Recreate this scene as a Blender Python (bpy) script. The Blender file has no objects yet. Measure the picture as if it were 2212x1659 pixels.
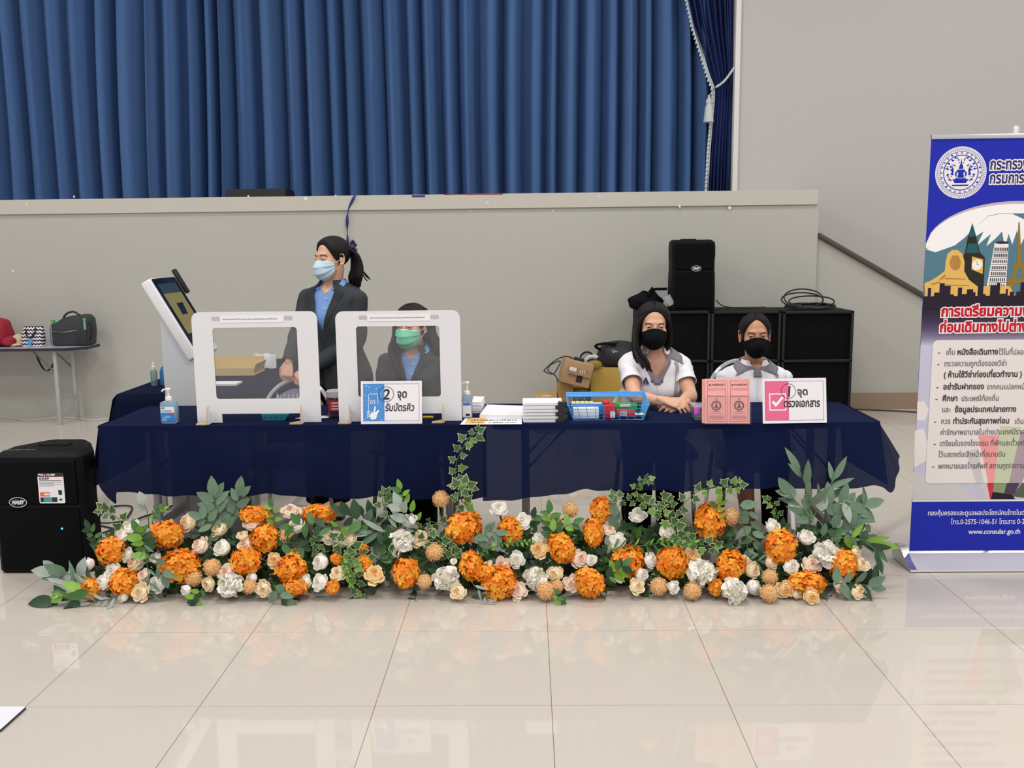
import bpy, bmesh, math, random
import numpy as np
from mathutils import Vector, Matrix, Quaternion
from mathutils.geometry import delaunay_2d_cdt

SC = bpy.context.scene
COL = SC.collection
pi = math.pi
random.seed(7)

# ------------------------------------------------------------------ camera
FPX, CX, CY, CAMH = 2000.0, 1106.0, 829.5, 1.54
_a, _p, _r = math.radians(1.062), math.radians(8.46), math.radians(0.67)
CF = Vector((-math.sin(_a) * math.cos(_p), math.cos(_a) * math.cos(_p), -math.sin(_p)))
_R0 = Vector((math.cos(_a), math.sin(_a), 0))
_U0 = _R0.cross(CF)
CR = _R0 * math.cos(_r) - _U0 * math.sin(_r)
CU = _R0 * math.sin(_r) + _U0 * math.cos(_r)
cam = bpy.data.cameras.new('camera')
cam.sensor_width = 36.0
cam.lens = FPX * 36.0 / 2212.0
cam.clip_end = 60
cam_ob = bpy.data.objects.new('camera', cam)
M3 = Matrix((CR, CU, -CF)).transposed()
cam_ob.matrix_world = Matrix.Translation((0, 0, CAMH)) @ M3.to_4x4()
COL.objects.link(cam_ob)
SC.camera = cam_ob

# ------------------------------------------------------------------ world, lamps, exposure
W = bpy.data.worlds.new('hall_daylight')
SC.world = W
W.use_nodes = True
W.node_tree.nodes['Background'].inputs[0].default_value = (1.0, 0.99, 0.985, 1)
W.node_tree.nodes['Background'].inputs[1].default_value = 0.72


def area_lamp(loc, sx, sy, power, color=(1, 0.98, 0.96), rot=(0, 0, 0)):
    l = bpy.data.lights.new('ceiling_lamp_light', 'AREA')
    l.shape = 'RECTANGLE'
    l.size, l.size_y, l.energy, l.color = sx, sy, power, color
    o = bpy.data.objects.new('ceiling_lamp_light', l)
    o.location, o.rotation_euler = loc, rot
    COL.objects.link(o)
    return o


for lx in (-5.0, 0.0, 5.0):
    for ly in (-1.5, 2.6, 6.4):
        area_lamp((lx, ly, 5.85), 1.5, 0.9, 95 if ly < 6 else 75)
SC.view_settings.view_transform = 'Standard'
SC.view_settings.look = 'None'
SC.view_settings.gamma = 1
SC.view_settings.use_curve_mapping = False
SC.view_settings.exposure = 0.1
SC.cycles.use_denoising = True
SC.cycles.max_bounces = 10
SC.cycles.transparent_max_bounces = 24
SC.cycles.sample_clamp_indirect = 4.0


# ------------------------------------------------------------------ pixel -> place
def ray(px, py):
    return CF + CR * ((px - CX) / FPX) + CU * ((CY - py) / FPX)


def atY(px, py, Y):
    d = ray(px, py)
    return Vector((0, 0, CAMH)) + d * (Y / d.y)


def atZ(px, py, z):
    d = ray(px, py)
    return Vector((0, 0, CAMH)) + d * ((z - CAMH) / d.z)


def proj(p):
    q = Vector(p) - Vector((0, 0, CAMH))
    z = q.dot(CF)
    return CX + FPX * q.dot(CR) / z, CY - FPX * q.dot(CU) / z


# ------------------------------------------------------------------ materials
def lin(c):
    c = c / 255.0
    return c / 12.92 if c <= 0.04045 else ((c + 0.055) / 1.055) ** 2.4


def rgb(r, g, b):
    return (lin(r), lin(g), lin(b), 1)


MATS = {}


def mat(name, col, rough=0.6, metal=0.0, spec=0.5, var=0.0, vscale=8.0, bump=0.0, bscale=120.0, alpha=1.0,
        emit=None, estr=0.0, sheen=0.0, trans=0.0, sss=0.0, coat=0.0, stretch=None):
    if name in MATS:
        return MATS[name]
    m = bpy.data.materials.new(name)
    m.use_nodes = True
    nt = m.node_tree
    b = nt.nodes['Principled BSDF']
    c = rgb(*col)
    b.inputs['Base Color'].default_value = c
    b.inputs['Roughness'].default_value = rough
    b.inputs['Metallic'].default_value = metal
    b.inputs['Specular IOR Level'].default_value = spec
    b.inputs['Alpha'].default_value = alpha
    b.inputs['Sheen Weight'].default_value = sheen
    b.inputs['Transmission Weight'].default_value = trans
    b.inputs['Coat Weight'].default_value = coat
    if sss:
        b.inputs['Subsurface Weight'].default_value = sss
        b.inputs['Subsurface Radius'].default_value = (0.01, 0.004, 0.002)
    if emit:
        b.inputs['Emission Color'].default_value = rgb(*emit)
        b.inputs['Emission Strength'].default_value = estr
    if var or bump:
        tc = nt.nodes.new('ShaderNodeTexCoord')
        src = tc.outputs['Object']
        if stretch:
            mp = nt.nodes.new('ShaderNodeMapping')
            mp.inputs['Scale'].default_value = stretch
            nt.links.new(src, mp.inputs['Vector'])
            src = mp.outputs['Vector']
    if var:
        n = nt.nodes.new('ShaderNodeTexNoise')
        n.inputs['Scale'].default_value = vscale
        n.inputs['Detail'].default_value = 5
        nt.links.new(src, n.inputs['Vector'])
        mx = nt.nodes.new('ShaderNodeMix')
        mx.data_type = 'RGBA'
        mx.inputs['A'].default_value = [min(1, x * (1 - var)) for x in c[:3]] + [1]
        mx.inputs['B'].default_value = [min(1, x * (1 + var)) for x in c[:3]] + [1]
        nt.links.new(n.outputs['Fac'], mx.inputs['Factor'])
        nt.links.new(mx.outputs['Result'], b.inputs['Base Color'])
    if bump:
        n2 = nt.nodes.new('ShaderNodeTexNoise')
        n2.inputs['Scale'].default_value = bscale
        n2.inputs['Detail'].default_value = 3
        nt.links.new(src, n2.inputs['Vector'])
        bp = nt.nodes.new('ShaderNodeBump')
        bp.inputs['Strength'].default_value = bump
        bp.inputs['Distance'].default_value = 0.01
        nt.links.new(n2.outputs['Fac'], bp.inputs['Height'])
        nt.links.new(bp.outputs['Normal'], b.inputs['Normal'])
    MATS[name] = m
    return m


def see_through(name, col, clear, rough=0.1, gloss=0.08):
    """thin clear sheet: part transparent, part diffuse, a little gloss"""
    if name in MATS:
        return MATS[name]
    m = bpy.data.materials.new(name)
    m.use_nodes = True
    nt = m.node_tree
    nt.nodes.clear()
    out = nt.nodes.new('ShaderNodeOutputMaterial')
    t = nt.nodes.new('ShaderNodeBsdfTransparent')
    d = nt.nodes.new('ShaderNodeBsdfDiffuse')
    d.inputs[0].default_value = rgb(*col)
    g = nt.nodes.new('ShaderNodeBsdfGlossy')
    g.inputs['Roughness'].default_value = rough
    m1 = nt.nodes.new('ShaderNodeMixShader')
    m1.inputs[0].default_value = 1 - clear
    nt.links.new(t.outputs[0], m1.inputs[1])
    nt.links.new(d.outputs[0], m1.inputs[2])
    m2 = nt.nodes.new('ShaderNodeMixShader')
    fr = nt.nodes.new('ShaderNodeFresnel')
    fr.inputs[0].default_value = 1.45
    mul = nt.nodes.new('ShaderNodeMath')
    mul.operation = 'MULTIPLY'
    mul.inputs[1].default_value = gloss * 12
    nt.links.new(fr.outputs[0], mul.inputs[0])
    nt.links.new(mul.outputs[0], m2.inputs[0])
    nt.links.new(m1.outputs[0], m2.inputs[1])
    nt.links.new(g.outputs[0], m2.inputs[2])
    nt.links.new(m2.outputs[0], out.inputs[0])
    MATS[name] = m
    return m


# ------------------------------------------------------------------ mesh builder
def frame_axes(d, up=Vector((0, 0, 1))):
    d = d.normalized()
    if abs(d.dot(up)) > 0.98:
        up = Vector((0, 1, 0))
    x = d.cross(up).normalized()
    return x, x.cross(d).normalized()


def smooth_path(pts, sub=4, closed=False):
    """Catmull-Rom through the points"""
    pts = [Vector(p) for p in pts]
    n = len(pts)
    if n < 3 and not closed:
        return pts
    out = []
    rng = range(n) if closed else range(n - 1)
    for i in rng:
        if closed:
            p0, p1, p2, p3 = pts[i - 1], pts[i], pts[(i + 1) % n], pts[(i + 2) % n]
        else:
            p1, p2 = pts[i], pts[i + 1]
            p0 = pts[i - 1] if i else p1 * 2 - p2
            p3 = pts[i + 2] if i + 2 < n else p2 * 2 - p1
        for k in range(sub):
            t = k / sub
            out.append(0.5 * ((2 * p1) + (p2 - p0) * t + (2 * p0 - 5 * p1 + 4 * p2 - p3) * t * t + (3 * p1 - p0 - 3 * p2 + p3) * t ** 3))
    if not closed:
        out.append(pts[-1])
    return out


class MB:
    def __init__(self):
        self.v, self.f, self.m = [], [], []

    def add(self, vs, fs, mi=0):
        o = len(self.v)
        self.v.extend(Vector(x) for x in vs)
        self.f.extend(tuple(o + i for i in q) for q in fs)
        self.m.extend([mi] * len(fs))
        return self

    def box(self, c, s, mi=0, rot=None):
        c = Vector(c)
        x, y, z = s[0] / 2, s[1] / 2, s[2] / 2
        vs = [Vector(p) for p in ((-x, -y, -z), (x, -y, -z), (x, y, -z), (-x, y, -z), (-x, -y, z), (x, -y, z), (x, y, z), (-x, y, z))]
        if rot is not None:
            vs = [rot @ p for p in vs]
        return self.add([c + p for p in vs], [(0, 3, 2, 1), (4, 5, 6, 7), (0, 1, 5, 4), (1, 2, 6, 5), (2, 3, 7, 6), (3, 0, 4, 7)], mi)

    def rbox(self, c, s, r=0.01, mi=0, rot=None, seg=2):
        bm = bmesh.new()
        bmesh.ops.create_cube(bm, size=1)
        for p in bm.verts:
            p.co = Vector((p.co.x * s[0], p.co.y * s[1], p.co.z * s[2]))
        bmesh.ops.bevel(bm, geom=bm.edges[:], offset=min(r, min(s) * 0.49), segments=seg, affect='EDGES', profile=0.5)
        return self.addbm(bm, c, mi, rot)

    def addbm(self, bm, c=(0, 0, 0), mi=0, rot=None):
        bm.verts.index_update()
        c = Vector(c)
        self.add([c + (rot @ p.co if rot is not None else p.co) for p in bm.verts], [[x.index for x in q.verts] for q in bm.faces], mi)
        bm.free()
        return self

    def tube(self, pts, r, n=8, mi=0, cap=True, round_=False, flat=None):
        """tube through pts; r a number or a list; flat=(a,b) scales its two axes"""
        pts = [Vector(p) for p in pts]
        k = len(pts)
        rs = [r] * k if not hasattr(r, '__len__') else list(r)
        if round_:  # rounded ends
            d0, d1 = (pts[0] - pts[1]).normalized(), (pts[-1] - pts[-2]).normalized()
            pts = [pts[0] + d0 * rs[0] * 0.92, pts[0] + d0 * rs[0] * 0.6] + pts + [pts[-1] + d1 * rs[-1] * 0.6, pts[-1] + d1 * rs[-1] * 0.92]
            rs = [rs[0] * 0.35, rs[0] * 0.8] + rs + [rs[-1] * 0.8, rs[-1] * 0.35]
            k = len(pts)
        vs = []
        ax = None
        for i, p in enumerate(pts):
            d = (pts[min(i + 1, k - 1)] - pts[max(i - 1, 0)]).normalized()
            if ax is None:
                ax, ay = frame_axes(d)
            else:
                ax = (ax - d * ax.dot(d)).normalized()
                ay = ax.cross(d) * -1
                ay = d.cross(ax)
            a, b = flat or (1, 1)
            for j in range(n):
                t = 2 * pi * j / n
                vs.append(p + ax * (math.cos(t) * rs[i] * a) + ay * (math.sin(t) * rs[i] * b))
        fs = [(i * n + j, i * n + (j + 1) % n, (i + 1) * n + (j + 1) % n, (i + 1) * n + j) for i in range(k - 1) for j in range(n)]
        if cap:
            fs += [tuple(range(n - 1, -1, -1)), tuple((k - 1) * n + j for j in range(n))]
        return self.add(vs, fs, mi)

    def lathe(self, prof, c=(0, 0, 0), n=20, mi=0, rot=None, sx=1.0, sy=1.0):
        c = Vector(c)
        vs, fs = [], []
        for (r, z) in prof:
            for j in range(n):
                t = 2 * pi * j / n
                p = Vector((math.cos(t) * r * sx, math.sin(t) * r * sy, z))
                vs.append(c + (rot @ p if rot is not None else p))
        for i in range(len(prof) - 1):
            for j in range(n):
                fs.append((i * n + j, i * n + (j + 1) % n, (i + 1) * n + (j + 1) % n, (i + 1) * n + j))
        fs += [tuple(range(n - 1, -1, -1)), tuple((len(prof) - 1) * n + j for j in range(n))]
        return self.add(vs, fs, mi)

    def ball(self, c, r, n=16, m=10, mi=0, rot=None):
        r = (r, r, r) if not hasattr(r, '__len__') else r
        c = Vector(c)
        vs, fs = [], []
        for i in range(m + 1):
            th = pi * (i if 0 < i < m else (0.02 if i == 0 else m - 0.02)) / m
            for j in range(n):
                p = Vector((r[0] * math.sin(th) * math.cos(2 * pi * j / n), r[1] * math.sin(th) * math.sin(2 * pi * j / n), r[2] * math.cos(th)))
                vs.append(c + (rot @ p if rot is not None else p))
        for i in range(m):
            for j in range(n):
                fs.append((i * n + j, (i + 1) * n + j, (i + 1) * n + (j + 1) % n, i * n + (j + 1) % n))
        fs += [tuple(range(n)), tuple(m * n + j for j in range(n - 1, -1, -1))]
        return self.add(vs, fs, mi)

    def prism(self, poly, h, M=None, mi=0, mi_side=None):
        """polygon in the local xy plane pushed out by h along z"""
        n = len(poly)
        area = sum(poly[i][0] * poly[(i + 1) % n][1] - poly[(i + 1) % n][0] * poly[i][1] for i in range(n))
        if area < 0:
            poly = poly[::-1]
        M = M or Matrix.Identity(4)
        vs = [M @ Vector((x, y, 0)) for x, y in poly] + [M @ Vector((x, y, h)) for x, y in poly]
        self.add(vs, [tuple(range(n - 1, -1, -1)), tuple(range(n, 2 * n))], mi)
        o = len(self.v) - 2 * n
        for i in range(n):
            self.f.append((o + i, o + (i + 1) % n, o + n + (i + 1) % n, o + n + i))
            self.m.append(mi if mi_side is None else mi_side)
        return self

    def sheet(self, poly, M, z=0.0, mi=0):
        """flat polygon (any simple outline) in the local xy plane at height z"""
        n = len(poly)
        area = sum(poly[i][0] * poly[(i + 1) % n][1] - poly[(i + 1) % n][0] * poly[i][1] for i in range(n))
        if area < 0:
            poly = poly[::-1]
        return self.add([M @ Vector((x, y, z)) for x, y in poly], [tuple(range(n))], mi)

    def grid(self, fn, nu, nv, mi=0, closed=False):
        o = len(self.v)
        cols = nu if closed else nu + 1
        for i in range(nv + 1):
            for j in range(cols):
                self.v.append(Vector(fn(j / nu, i / nv)))
        for i in range(nv):
            for j in range(nu):
                j2 = (j + 1) % cols
                self.f.append((o + i * cols + j, o + i * cols + j2, o + (i + 1) * cols + j2, o + (i + 1) * cols + j))
                self.m.append(mi)
        return self

    def loft(self, rings, mi=0, cap=True, closed=True):
        n = len(rings[0])
        vs = [p for r in rings for p in r]
        fs = []
        for i in range(len(rings) - 1):
            for j in range(n if closed else n - 1):
                j2 = (j + 1) % n
                fs.append((i * n + j, i * n + j2, (i + 1) * n + j2, (i + 1) * n + j))
        if cap:
            fs += [tuple(range(n - 1, -1, -1)), tuple((len(rings) - 1) * n + j for j in range(n))]
        return self.add(vs, fs, mi)

    def text(self, s, size, M, z=0.0, mi=0, align='L', bold=0.0, shear=0.0, sx=1.0):
        vs, fs = text_polys(s, bold)
        if not vs:
            return self
        w = max(p[0] for p in vs)
        off = {'L': 0, 'C': -w / 2, 'R': -w}[align]
        return self.add([M @ Vector((((x + off) * sx + shear * y) * size, y * size, z)) for x, y in vs], fs, mi)

    def build(self, name, mats, parent=None, smooth=38, loc=None, thick=None):
        me = bpy.data.meshes.new(name)
        off = Vector((0, 0, 0))
        if parent is not None:
            p = parent
            while p is not None:
                off += Vector(p.location)
                p = p.parent
        if loc is not None:
            off += Vector(loc)
        me.from_pydata([tuple(x - off) for x in self.v], [], self.f)
        for m in (mats if isinstance(mats, (list, tuple)) else [mats]):
            me.materials.append(m)
        me.polygons.foreach_set('material_index', self.m)
        if smooth:
            me.polygons.foreach_set('use_smooth', [True] * len(me.polygons))
            me.set_sharp_from_angle(angle=math.radians(smooth))
        me.update()
        o = bpy.data.objects.new(name, me)
        COL.objects.link(o)
        if parent is not None:
            o.parent = parent
        if loc is not None:
            o.location = loc
        if thick:
            md = o.modifiers.new('thickness', 'SOLIDIFY')
            md.thickness, md.offset = thick, 0
        return o


def tag(o, label, cat, group=None, kind=None):
    o['label'], o['category'] = label, cat
    if group:
        o['group'] = group
    if kind:
        o['kind'] = kind
    return o


def thing(name, label, cat, loc=(0, 0, 0), group=None):
    o = bpy.data.objects.new(name, None)
    o.empty_display_size = 0.05
    o.location = loc
    COL.objects.link(o)
    return tag(o, label, cat, group)


def struct(o):
    o['kind'] = 'structure'
    return o


def copy_tree(o, parent=None):
    c = o.copy()
    COL.objects.link(c)
    if parent is not None:
        c.parent = parent
    for ch in list(o.children):
        copy_tree(ch, c)
    return c


# ------------------------------------------------------------------ lettering (Blender's own font, outlines filled by winding)
_TC = {}
_UP, _TONE = 'ัิีึืํ', '่้๊๋์'


def _contours(s):
    if s in _TC:
        return _TC[s]
    cu = bpy.data.curves.new('lettering', 'FONT')
    cu.body, cu.size, cu.resolution_u = s, 1.0, 3
    ob = bpy.data.objects.new('lettering', cu)
    c2 = ob.to_curve(bpy.context.evaluated_depsgraph_get())
    res = []
    for sp in c2.splines:
        pts = []
        bp = sp.bezier_points
        n = len(bp)
        if n:
            for i in range(n):
                a, b = bp[i], bp[(i + 1) % n]
                p0, p1, p2, p3 = a.co, a.handle_right, b.handle_left, b.co
                straight = ((p1 - p0).cross(p3 - p0)).length < 1e-5 and ((p2 - p0).cross(p3 - p0)).length < 1e-5
                for k in range(1 if straight else 3):
                    t = k / 3
                    q = p0 * (1 - t) ** 3 + p1 * (3 * t * (1 - t) ** 2) + p2 * (3 * t * t * (1 - t)) + p3 * t ** 3
                    pts.append((q.x, q.y))
        else:
            pts = [(p.co.x, p.co.y) for p in sp.points]
        clean = []
        for p in pts:
            if not clean or abs(p[0] - clean[-1][0]) + abs(p[1] - clean[-1][1]) > 1e-5:
                clean.append(p)
        if len(clean) > 2:
            res.append(clean)
    ob.to_curve_clear()
    bpy.data.objects.remove(ob)
    bpy.data.curves.remove(cu)
    _TC[s] = res
    return res


_TP = {}


def in_loop(p, lp):
    c = False
    for i in range(len(lp)):
        (xa, ya), (xb, yb) = lp[i - 1], lp[i]
        if (ya > p[1]) != (yb > p[1]) and p[0] < xa + (p[1] - ya) / (yb - ya) * (xb - xa):
            c = not c
    return c


def widen(c, d):
    """outline pushed outward by d (outer loops run clockwise in the font, holes the other way)"""
    if not d:
        return c
    out = []
    n = len(c)
    for i in range(n):
        (x0, y0), (x1, y1), (x2, y2) = c[i - 1], c[i], c[(i + 1) % n]
        a, b = Vector((x1 - x0, y1 - y0)), Vector((x2 - x1, y2 - y1))
        if a.length < 1e-9 or b.length < 1e-9:
            out.append((x1, y1))
            continue
        a.normalize()
        b.normalize()
        na, nb = Vector((-a.y, a.x)), Vector((-b.y, b.x))
        m = na + nb
        if m.length < .2:
            m = na
        m.normalize()
        k = d / max(.55, m.dot(na))
        out.append((x1 + m.x * k, y1 + m.y * k))
    return out


def text_polys(s, bold=0.0):
    key = (s, bold)
    if key in _TP:
        return _TP[key]
    base = ''
    extra = []
    for ch in s:
        if ch in _TONE and base and base[-1] in _UP:
            pre = base[:-1]
            k = len(_contours(pre)) if pre.strip() else 0
            extra += [[(x, y + 0.15) for x, y in c] for c in _contours(pre + ch)[k:]]
        else:
            base += ch
    raw = list(_contours(base)) + extra
    cs = raw
    if bold:
        cs = []
        for c in raw:
            x0, x1 = min(q[0] for q in c), max(q[0] for q in c)
            hole = any(k is not c and min(q[0] for q in k) < x0 and max(q[0] for q in k) > x1 and all(in_loop(q, k) for q in c[::2]) for k in raw)
            area = sum(c[i - 1][0] * c[i][1] - c[i][0] * c[i - 1][1] for i in range(len(c)))
            cs.append(widen(c, bold if (area < 0) != hole else -bold))
    pts, edges = [], []
    for c in cs:
        o = len(pts)
        pts += [Vector(p) for p in c]
        edges += [(o + i, o + (i + 1) % len(c)) for i in range(len(c))]
    vs, fs = [], []
    if pts:
        V, E, F, _a1, _a2, _a3 = delaunay_2d_cdt(pts, edges, [], 0, 1e-6)
        arr = np.array([[p.x, p.y] for p in V])
        tri = np.array([f for f in F if len(f) == 3])
        cen = arr[tri].mean(axis=1)
        wind = np.zeros(len(cen))
        for c in cs:
            a = np.array(c)
            b = np.roll(a, -1, axis=0)
            for (x0, y0), (x1, y1) in zip(a, b):
                if y0 == y1:
                    continue
                m = ((y0 <= cen[:, 1]) & (cen[:, 1] < y1)) | ((y1 <= cen[:, 1]) & (cen[:, 1] < y0))
                xx = x0 + (cen[:, 1] - y0) / (y1 - y0) * (x1 - x0)
                wind += np.where(m & (cen[:, 0] < xx), 1 if y1 > y0 else -1, 0)
        keep = tri[wind != 0]
        vs = [tuple(p) for p in arr]
        fs = [tuple(int(i) for i in f) for f in keep]
        # orient up
        out = []
        for f in fs:
            a, b, c = (vs[i] for i in f)
            out.append(f if (b[0] - a[0]) * (c[1] - a[1]) - (b[1] - a[1]) * (c[0] - a[0]) > 0 else f[::-1])
        fs = out
    _TP[key] = (vs, fs)
    return vs, fs


def rrect(x0, y0, x1, y1, r, n=5):
    out = []
    for cx, cy, a in ((x1 - r, y1 - r, 0), (x0 + r, y1 - r, 90), (x0 + r, y0 + r, 180), (x1 - r, y0 + r, 270)):
        for k in range(n + 1):
            t = math.radians(a + 90 * k / n)
            out.append((cx + r * math.cos(t), cy + r * math.sin(t)))
    return out


def circle(cx, cy, r, n=32, ry=None):
    return [(cx + r * math.cos(2 * pi * k / n), cy + (ry or r) * math.sin(2 * pi * k / n)) for k in range(n)]


def plane_at(o, xdir, ydir):
    """matrix of a plane: origin o, x and y directions; z is the outward normal"""
    x = Vector(xdir).normalized()
    z = x.cross(Vector(ydir)).normalized()
    y = z.cross(x)
    m = Matrix((x, y, z)).transposed().to_4x4()
    m.translation = Vector(o)
    return m
# ================================================================== the hall
YS, ZS, XS = 8.55, 2.012, 2.63        # stage front, stage top, stage right end
wall_m = mat('stage_wall_paint', (183, 182, 175), 0.75, var=0.03, vscale=1.3, bump=0.03, bscale=180)
wall2_m = mat('back_wall_paint', (189, 186, 184), 0.75, var=0.02, vscale=1.0, bump=0.03, bscale=180)
band_m = mat('stage_edge_paint', (196, 192, 182), 0.7, var=0.03, vscale=2)
chip_m = mat('bare_plaster', (232, 230, 226), 0.8)
white_m = mat('white_trim_paint', (226, 224, 219), 0.5)
ceil_m = mat('ceiling_paint', (225, 222, 216), 0.9)
brown_m = mat('brown_skirting', (150, 128, 106), 0.5, var=0.08, vscale=6)
rail_m = mat('dark_brown_rail', (74, 62, 56), 0.45, var=0.1, vscale=9)
par_m = mat('stair_wall_paint', (180, 179, 170), 0.75, var=0.02, vscale=1.5)


def floor_material():
    m = bpy.data.materials.new('polished_floor_tile')
    m.use_nodes = True
    nt = m.node_tree
    L = nt.links
    b = nt.nodes['Principled BSDF']
    tc = nt.nodes.new('ShaderNodeTexCoord')
    sp = nt.nodes.new('ShaderNodeSeparateXYZ')
    L.new(tc.outputs['Object'], sp.inputs[0])

    def math_(op, a, bb):
        n = nt.nodes.new('ShaderNodeMath')
        n.operation = op
        for i, v in enumerate((a, bb)):
            if v is None:
                continue
            if isinstance(v, (int, float)):
                n.inputs[i].default_value = v
            else:
                L.new(v, n.inputs[i])
        return n.outputs[0]
    lines = []
    for ax, o, w in (('X', 0.067, 0.0015), ('Y', 2.943 - 0.613 * 4, 0.0008)):
        t = math_('FRACT', math_('DIVIDE', math_('SUBTRACT', sp.outputs[ax], o - 0.613 * 10 if ax == 'Y' else o - 6.0), 0.613 if ax == 'Y' else 0.6), None)
        d = math_('ABSOLUTE', math_('SUBTRACT', t, 0.5), None)
        lines.append(math_('GREATER_THAN', d, 0.5 - w / 0.6))
    g = math_('MAXIMUM', lines[0], lines[1])
    no = nt.nodes.new('ShaderNodeTexNoise')
    no.inputs['Scale'].default_value = 0.9
    no.inputs['Detail'].default_value = 4
    L.new(tc.outputs['Object'], no.inputs['Vector'])
    mx = nt.nodes.new('ShaderNodeMix')
    mx.data_type = 'RGBA'
    mx.inputs['A'].default_value = rgb(196, 189, 180)
    mx.inputs['B'].default_value = rgb(203, 196, 187)
    L.new(no.outputs['Fac'], mx.inputs['Factor'])
    m2 = nt.nodes.new('ShaderNodeMix')
    m2.data_type = 'RGBA'
    L.new(g, m2.inputs['Factor'])
    L.new(mx.outputs['Result'], m2.inputs['A'])
    m2.inputs['B'].default_value = rgb(140, 128, 117)
    L.new(m2.outputs['Result'], b.inputs['Base Color'])
    b.inputs['Roughness'].default_value = 0.035
    b.inputs['IOR'].default_value = 1.62
    return m


mb = MB().box((0, 2, -0.05), (19, 20, 0.1))
struct(mb.build('floor', floor_material(), smooth=0))
mb = MB().box((0, 2, 6.05), (19, 20, 0.1))
struct(mb.build('ceiling', ceil_m, smooth=0))

# stage front wall with a few chips in the paint
mb = MB().box(((XS - 9.5) / 2, YS + 0.06, (ZS - 0.13) / 2), (XS + 9.5, 0.12, ZS - 0.13))


def chip(px, py, r, mbx, Y):
    p = atY(px, py, Y)
    n = 7
    mbx.add([p + Vector((r * math.cos(2 * pi * k / n) * random.uniform(.6, 1.1), -0.002, r * math.sin(2 * pi * k / n) * random.uniform(.7, 1.3))) for k in range(n)], [tuple(range(n))], 1)


for px, py, r in ((1018, 455, .007), (1194, 455, .009), (28, 585, .014), (318, 458, .006), (600, 474, .006), (1190, 740, .007)):
    chip(px, py, r, mb, YS)
struct(mb.build('wall_stage_front', [wall_m, chip_m], smooth=0))
# projecting slab edge
mb = MB().box(((XS - 9.5) / 2, YS + 1.2, ZS - 0.065), (XS + 9.5 - 0.03, 2.44, 0.13))
for px, py, r in ((58, 442, .011), (660, 429, .02), (537, 424, .010), (725, 423, .012), (160, 425, .011), (1054, 438, .010), (1294, 425, .008), (1468, 446, .012), (1576, 449, .014), (480, 427, .006)):
    chip(px, py, r, mb, YS - 0.02)
struct(mb.build('floor_stage', [band_m, chip_m], smooth=0))
mb = MB().box((XS - 0.02, YS + 1.2, (ZS - 0.13) / 2), (0.06, 2.2, ZS - 0.13))
struct(mb.build('wall_stage_side', wall_m, smooth=0))

# stair wall beside the stage with its sloping rail
x0, z0 = XS + 0.01, 1.59
x1, z1 = 3.57, 1.056
sl = (z1 - z0) / (x1 - x0)
xe = x0 + (0.12 - z0) / sl
mb = MB()
mb.prism([(x0, 0), (xe, 0), (xe, 0.12), (x0, z0)], 0.1, Matrix(((1, 0, 0, 0), (0, 0, -1, YS + 0.13), (0, 1, 0, 0), (0, 0, 0, 1))))
struct(mb.build('wall_stair', par_m, smooth=0))
mb = MB()
ang = math.atan(sl)
L = math.hypot(xe - x0, 0.12 - z0)
R = Matrix.Rotation(-ang, 3, 'Y')
mb.rbox(((x0 + xe) / 2, YS + 0.07, (z0 + 0.12) / 2 + 0.02), (L, 0.16, 0.045), 0.01, rot=R)
struct(mb.build('trim_1', rail_m))
mb = MB().box(((x0 + 6.4) / 2, YS + 0.015, 0.075), (6.4 - x0, 0.03, 0.15))
struct(mb.build('baseboard_stair', brown_m, smooth=0))

# back wall with the stage opening, a white edge round the opening
YB = 9.3
xo = atY(1596, 200, YB).x
mb = MB().box(((xo + 9.5) / 2, YB + 0.1, 3.0), (9.5 - xo, 0.2, 6.0))
struct(mb.build('wall_back', wall2_m, smooth=0))
mb = MB().rbox((xo - 0.025, YB + 0.08, 4.0), (0.05, 0.24, 4.0), 0.006)
struct(mb.build('trim_2', white_m))
mb = MB().box(((xo - 9.5) / 2, YB + 0.1, 5.6), (9.5 + xo, 0.2, 0.8))
struct(mb.build('wall_above_stage', wall2_m, smooth=0))
mb = MB().box((0, 11.95, 3.0), (19, 0.1, 6))
struct(mb.build('wall_stage_back', wall2_m, smooth=0))
for sx, nm in ((-9.5, 'wall_left'), (9.5, 'wall_right')):
    mb = MB().box((sx, 7.0, 3.0), (0.1, 10, 6))
    struct(mb.build(nm, wall2_m, smooth=0))
# ------------------------------------------------------------------ stage curtains
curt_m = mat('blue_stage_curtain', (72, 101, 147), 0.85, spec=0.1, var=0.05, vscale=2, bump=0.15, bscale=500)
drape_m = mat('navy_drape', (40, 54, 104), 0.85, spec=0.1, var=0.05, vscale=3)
fringe_m = mat('silver_fringe', (188, 196, 200), 0.6, var=0.1, vscale=60)
rnd = random.Random(11)
YC = 9.62
# fold profile: broad rounded ridges between narrow deep grooves
prof = [(-7.2, 0.0)]
x = -7.2
while x < 2.35:
    w = rnd.uniform(0.13, 0.27)
    a = rnd.uniform(0.2, 0.3)
    lean = rnd.uniform(0.12, 0.45)
    for k in range(1, 13):
        t = k / 12
        u = t ** (math.log(0.5) / math.log(0.3 + lean * 0.6))
        h = a * (math.sin(pi * min(1, max(0, u))) ** 1.1)
        if rnd.random() < 0.0:
            h *= 0.8
        prof.append((x + w * t, h + 0.012 * math.sin(t * 19 + a * 90)))
    x += w
mb = MB()
nz = 22
z0c, z1c = ZS + 0.0, 5.15
n = len(prof)
vs, fs = [], []
for i in range(nz + 1):
    v = i / nz
    for (px_, hh) in prof:
        k = 0.75 + 0.3 * (1 - v)
        drift = 0.05 * math.sin(px_ * 1.7 + v * 1.5) * v
        vs.append((px_ * (1 + 0.012 * (1 - v)) + drift, YC - hh * k - 0.02 * math.sin(v * 5 + px_ * 3), z0c + (z1c - z0c) * v))
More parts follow.
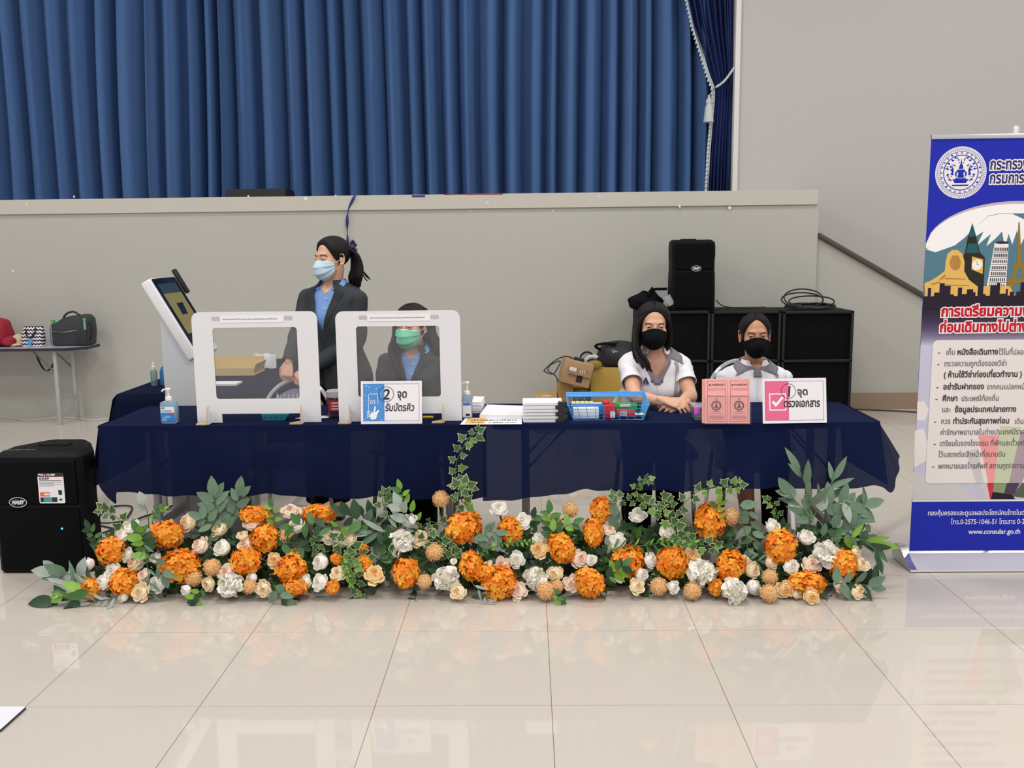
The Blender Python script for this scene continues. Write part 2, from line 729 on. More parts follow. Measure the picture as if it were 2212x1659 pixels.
for i in range(nz):
    for j in range(n - 1):
        fs.append((i * n + j, i * n + j + 1, (i + 1) * n + j + 1, (i + 1) * n + j))
mb.add(vs, fs)
o = mb.build('stage_curtain', curt_m, smooth=80)
tag(o, 'wide pleated blue curtain closing the stage opening', 'curtain')

# tied-back navy drape at the right edge of the opening
D = thing('tied_drape', 'narrow navy drape with tassel fringe, tied back at the right stage edge', 'curtain', (1.75, YB + 0.02, ZS))
lefts = [(0, 1485), (60, 1498), (120, 1517), (160, 1529), (192, 1541), (215, 1541), (260, 1537), (330, 1531), (410, 1527)]
rights = [(0, 1593), (190, 1589), (410, 1583)]


def interp(tab, y):
    for (y0_, x0_), (y1_, x1_) in zip(tab, tab[1:]):
        if y <= y1_:
            return x0_ + (x1_ - x0_) * (y - y0_) / (y1_ - y0_)
    (y0_, x0_), (y1_, x1_) = tab[-2:]
    return x1_ + (x1_ - x0_) * (y - y1_) / (y1_ - y0_)


mb = MB()
nf = 96


def drape(u, v):
    py = -120 + 545 * v
    if py < 0:
        xl = 1485 + py * 0.22
    else:
        xl = interp(lefts, py)
    xr = interp(rights, py)
    yy = YB + 0.06 - (0.035 + 0.02 * math.sin(v * 7)) * math.sin(u * 2 * pi * 8.3 + 1.2 * math.sin(u * 9)) - 0.03 * math.sin(u * pi)
    return atY(xl + (xr - xl) * u, py, yy)


mb.grid(drape, nf, 30)
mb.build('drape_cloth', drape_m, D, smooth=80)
mb = MB()
edge = [drape(0, k / 60) + Vector((0, -0.025, 0)) for k in range(61)]
mb.tube(edge, 0.011, 6)
mb.build('fringe_braid', fringe_m, D)
mb = MB()
for k in range(12, 61):
    p = edge[k]
    q = p + Vector((-0.018, -0.012, -0.01))
    mb.lathe([(0.003, 0.03), (0.007, 0.02), (0.008, 0.01), (0.016, -0.022)], q, 7)
o = mb.build('tassel_fringe', fringe_m, D)
o['kind'] = 'stuff'
mb = MB()
c0, c1 = atY(1541, 192, YB - 0.06), atY(1586, 146, YB - 0.03)
mb.tube(smooth_path([c0, (c0 + c1) / 2 + Vector((0, -0.02, -0.03)), c1]), 0.011, 8)
mb.build('tie_cord', fringe_m, D)
mb = MB()
tc0 = atY(1531, 236, YB - 0.08)
mb.lathe([(0.012, 0.13), (0.014, 0.1), (0.028, 0.085), (0.03, 0.06), (0.024, 0.045), (0.036, 0.02), (0.044, -0.06), (0.05, -0.12)], tc0, 14)
mb.tube([c0, tc0 + Vector((0, 0, 0.12))], 0.006, 6)
mb.build('tassel', fringe_m, D)

# small things on the stage edge
black_m = mat('black_plastic', (22, 22, 24), 0.45)
p0, p1 = atY(485, 418, YS + 0.35), atY(617, 418, YS + 0.35)
mb = MB().prism([(p0.x, 0), (p1.x, 0), (p1.x - 0.002, 0.08), (p1.x - 0.01, 0.094), (p0.x + 0.04, 0.094), (p0.x + 0.01, 0.08)], 0.35, Matrix(((1, 0, 0, 0), (0, 0, -1, YS + 0.7), (0, 1, 0, ZS), (0, 0, 0, 1))))
tag(mb.build('stage_monitor', black_m), 'low black stage monitor box on the stage floor before the blue curtain', 'speaker')
navy_m = mat('navy_ribbon', (38, 40, 110), 0.5)
pts = [atY(767, 421, YS - 0.035), atY(752, 455, YS - 0.03), atY(750, 490, YS - 0.03), atY(751.5, 528, YS - 0.035)]
mb = MB()
pp = smooth_path(pts, 6)
for i, p in enumerate(pp):
    w = 0.009 + 0.005 * math.sin(i * 0.8)
    mb.v += [p + Vector((-w, 0.004 * math.sin(i), 0)), p + Vector((w, -0.004 * math.sin(i), 0))]
mb.f = [(2 * i, 2 * i + 1, 2 * i + 3, 2 * i + 2) for i in range(len(pp) - 1)]
mb.m = [0] * len(mb.f)
tag(mb.build('ribbon', navy_m, thick=0.0015), 'thin navy ribbon hanging down from the stage edge above the standing woman', 'ribbon')
pa, pb = atY(890, 424, YS - 0.022), atY(918, 424, YS - 0.022)
mb = MB().box(((pa.x + pb.x) / 2, YS - 0.022, pa.z), (pb.x - pa.x, 0.003, 0.016))
tag(mb.build('tape_strip', navy_m, smooth=0), 'short navy strip of tape stuck on the stage edge', 'tape')
red_m = mat('red_cord', (150, 40, 45), 0.6)
mb = MB().tube([atY(960, 420, YS - 0.018), atY(1020, 419.5, YS - 0.018), atY(1086, 419, YS - 0.018)], 0.006, 6)
tag(mb.build('red_cable', red_m), 'thin red cable lying along the top stage edge', 'cable')
# ================================================================== the long front table
ZT = 0.729


def on(px, py, dz=0.0):
    return atZ(px, py, ZT + dz)


def XZ(Y, x=0.0, z=0.0):
    """plane facing the camera: local x = right, local y = up, normal toward -Y"""
    return plane_at((x, Y, z), (1, 0, 0), (0, 0, 1))


def yf(X):
    return 4.19 - 0.0178 * X


steel_m = mat('steel_tube', (186, 186, 184), 0.4, metal=0.35, var=0.06, vscale=20)
lam_m = mat('laminate_top', (178, 174, 190), 0.3)
edge_m = mat('dark_edge_band', (40, 38, 52), 0.5)


def folding_table(name, label, cx, cy, w, d, z, legs, mats=None, rot=0, group=None, chamfer=0.04):
    T = thing(name, label, 'table', (cx, cy, 0), group)
    m = MB()
    c = chamfer
    poly = [(-w / 2 + c, -d / 2), (w / 2 - c, -d / 2), (w / 2, -d / 2 + c), (w / 2, d / 2 - c), (w / 2 - c, d / 2), (-w / 2 + c, d / 2), (-w / 2, d / 2 - c), (-w / 2, -d / 2 + c)]
    m.prism(poly, 0.026, Matrix.Translation((cx, cy, z - 0.026)), 0, 1)
    m.build('tabletop', [lam_m, edge_m], T, smooth=0)
    for sx in legs:
        lx = cx + sx
        dirx = 1 if sx < 0 else -1
        for sy in (-1, 1):
            m = MB().rbox((lx, cy + sy * (d / 2 - 0.09), (z - 0.026) / 2), (0.032, 0.032, z - 0.026), 0.004)
            m.build('leg', steel_m, T)
            m = MB().tube([(lx, cy + sy * (d / 2 - 0.09), z * 0.66), (lx + dirx * 0.2, cy + sy * (d / 2 - 0.09), z - 0.03)], 0.009, 6)
            m.build('brace', steel_m, T)
        m = MB().box((lx, cy, z * 0.3), (0.024, d - 0.2, 0.034))
        m.build('crossbar', steel_m, T)
    T.rotation_euler = (0, 0, rot)
    return T


folding_table('folding_table', 'left folding table under the navy cloth, behind the flowers', -1.105, 4.495, 1.76, 0.52, ZT - 0.006, (-0.7, 0.72), rot=-0.0178)
folding_table('folding_table', 'right folding table under the navy cloth, behind the flowers', 0.70, 4.465, 1.74, 0.52, ZT - 0.006, (-0.72, 0.72), rot=-0.0178)


def cloth_material(name, col, clear):
    m = mat(name, col, 0.9, spec=0.08, var=0.06, vscale=5, bump=0.12, bscale=700)
    nt = m.node_tree
    out = [n for n in nt.nodes if n.type == 'OUTPUT_MATERIAL'][0]
    b = nt.nodes['Principled BSDF']
    t = nt.nodes.new('ShaderNodeBsdfTransparent')
    mx = nt.nodes.new('ShaderNodeMixShader')
    mx.inputs[0].default_value = 1 - clear
    nt.links.new(t.outputs[0], mx.inputs[1])
    nt.links.new(b.outputs[0], mx.inputs[2])
    nt.links.new(mx.outputs[0], out.inputs[0])
    return m


cloth_l = cloth_material('navy_cloth', (13, 22, 54), 0.012)
cloth_r = cloth_material('sheer_navy_cloth', (14, 25, 60), 0.035)


def resample(tab, n):
    """tab of (top, bottom) vectors -> n+1 evenly spaced pairs along the bottom"""
    top = smooth_path([a for a, b in tab], 5)
    bot = smooth_path([b for a, b in tab], 5)
    ln = [0]
    for a, b in zip(bot, bot[1:]):
        ln.append(ln[-1] + (b - a).length)
    out = []
    for k in range(n + 1):
        s = ln[-1] * k / n
        i = 0
        while i < len(ln) - 2 and ln[i + 1] < s:
            i += 1
        t = (s - ln[i]) / max(1e-9, ln[i + 1] - ln[i])
        out.append((top[i].lerp(top[i + 1], t), bot[i].lerp(bot[i + 1], t)))
    return out


def tablecloth(name, label, mat_, hem, corner_at, flap, xa, xb, seed, zoff=0.0):
    """hem: [(px,py)] along the front; flap: [(px,py,Y)] of the hanging corner; corner_at: first or last"""
    rnd = random.Random(seed)
    z = ZT + zoff
    tab = []
    corner = Vector((xa, yf(xa), z)) if corner_at == 0 else Vector((xb, yf(xb), z))
    fl = [(corner, atY(px, py, Y)) for px, py, Y in flap]
    fr = []
    for px, py in hem:
        X = atY(px, py, 4.16).x
        X = min(max(X, xa), xb)
        b = atY(px, py, yf(X) - 0.028)
        fr.append((Vector((X, yf(X), z)), b))
    tab = (fl[::-1] + fr) if corner_at == 0 else (fr + fl)
    cols = resample(tab, 150)
    rows = 16
    m = MB()

    def pt(u, w):
        k = min(int(u * 150), 149)
        t = u * 150 - k
        a = cols[k][0].lerp(cols[k + 1][0], t)
        b = cols[k][1].lerp(cols[k + 1][1], t)
        p = a.lerp(b, w)
        s = u * 150
        p.y -= 0.012 * math.sin(w * pi * 0.5) * (1 if w > 0 else 0)
        p.y += w * (0.012 * math.sin(s * 0.33 + seed) + 0.008 * math.sin(s * 0.71 + 2 * seed))
        if w < 0.06:
            p.z -= 0.003 * w / 0.06
        return p
    m.grid(pt, 150, rows)
    # top and back drop
    zb = z - 0.10

    def top(u, v):
        X = xa + (xb - xa) * u
        Y = yf(X) + 0.555 * v
        return Vector((X, Y, z + 0.0012 * math.sin(X * 9) * math.sin(v * 11)))
    m.grid(top, 40, 8)

    def back(u, v):
        X = xa + (xb - xa) * u
        return Vector((X, yf(X) + 0.555 + 0.02 * v + 0.012 * v * math.sin(X * 14), z - 0.06 * v))
    m.grid(back, 40, 4)
    # the end drop
    xe, s = (xa, -1) if corner_at == 0 else (xb, 1)

    def end(u, v):
        Y = yf(xe) + 0.555 * u
        return Vector((xe + s * (0.012 + 0.05 * v * (1 - 0.5 * u)), Y + 0.02, z - 0.3 * v))
    m.grid(end, 10, 6)
    o = m.build(name, mat_, smooth=60)
    return tag(o, label, 'tablecloth')


tablecloth('tablecloth', 'plain navy cloth on the left half of the front table, under both white screens', cloth_l,
           [(264, 1060), (320, 1067), (380, 1069), (440, 1069), (500, 1072), (540, 1070), (590, 1066), (640, 1070), (690, 1073), (740, 1076), (800, 1073), (850, 1070), (900, 1076), (950, 1078), (1000, 1077), (1052, 1072)], 0,
           [(258, 1064, 4.2), (252, 1088, 4.16), (238, 1077, 4.2), (223, 1062, 4.25), (216, 1022, 4.32), (202, 1000, 4.42)], -2.015, -0.186, 1, 0.0)
tablecloth('tablecloth', 'sheer navy cloth on the right half of the front table, under the pink leaflets', cloth_r,
           [(1043, 1081), (1100, 1078), (1150, 1074), (1210, 1066), (1262, 1056), (1292, 1060), (1330, 1059), (1400, 1058), (1450, 1060), (1500, 1058), (1560, 1053), (1620, 1054), (1700, 1053), (1760, 1054), (1830, 1054), (1862, 1051)], 1,
           [(1884, 1045, 4.13), (1905, 1051, 4.12), (1927, 1064, 4.14), (1936, 1018, 4.24), (1943, 985, 4.35)], -0.214, 1.588, 2, 0.0015)

# ------------------------------------------------------------------ the two white partition screens
board_m = mat('white_corrugated_board', (224, 224, 229), 0.45)
cut_m = mat('cut_cardboard_edge', (186, 168, 128), 0.8)
pane_m = see_through('clear_film', (200, 198, 205), 0.93, 0.04, 0.05)
paper_m = mat('white_paper', (236, 235, 240), 0.6)
ink_m = mat('black_ink', (38, 36, 40), 0.7)
tape_m = see_through('frosted_tape', (215, 212, 216), 0.35, 0.4, 0.03)


def plate(m, outer, holes, th, M, mi=0, mi_side=0):
    pts, edges = [], []
    loops = [outer] + holes
    for lp in loops:
        o = len(pts)
        pts += [Vector(p) for p in lp]
        edges += [(o + i, o + (i + 1) % len(lp)) for i in range(len(lp))]
    V, E, F, a1, a2, a3 = delaunay_2d_cdt(pts, edges, [], 0, 1e-6)

    def inside(p, lp):
        c = False
        for i in range(len(lp)):
            (xa, ya), (xb, yb) = lp[i], lp[(i + 1) % len(lp)]
            if (ya > p[1]) != (yb > p[1]) and p[0] < xa + (p[1] - ya) / (yb - ya) * (xb - xa):
                c = not c
        return c
    keep = []
    for f in F:
        c = sum((V[i] for i in f), Vector((0, 0))) / len(f)
        if inside(c, outer) and not any(inside(c, h) for h in holes):
            keep.append(tuple(f))
    vs = [M @ Vector((p.x, p.y, th)) for p in V] + [M @ Vector((p.x, p.y, 0)) for p in V]
    n = len(V)
    fs = []
    for f in keep:
        a, b, c = (V[i] for i in f[:3])
        if (b - a).x * (c - a).y - (b - a).y * (c - a).x < 0:
            f = f[::-1]
        fs += [f, tuple(i + n for i in f[::-1])]
    m.add(vs, fs, mi)
    for li, lp in enumerate(loops):
        k = len(lp)
        area = sum(lp[i][0] * lp[(i + 1) % k][1] - lp[(i + 1) % k][0] * lp[i][1] for i in range(k))
        if (area < 0) != (li > 0):
            lp = lp[::-1]
        o = len(m.v)
        m.add([M @ Vector((x, y, 0)) for x, y in lp] + [M @ Vector((x, y, th)) for x, y in lp],
              [(i, (i + 1) % k, k + (i + 1) % k, k + i) for i in range(k)], mi_side)


YFR = 4.285


def screen(label, xl, xr, ytop, ybot, wl, wr, wt, wb, nl, nr, strip):
    X0, X1 = atY(xl, 800, YFR).x, atY(xr, 800, YFR).x
    zt = atY((xl + xr) / 2, ytop, YFR).z
    T = thing('partition_screen', label, 'screen', ((X0 + X1) / 2, YFR, ZT), 'white partition screens')
    M = XZ(YFR)
    wx0, wx1 = atY(wl, 785, YFR).x, atY(wr, 785, YFR).x
    wz0, wz1 = atY((wl + wr) / 2, wb, YFR).z, atY((wl + wr) / 2, wt, YFR).z
    n0, n1 = atY(nl, 905, YFR).x, atY(nr, 905, YFR).x
    nz = atY((nl + nr) / 2, 893, YFR).z
    zb = ZT + 0.002
    r = 0.036
    out = [(X0, zb), (n0, zb), (n0, nz), (n1, nz), (n1, zb), (X1, zb)]
    out += [(X1 - r + r * math.cos(t), zt - r + r * math.sin(t)) for t in [k * pi / 12 for k in range(7)]]
    out += [(X0 + r - r * math.sin(t), zt - r + r * math.cos(t)) for t in [k * pi / 12 for k in range(7)]]
    hole = rrect(wx0, wz0, wx1, wz1, 0.014, 4)
    m = MB()
    plate(m, out, [hole], 0.006, M, 0, 1)
    b = m.build('frame_board', [board_m, cut_m], T, smooth=0)
    m = MB().box(((wx0 + wx1) / 2, YFR + 0.0015, (wz0 + wz1) / 2), (wx1 - wx0 + 0.03, 0.001, wz1 - wz0 + 0.03))
    m.build('clear_pane', pane_m, T, smooth=0)
    for fx in (n0 - 0.055, n1 + 0.008):
        m = MB()
        Mf = Matrix(((0, 0, 1, fx), (1, 0, 0, YFR), (0, 1, 0, zb), (0, 0, 0, 1)))
        m.prism([(0.05, 0), (-0.062, 0), (-0.062, 0.035), (-0.055, 0.075), (-0.045, 0.088), (-0.034, 0.083), (-0.028, 0.06), (0.05, 0.04)], 0.007, Mf, 0, 1)
        m.prism([(-0.05, 0), (0, 0), (0.0, 0.06), (-0.012, 0.06), (-0.05, 0.02)], 0.006, Matrix(((1, 0, 0, fx), (0, 1, 0, YFR - 0.066), (0, 0, 1, zb), (0, 0, 0, 1))), 1, 1)
        m.build('foot', [board_m, cut_m], T, smooth=0)
    sx0, sx1 = atY(strip[0], 690, YFR).x, atY(strip[1], 690, YFR).x
    sz0, sz1 = atY(strip[0], strip[3], YFR).z, atY(strip[0], strip[2], YFR).z
    m = MB()
    m.box(((sx0 + sx1) / 2, YFR - 0.0072, (sz0 + sz1) / 2), (sx1 - sx0, 0.0008, sz1 - sz0), 0)
    m.text('กรุณา สอบถามเจ้าหน้าที่ (contact ทะเบียน) กรุณายื่นบัตรประชาชนให้เจ้าหน้าที่', 0.0084, XZ(YFR - 0.0078, sx0 + 0.012, sz0 + 0.013), 0.0, 1, bold=0.02)
    tp = m.build('notice_strip', [paper_m, ink_m], T, smooth=0)
    for c in (sx0 - 0.014, sx1 + 0.014):
        m = MB()
        m.box((c, YFR - 0.0068, (sz0 + sz1) / 2 + 0.002), (0.05, 0.0006, 0.018))
        m.build('tape', tape_m, T, smooth=0)
    return T


screen('left of two white table screens with a clear window, beside the hand gel bottle', 421, 690, 673, 915, 464, 645, 707, 861, 481, 652, (476, 614, 681, 697))
screen('right of two white table screens with a clear window, behind the blue sign', 729, 996, 671, 913, 772, 951, 704, 857, 784, 955, (794, 930, 679, 694))

# ------------------------------------------------------------------ signs on the table
lam_white = mat('laminated_white', (236, 232, 238), 0.12, coat=0.6)
blue_ink = mat('blue_print', (60, 138, 214), 0.15, coat=0.6)
pink_ink = mat('pink_print', (230, 96, 140), 0.15, coat=0.6)
white_ink = mat('white_print', (240, 238, 244), 0.15, coat=0.6)
dark_ink = mat('dark_print', (44, 42, 44), 0.3)
acryl_m = see_through('clear_acrylic', (235, 236, 240), 0.985, 0.05, 0.03)


def ring2d(cx, cy, r, w, n=36):
    a, b = circle(cx, cy, r, n), circle(cx, cy, r - w, n)
    return [[a[i], a[(i + 1) % n], b[(i + 1) % n], b[i]] for i in range(n)]


def frame2d(x0, y0, x1, y1, w):
    return [[(x0, y0), (x1, y0), (x1, y0 + w), (x0, y0 + w)], [(x0, y1 - w), (x1, y1 - w), (x1, y1), (x0, y1)],
            [(x0, y0 + w), (x0 + w, y0 + w), (x0 + w, y1 - w), (x0, y1 - w)], [(x1 - w, y0 + w), (x1, y0 + w), (x1, y1 - w), (x1 - w, y1 - w)]]


def polyline2d(pts, w):
    out = []
    for (x0, y0), (x1, y1) in zip(pts, pts[1:]):
        L = math.hypot(x1 - x0, y1 - y0) or 1
        dx, dy = (x1 - x0) / L * w / 2, (y1 - y0) / L * w / 2
        out.append([(x0 - dx * .6 + dy, y0 - dy * .6 - dx), (x1 + dx * .6 + dy, y1 + dy * .6 - dx), (x1 + dx * .6 - dy, y1 + dy * .6 + dx), (x0 - dx * .6 - dy, y0 - dy * .6 + dx)])
    return out


def table_sign(label, bl, br, draw, block_mat, blockw, tilt=0.16, asp=0.70):
    a, b = on(*bl), on(*br)
    a.z = b.z = ZT + 0.002
    w = (b - a).length
    up = Vector((0, math.sin(tilt), math.cos(tilt)))
    M = plane_at(a, b - a, up)
    h = w * asp
    T = thing('table_sign', label, 'sign', ((a + b) / 2)[:])
    m = MB()
    m.prism([(0, 0), (w, 0), (w, h), (0, h)], 0.0012, M @ Matrix.Translation((0, 0, -0.0012)), 0)
    m.sheet([(0.012, 0.014), (blockw * w, 0.014), (blockw * w, h - 0.014), (0.012, h - 0.014)], M, 0.0004, 1)
    for q in frame2d(0.011, 0.013, w - 0.013, h - 0.013, 0.0012):
        m.sheet(q, M, 0.0008, 2)
    draw(m, M, w, h)
    m.build('printed_card', [lam_white, block_mat, dark_ink, white_ink], T, smooth=0)
    m = MB()
    Ms = M @ Matrix.Translation((w / 2 - 0.03, 0, -0.0014))
    m.add([Ms @ Vector(p) for p in ((0, h * .75, 0), (0.06, h * .75, 0), (0.06, 0.01, -0.05), (0, 0.01, -0.05))], [(0, 1, 2, 3)])
    m.build('back_strut', paper_m, T, smooth=0, thick=0.001)
    return T


def draw2(m, M, w, h):
    # queue ticket with a torn top edge, 03, pointing hand
    tx, ty = 0.036, 0.052
    zz = [(tx, ty), (tx, ty + .085)] + [(tx + .005 + .0068 * k / 1.0, ty + .085 + (.006 if k % 2 else -.001)) for k in range(6)] + [(tx + .042, ty + .085), (tx + .044, ty + .04)]
    for q in polyline2d(zz, 0.0022):
        m.sheet(q, M, 0.0010, 3)
    m.text('03', 0.027, M @ Matrix.Translation((tx + .006, ty + .04, 0)), 0.0010, 3)
    for k in range(4):
        m.sheet([(tx - .008, .03 + k * .008), (tx + .006, .034 + k * .008), (tx + .006, .038 + k * .008), (tx - .008, .034 + k * .008)], M, 0.0010, 3)
    m.sheet([(tx + .012, .02), (tx + .034, .022), (tx + .04, .045), (tx + .05, .062), (tx + .044, .066), (tx + .03, .052), (tx + .034, .08), (tx + .028, .084), (tx + .022, .056), (tx + .01, .05), (tx + .004, .036)], M, 0.0012, 3)
    rnd = random.Random(4)
    for k in range(26):
        sx, sy = rnd.uniform(.014, .098), rnd.uniform(.016, h - .02)
        if rnd.random() < .7:
            sx = rnd.choice((rnd.uniform(.014, .034), rnd.uniform(.085, .098)))
        r = rnd.uniform(.0008, .0026)
        m.sheet(circle(sx, sy, r, 6), M, 0.0011, 3)
    for q in ring2d(.118, .138, .036, .0022):
        m.sheet(q, M, 0.0013, 2)
    m.text('2', 0.068, M @ Matrix.Translation((.1, .114, 0)), 0.0014, 2, bold=0.018, shear=0.15)
    m.text('จุด', 0.05, M @ Matrix.Translation((.168, .122, 0)), 0.0014, 2, bold=0.025, shear=.08, sx=.82)
    m.text('รับบัตรคิว', 0.047, M @ Matrix.Translation((.112, .060, 0)), 0.0014, 2, bold=0.02, shear=.1, sx=.74)


def draw1(m, M, w, h):
    for q in frame2d(.03, .058, .108, .136, .0055):
        m.sheet(q, M, 0.0010, 3)
    m.sheet([(.041, .095), (.060, .074), (.097, .115), (.088, .123), (.061, .092), (.050, .104)], M, 0.0012, 3)
    for q in ring2d(.118, .146, .034, .002):
        m.sheet(q, M, 0.0013, 2)
    m.text('1', 0.07, M @ Matrix.Translation((.102, .12, 0)), 0.0014, 2, bold=0.012, shear=.1)
    m.text('จุด', 0.044, M @ Matrix.Translation((.158, .128, 0)), 0.0014, 2, bold=0.025)
    m.text('ตรวจเอกสาร', 0.048, M @ Matrix.Translation((.095, .074, 0)), 0.0014, 2, bold=0.025, shear=.05, sx=.68)


table_sign('blue and white card sign with circled 2, in front of the right screen', (780, 917), (912, 916), draw2, blue_ink, .385)
table_sign('pink and white card sign with tick box and circled 1, right end of the table', (1648, 916), (1786, 914), draw1, pink_ink, .41)

# ------------------------------------------------------------------ e-passport leaflets in a clear holder
leaf_m = mat('pink_leaflet', (244, 172, 170), 0.5)
leaf_ink = mat('leaflet_ink', (96, 66, 70), 0.6)
a, b = on(1521, 917), on(1620, 917)
a.z = b.z = ZT + 0.002
up = Vector((0, 0.10, 0.995))
M = plane_at(a, b - a, up)
w = (b - a).length
H = thing('brochure_holder', 'clear acrylic holder with the pink passport leaflets, left of the pink sign', 'holder', ((a + b) / 2)[:])
m = MB()
m.box((0, 0, 0), (w + .01, 0.002, 0.13))
m.v = [M @ Vector((w / 2 + p.x, .065 + p.z, .004 + p.y)) for p in m.v]
m.build('front_sheet', acryl_m, H, smooth=0)
m = MB().box((0, 0, 0), (w + .01, 0.002, 0.16))
m.v = [M @ Vector((w / 2 + p.x, .08 + p.z, -.022 + p.y)) for p in m.v]
m.build('back_sheet', acryl_m, H, smooth=0)
m = MB().box((w / 2, 0.0, -.012), (w + .01, 0.002, 0.03))
m.v = [M @ p for p in m.v]
m.build('base_sheet', acryl_m, H, smooth=0)


def leaflet(x, z, hh, label, printed=True):
    lw = w / 2 - .002
    T = thing('leaflet', label, 'leaflet', M @ Vector((x + lw / 2, 0.002, z)))
    m = MB()
    m.prism([(x, .003), (x + lw, .003), (x + lw, hh), (x, hh)], .004, M @ Matrix.Translation((0, 0, z - .004)), 0)
    m.build('folded_sheet', leaf_m, T, smooth=0)
    m = MB()
    for q in frame2d(x + .012, hh - .045, x + lw - .008, hh - .010, .0012) + frame2d(x + .012, .012, x + lw - .008, hh - .05, .0012):
        m.sheet(q, M, z + .0004)
    cx = x + lw / 2 + .002
    m.text('e', .020, M @ Matrix.Translation((x + .017, hh - .033, 0)), z + .0005, 0, bold=.03, shear=.2)
    m.text('PASSPORT', .0128, M @ Matrix.Translation((x + .031, hh - .032, 0)), z + .0005, 0, bold=.03)
    s = 'คำร้องขอหนังสือเดินทาง'
    m.text(s, .0085, M @ Matrix.Translation((cx, hh - .082, 0)), z + .0005, 0, 'C', bold=.02)
    m.text('ไทย', .008, M @ Matrix.Translation((cx, hh - .094, 0)), z + .0005, 0, 'C', bold=.02)
    for rr, ww in ((.0225, .004), (.017, .0012), (.0145, .0008)):
        for q in ring2d(cx, hh - .122, rr, ww, 28):
            m.sheet(q, M, z + .0005)
    # small figure inside the seal
    m.sheet([(cx - .008, hh - .132), (cx + .008, hh - .132), (cx + .006, hh - .126), (cx + .003, hh - .124), (cx + .004, hh - .117), (cx, hh - .108), (cx - .004, hh - .117), (cx - .003, hh - .124), (cx - .006, hh - .126)], M, z + .0005)
    for k, ln in enumerate((.03, .05, .0, .062, .066, .064, .06)):
        if ln:
            yy = hh - .150 - k * .0068
            if yy > .018:
                m.sheet([(cx - ln / 2, yy), (cx + ln / 2, yy), (cx + ln / 2, yy + .0016), (cx - ln / 2, yy + .0016)], M, z + .0005)
    m.build('print', leaf_ink, T, smooth=0)
    return T


leaflet(.002, 0, .206, 'left pink passport leaflet standing in the clear holder')
leaflet(w / 2 + .001, .001, .206, 'right pink passport leaflet standing in the clear holder')
m = MB().prism([(-.008, .004), (w * .55, .004), (w * .55, .204), (-.008, .204)], .010, M @ Matrix.Translation((0, 0, -.018)))
tag(m.build('leaflet_stack', leaf_m, smooth=0), 'spare pink leaflets stacked behind the left passport leaflet', 'leaflets')

# ------------------------------------------------------------------ bottles and jars
clear_gel = mat('clear_gel', (214, 222, 226), 0.08, trans=0.75)
gel_blue = see_through('pale_blue_gel', (150, 182, 205), 0.35, 0.05, 0.07)
pump_m = mat('white_pump_plastic', (236, 234, 232), 0.3)
lab_blue = mat('bottle_label_blue', (40, 128, 214), 0.4)
lab_red = mat('label_red', (214, 40, 52), 0.4)
lab_pale = mat('bottle_label_pale', (226, 230, 236), 0.4)


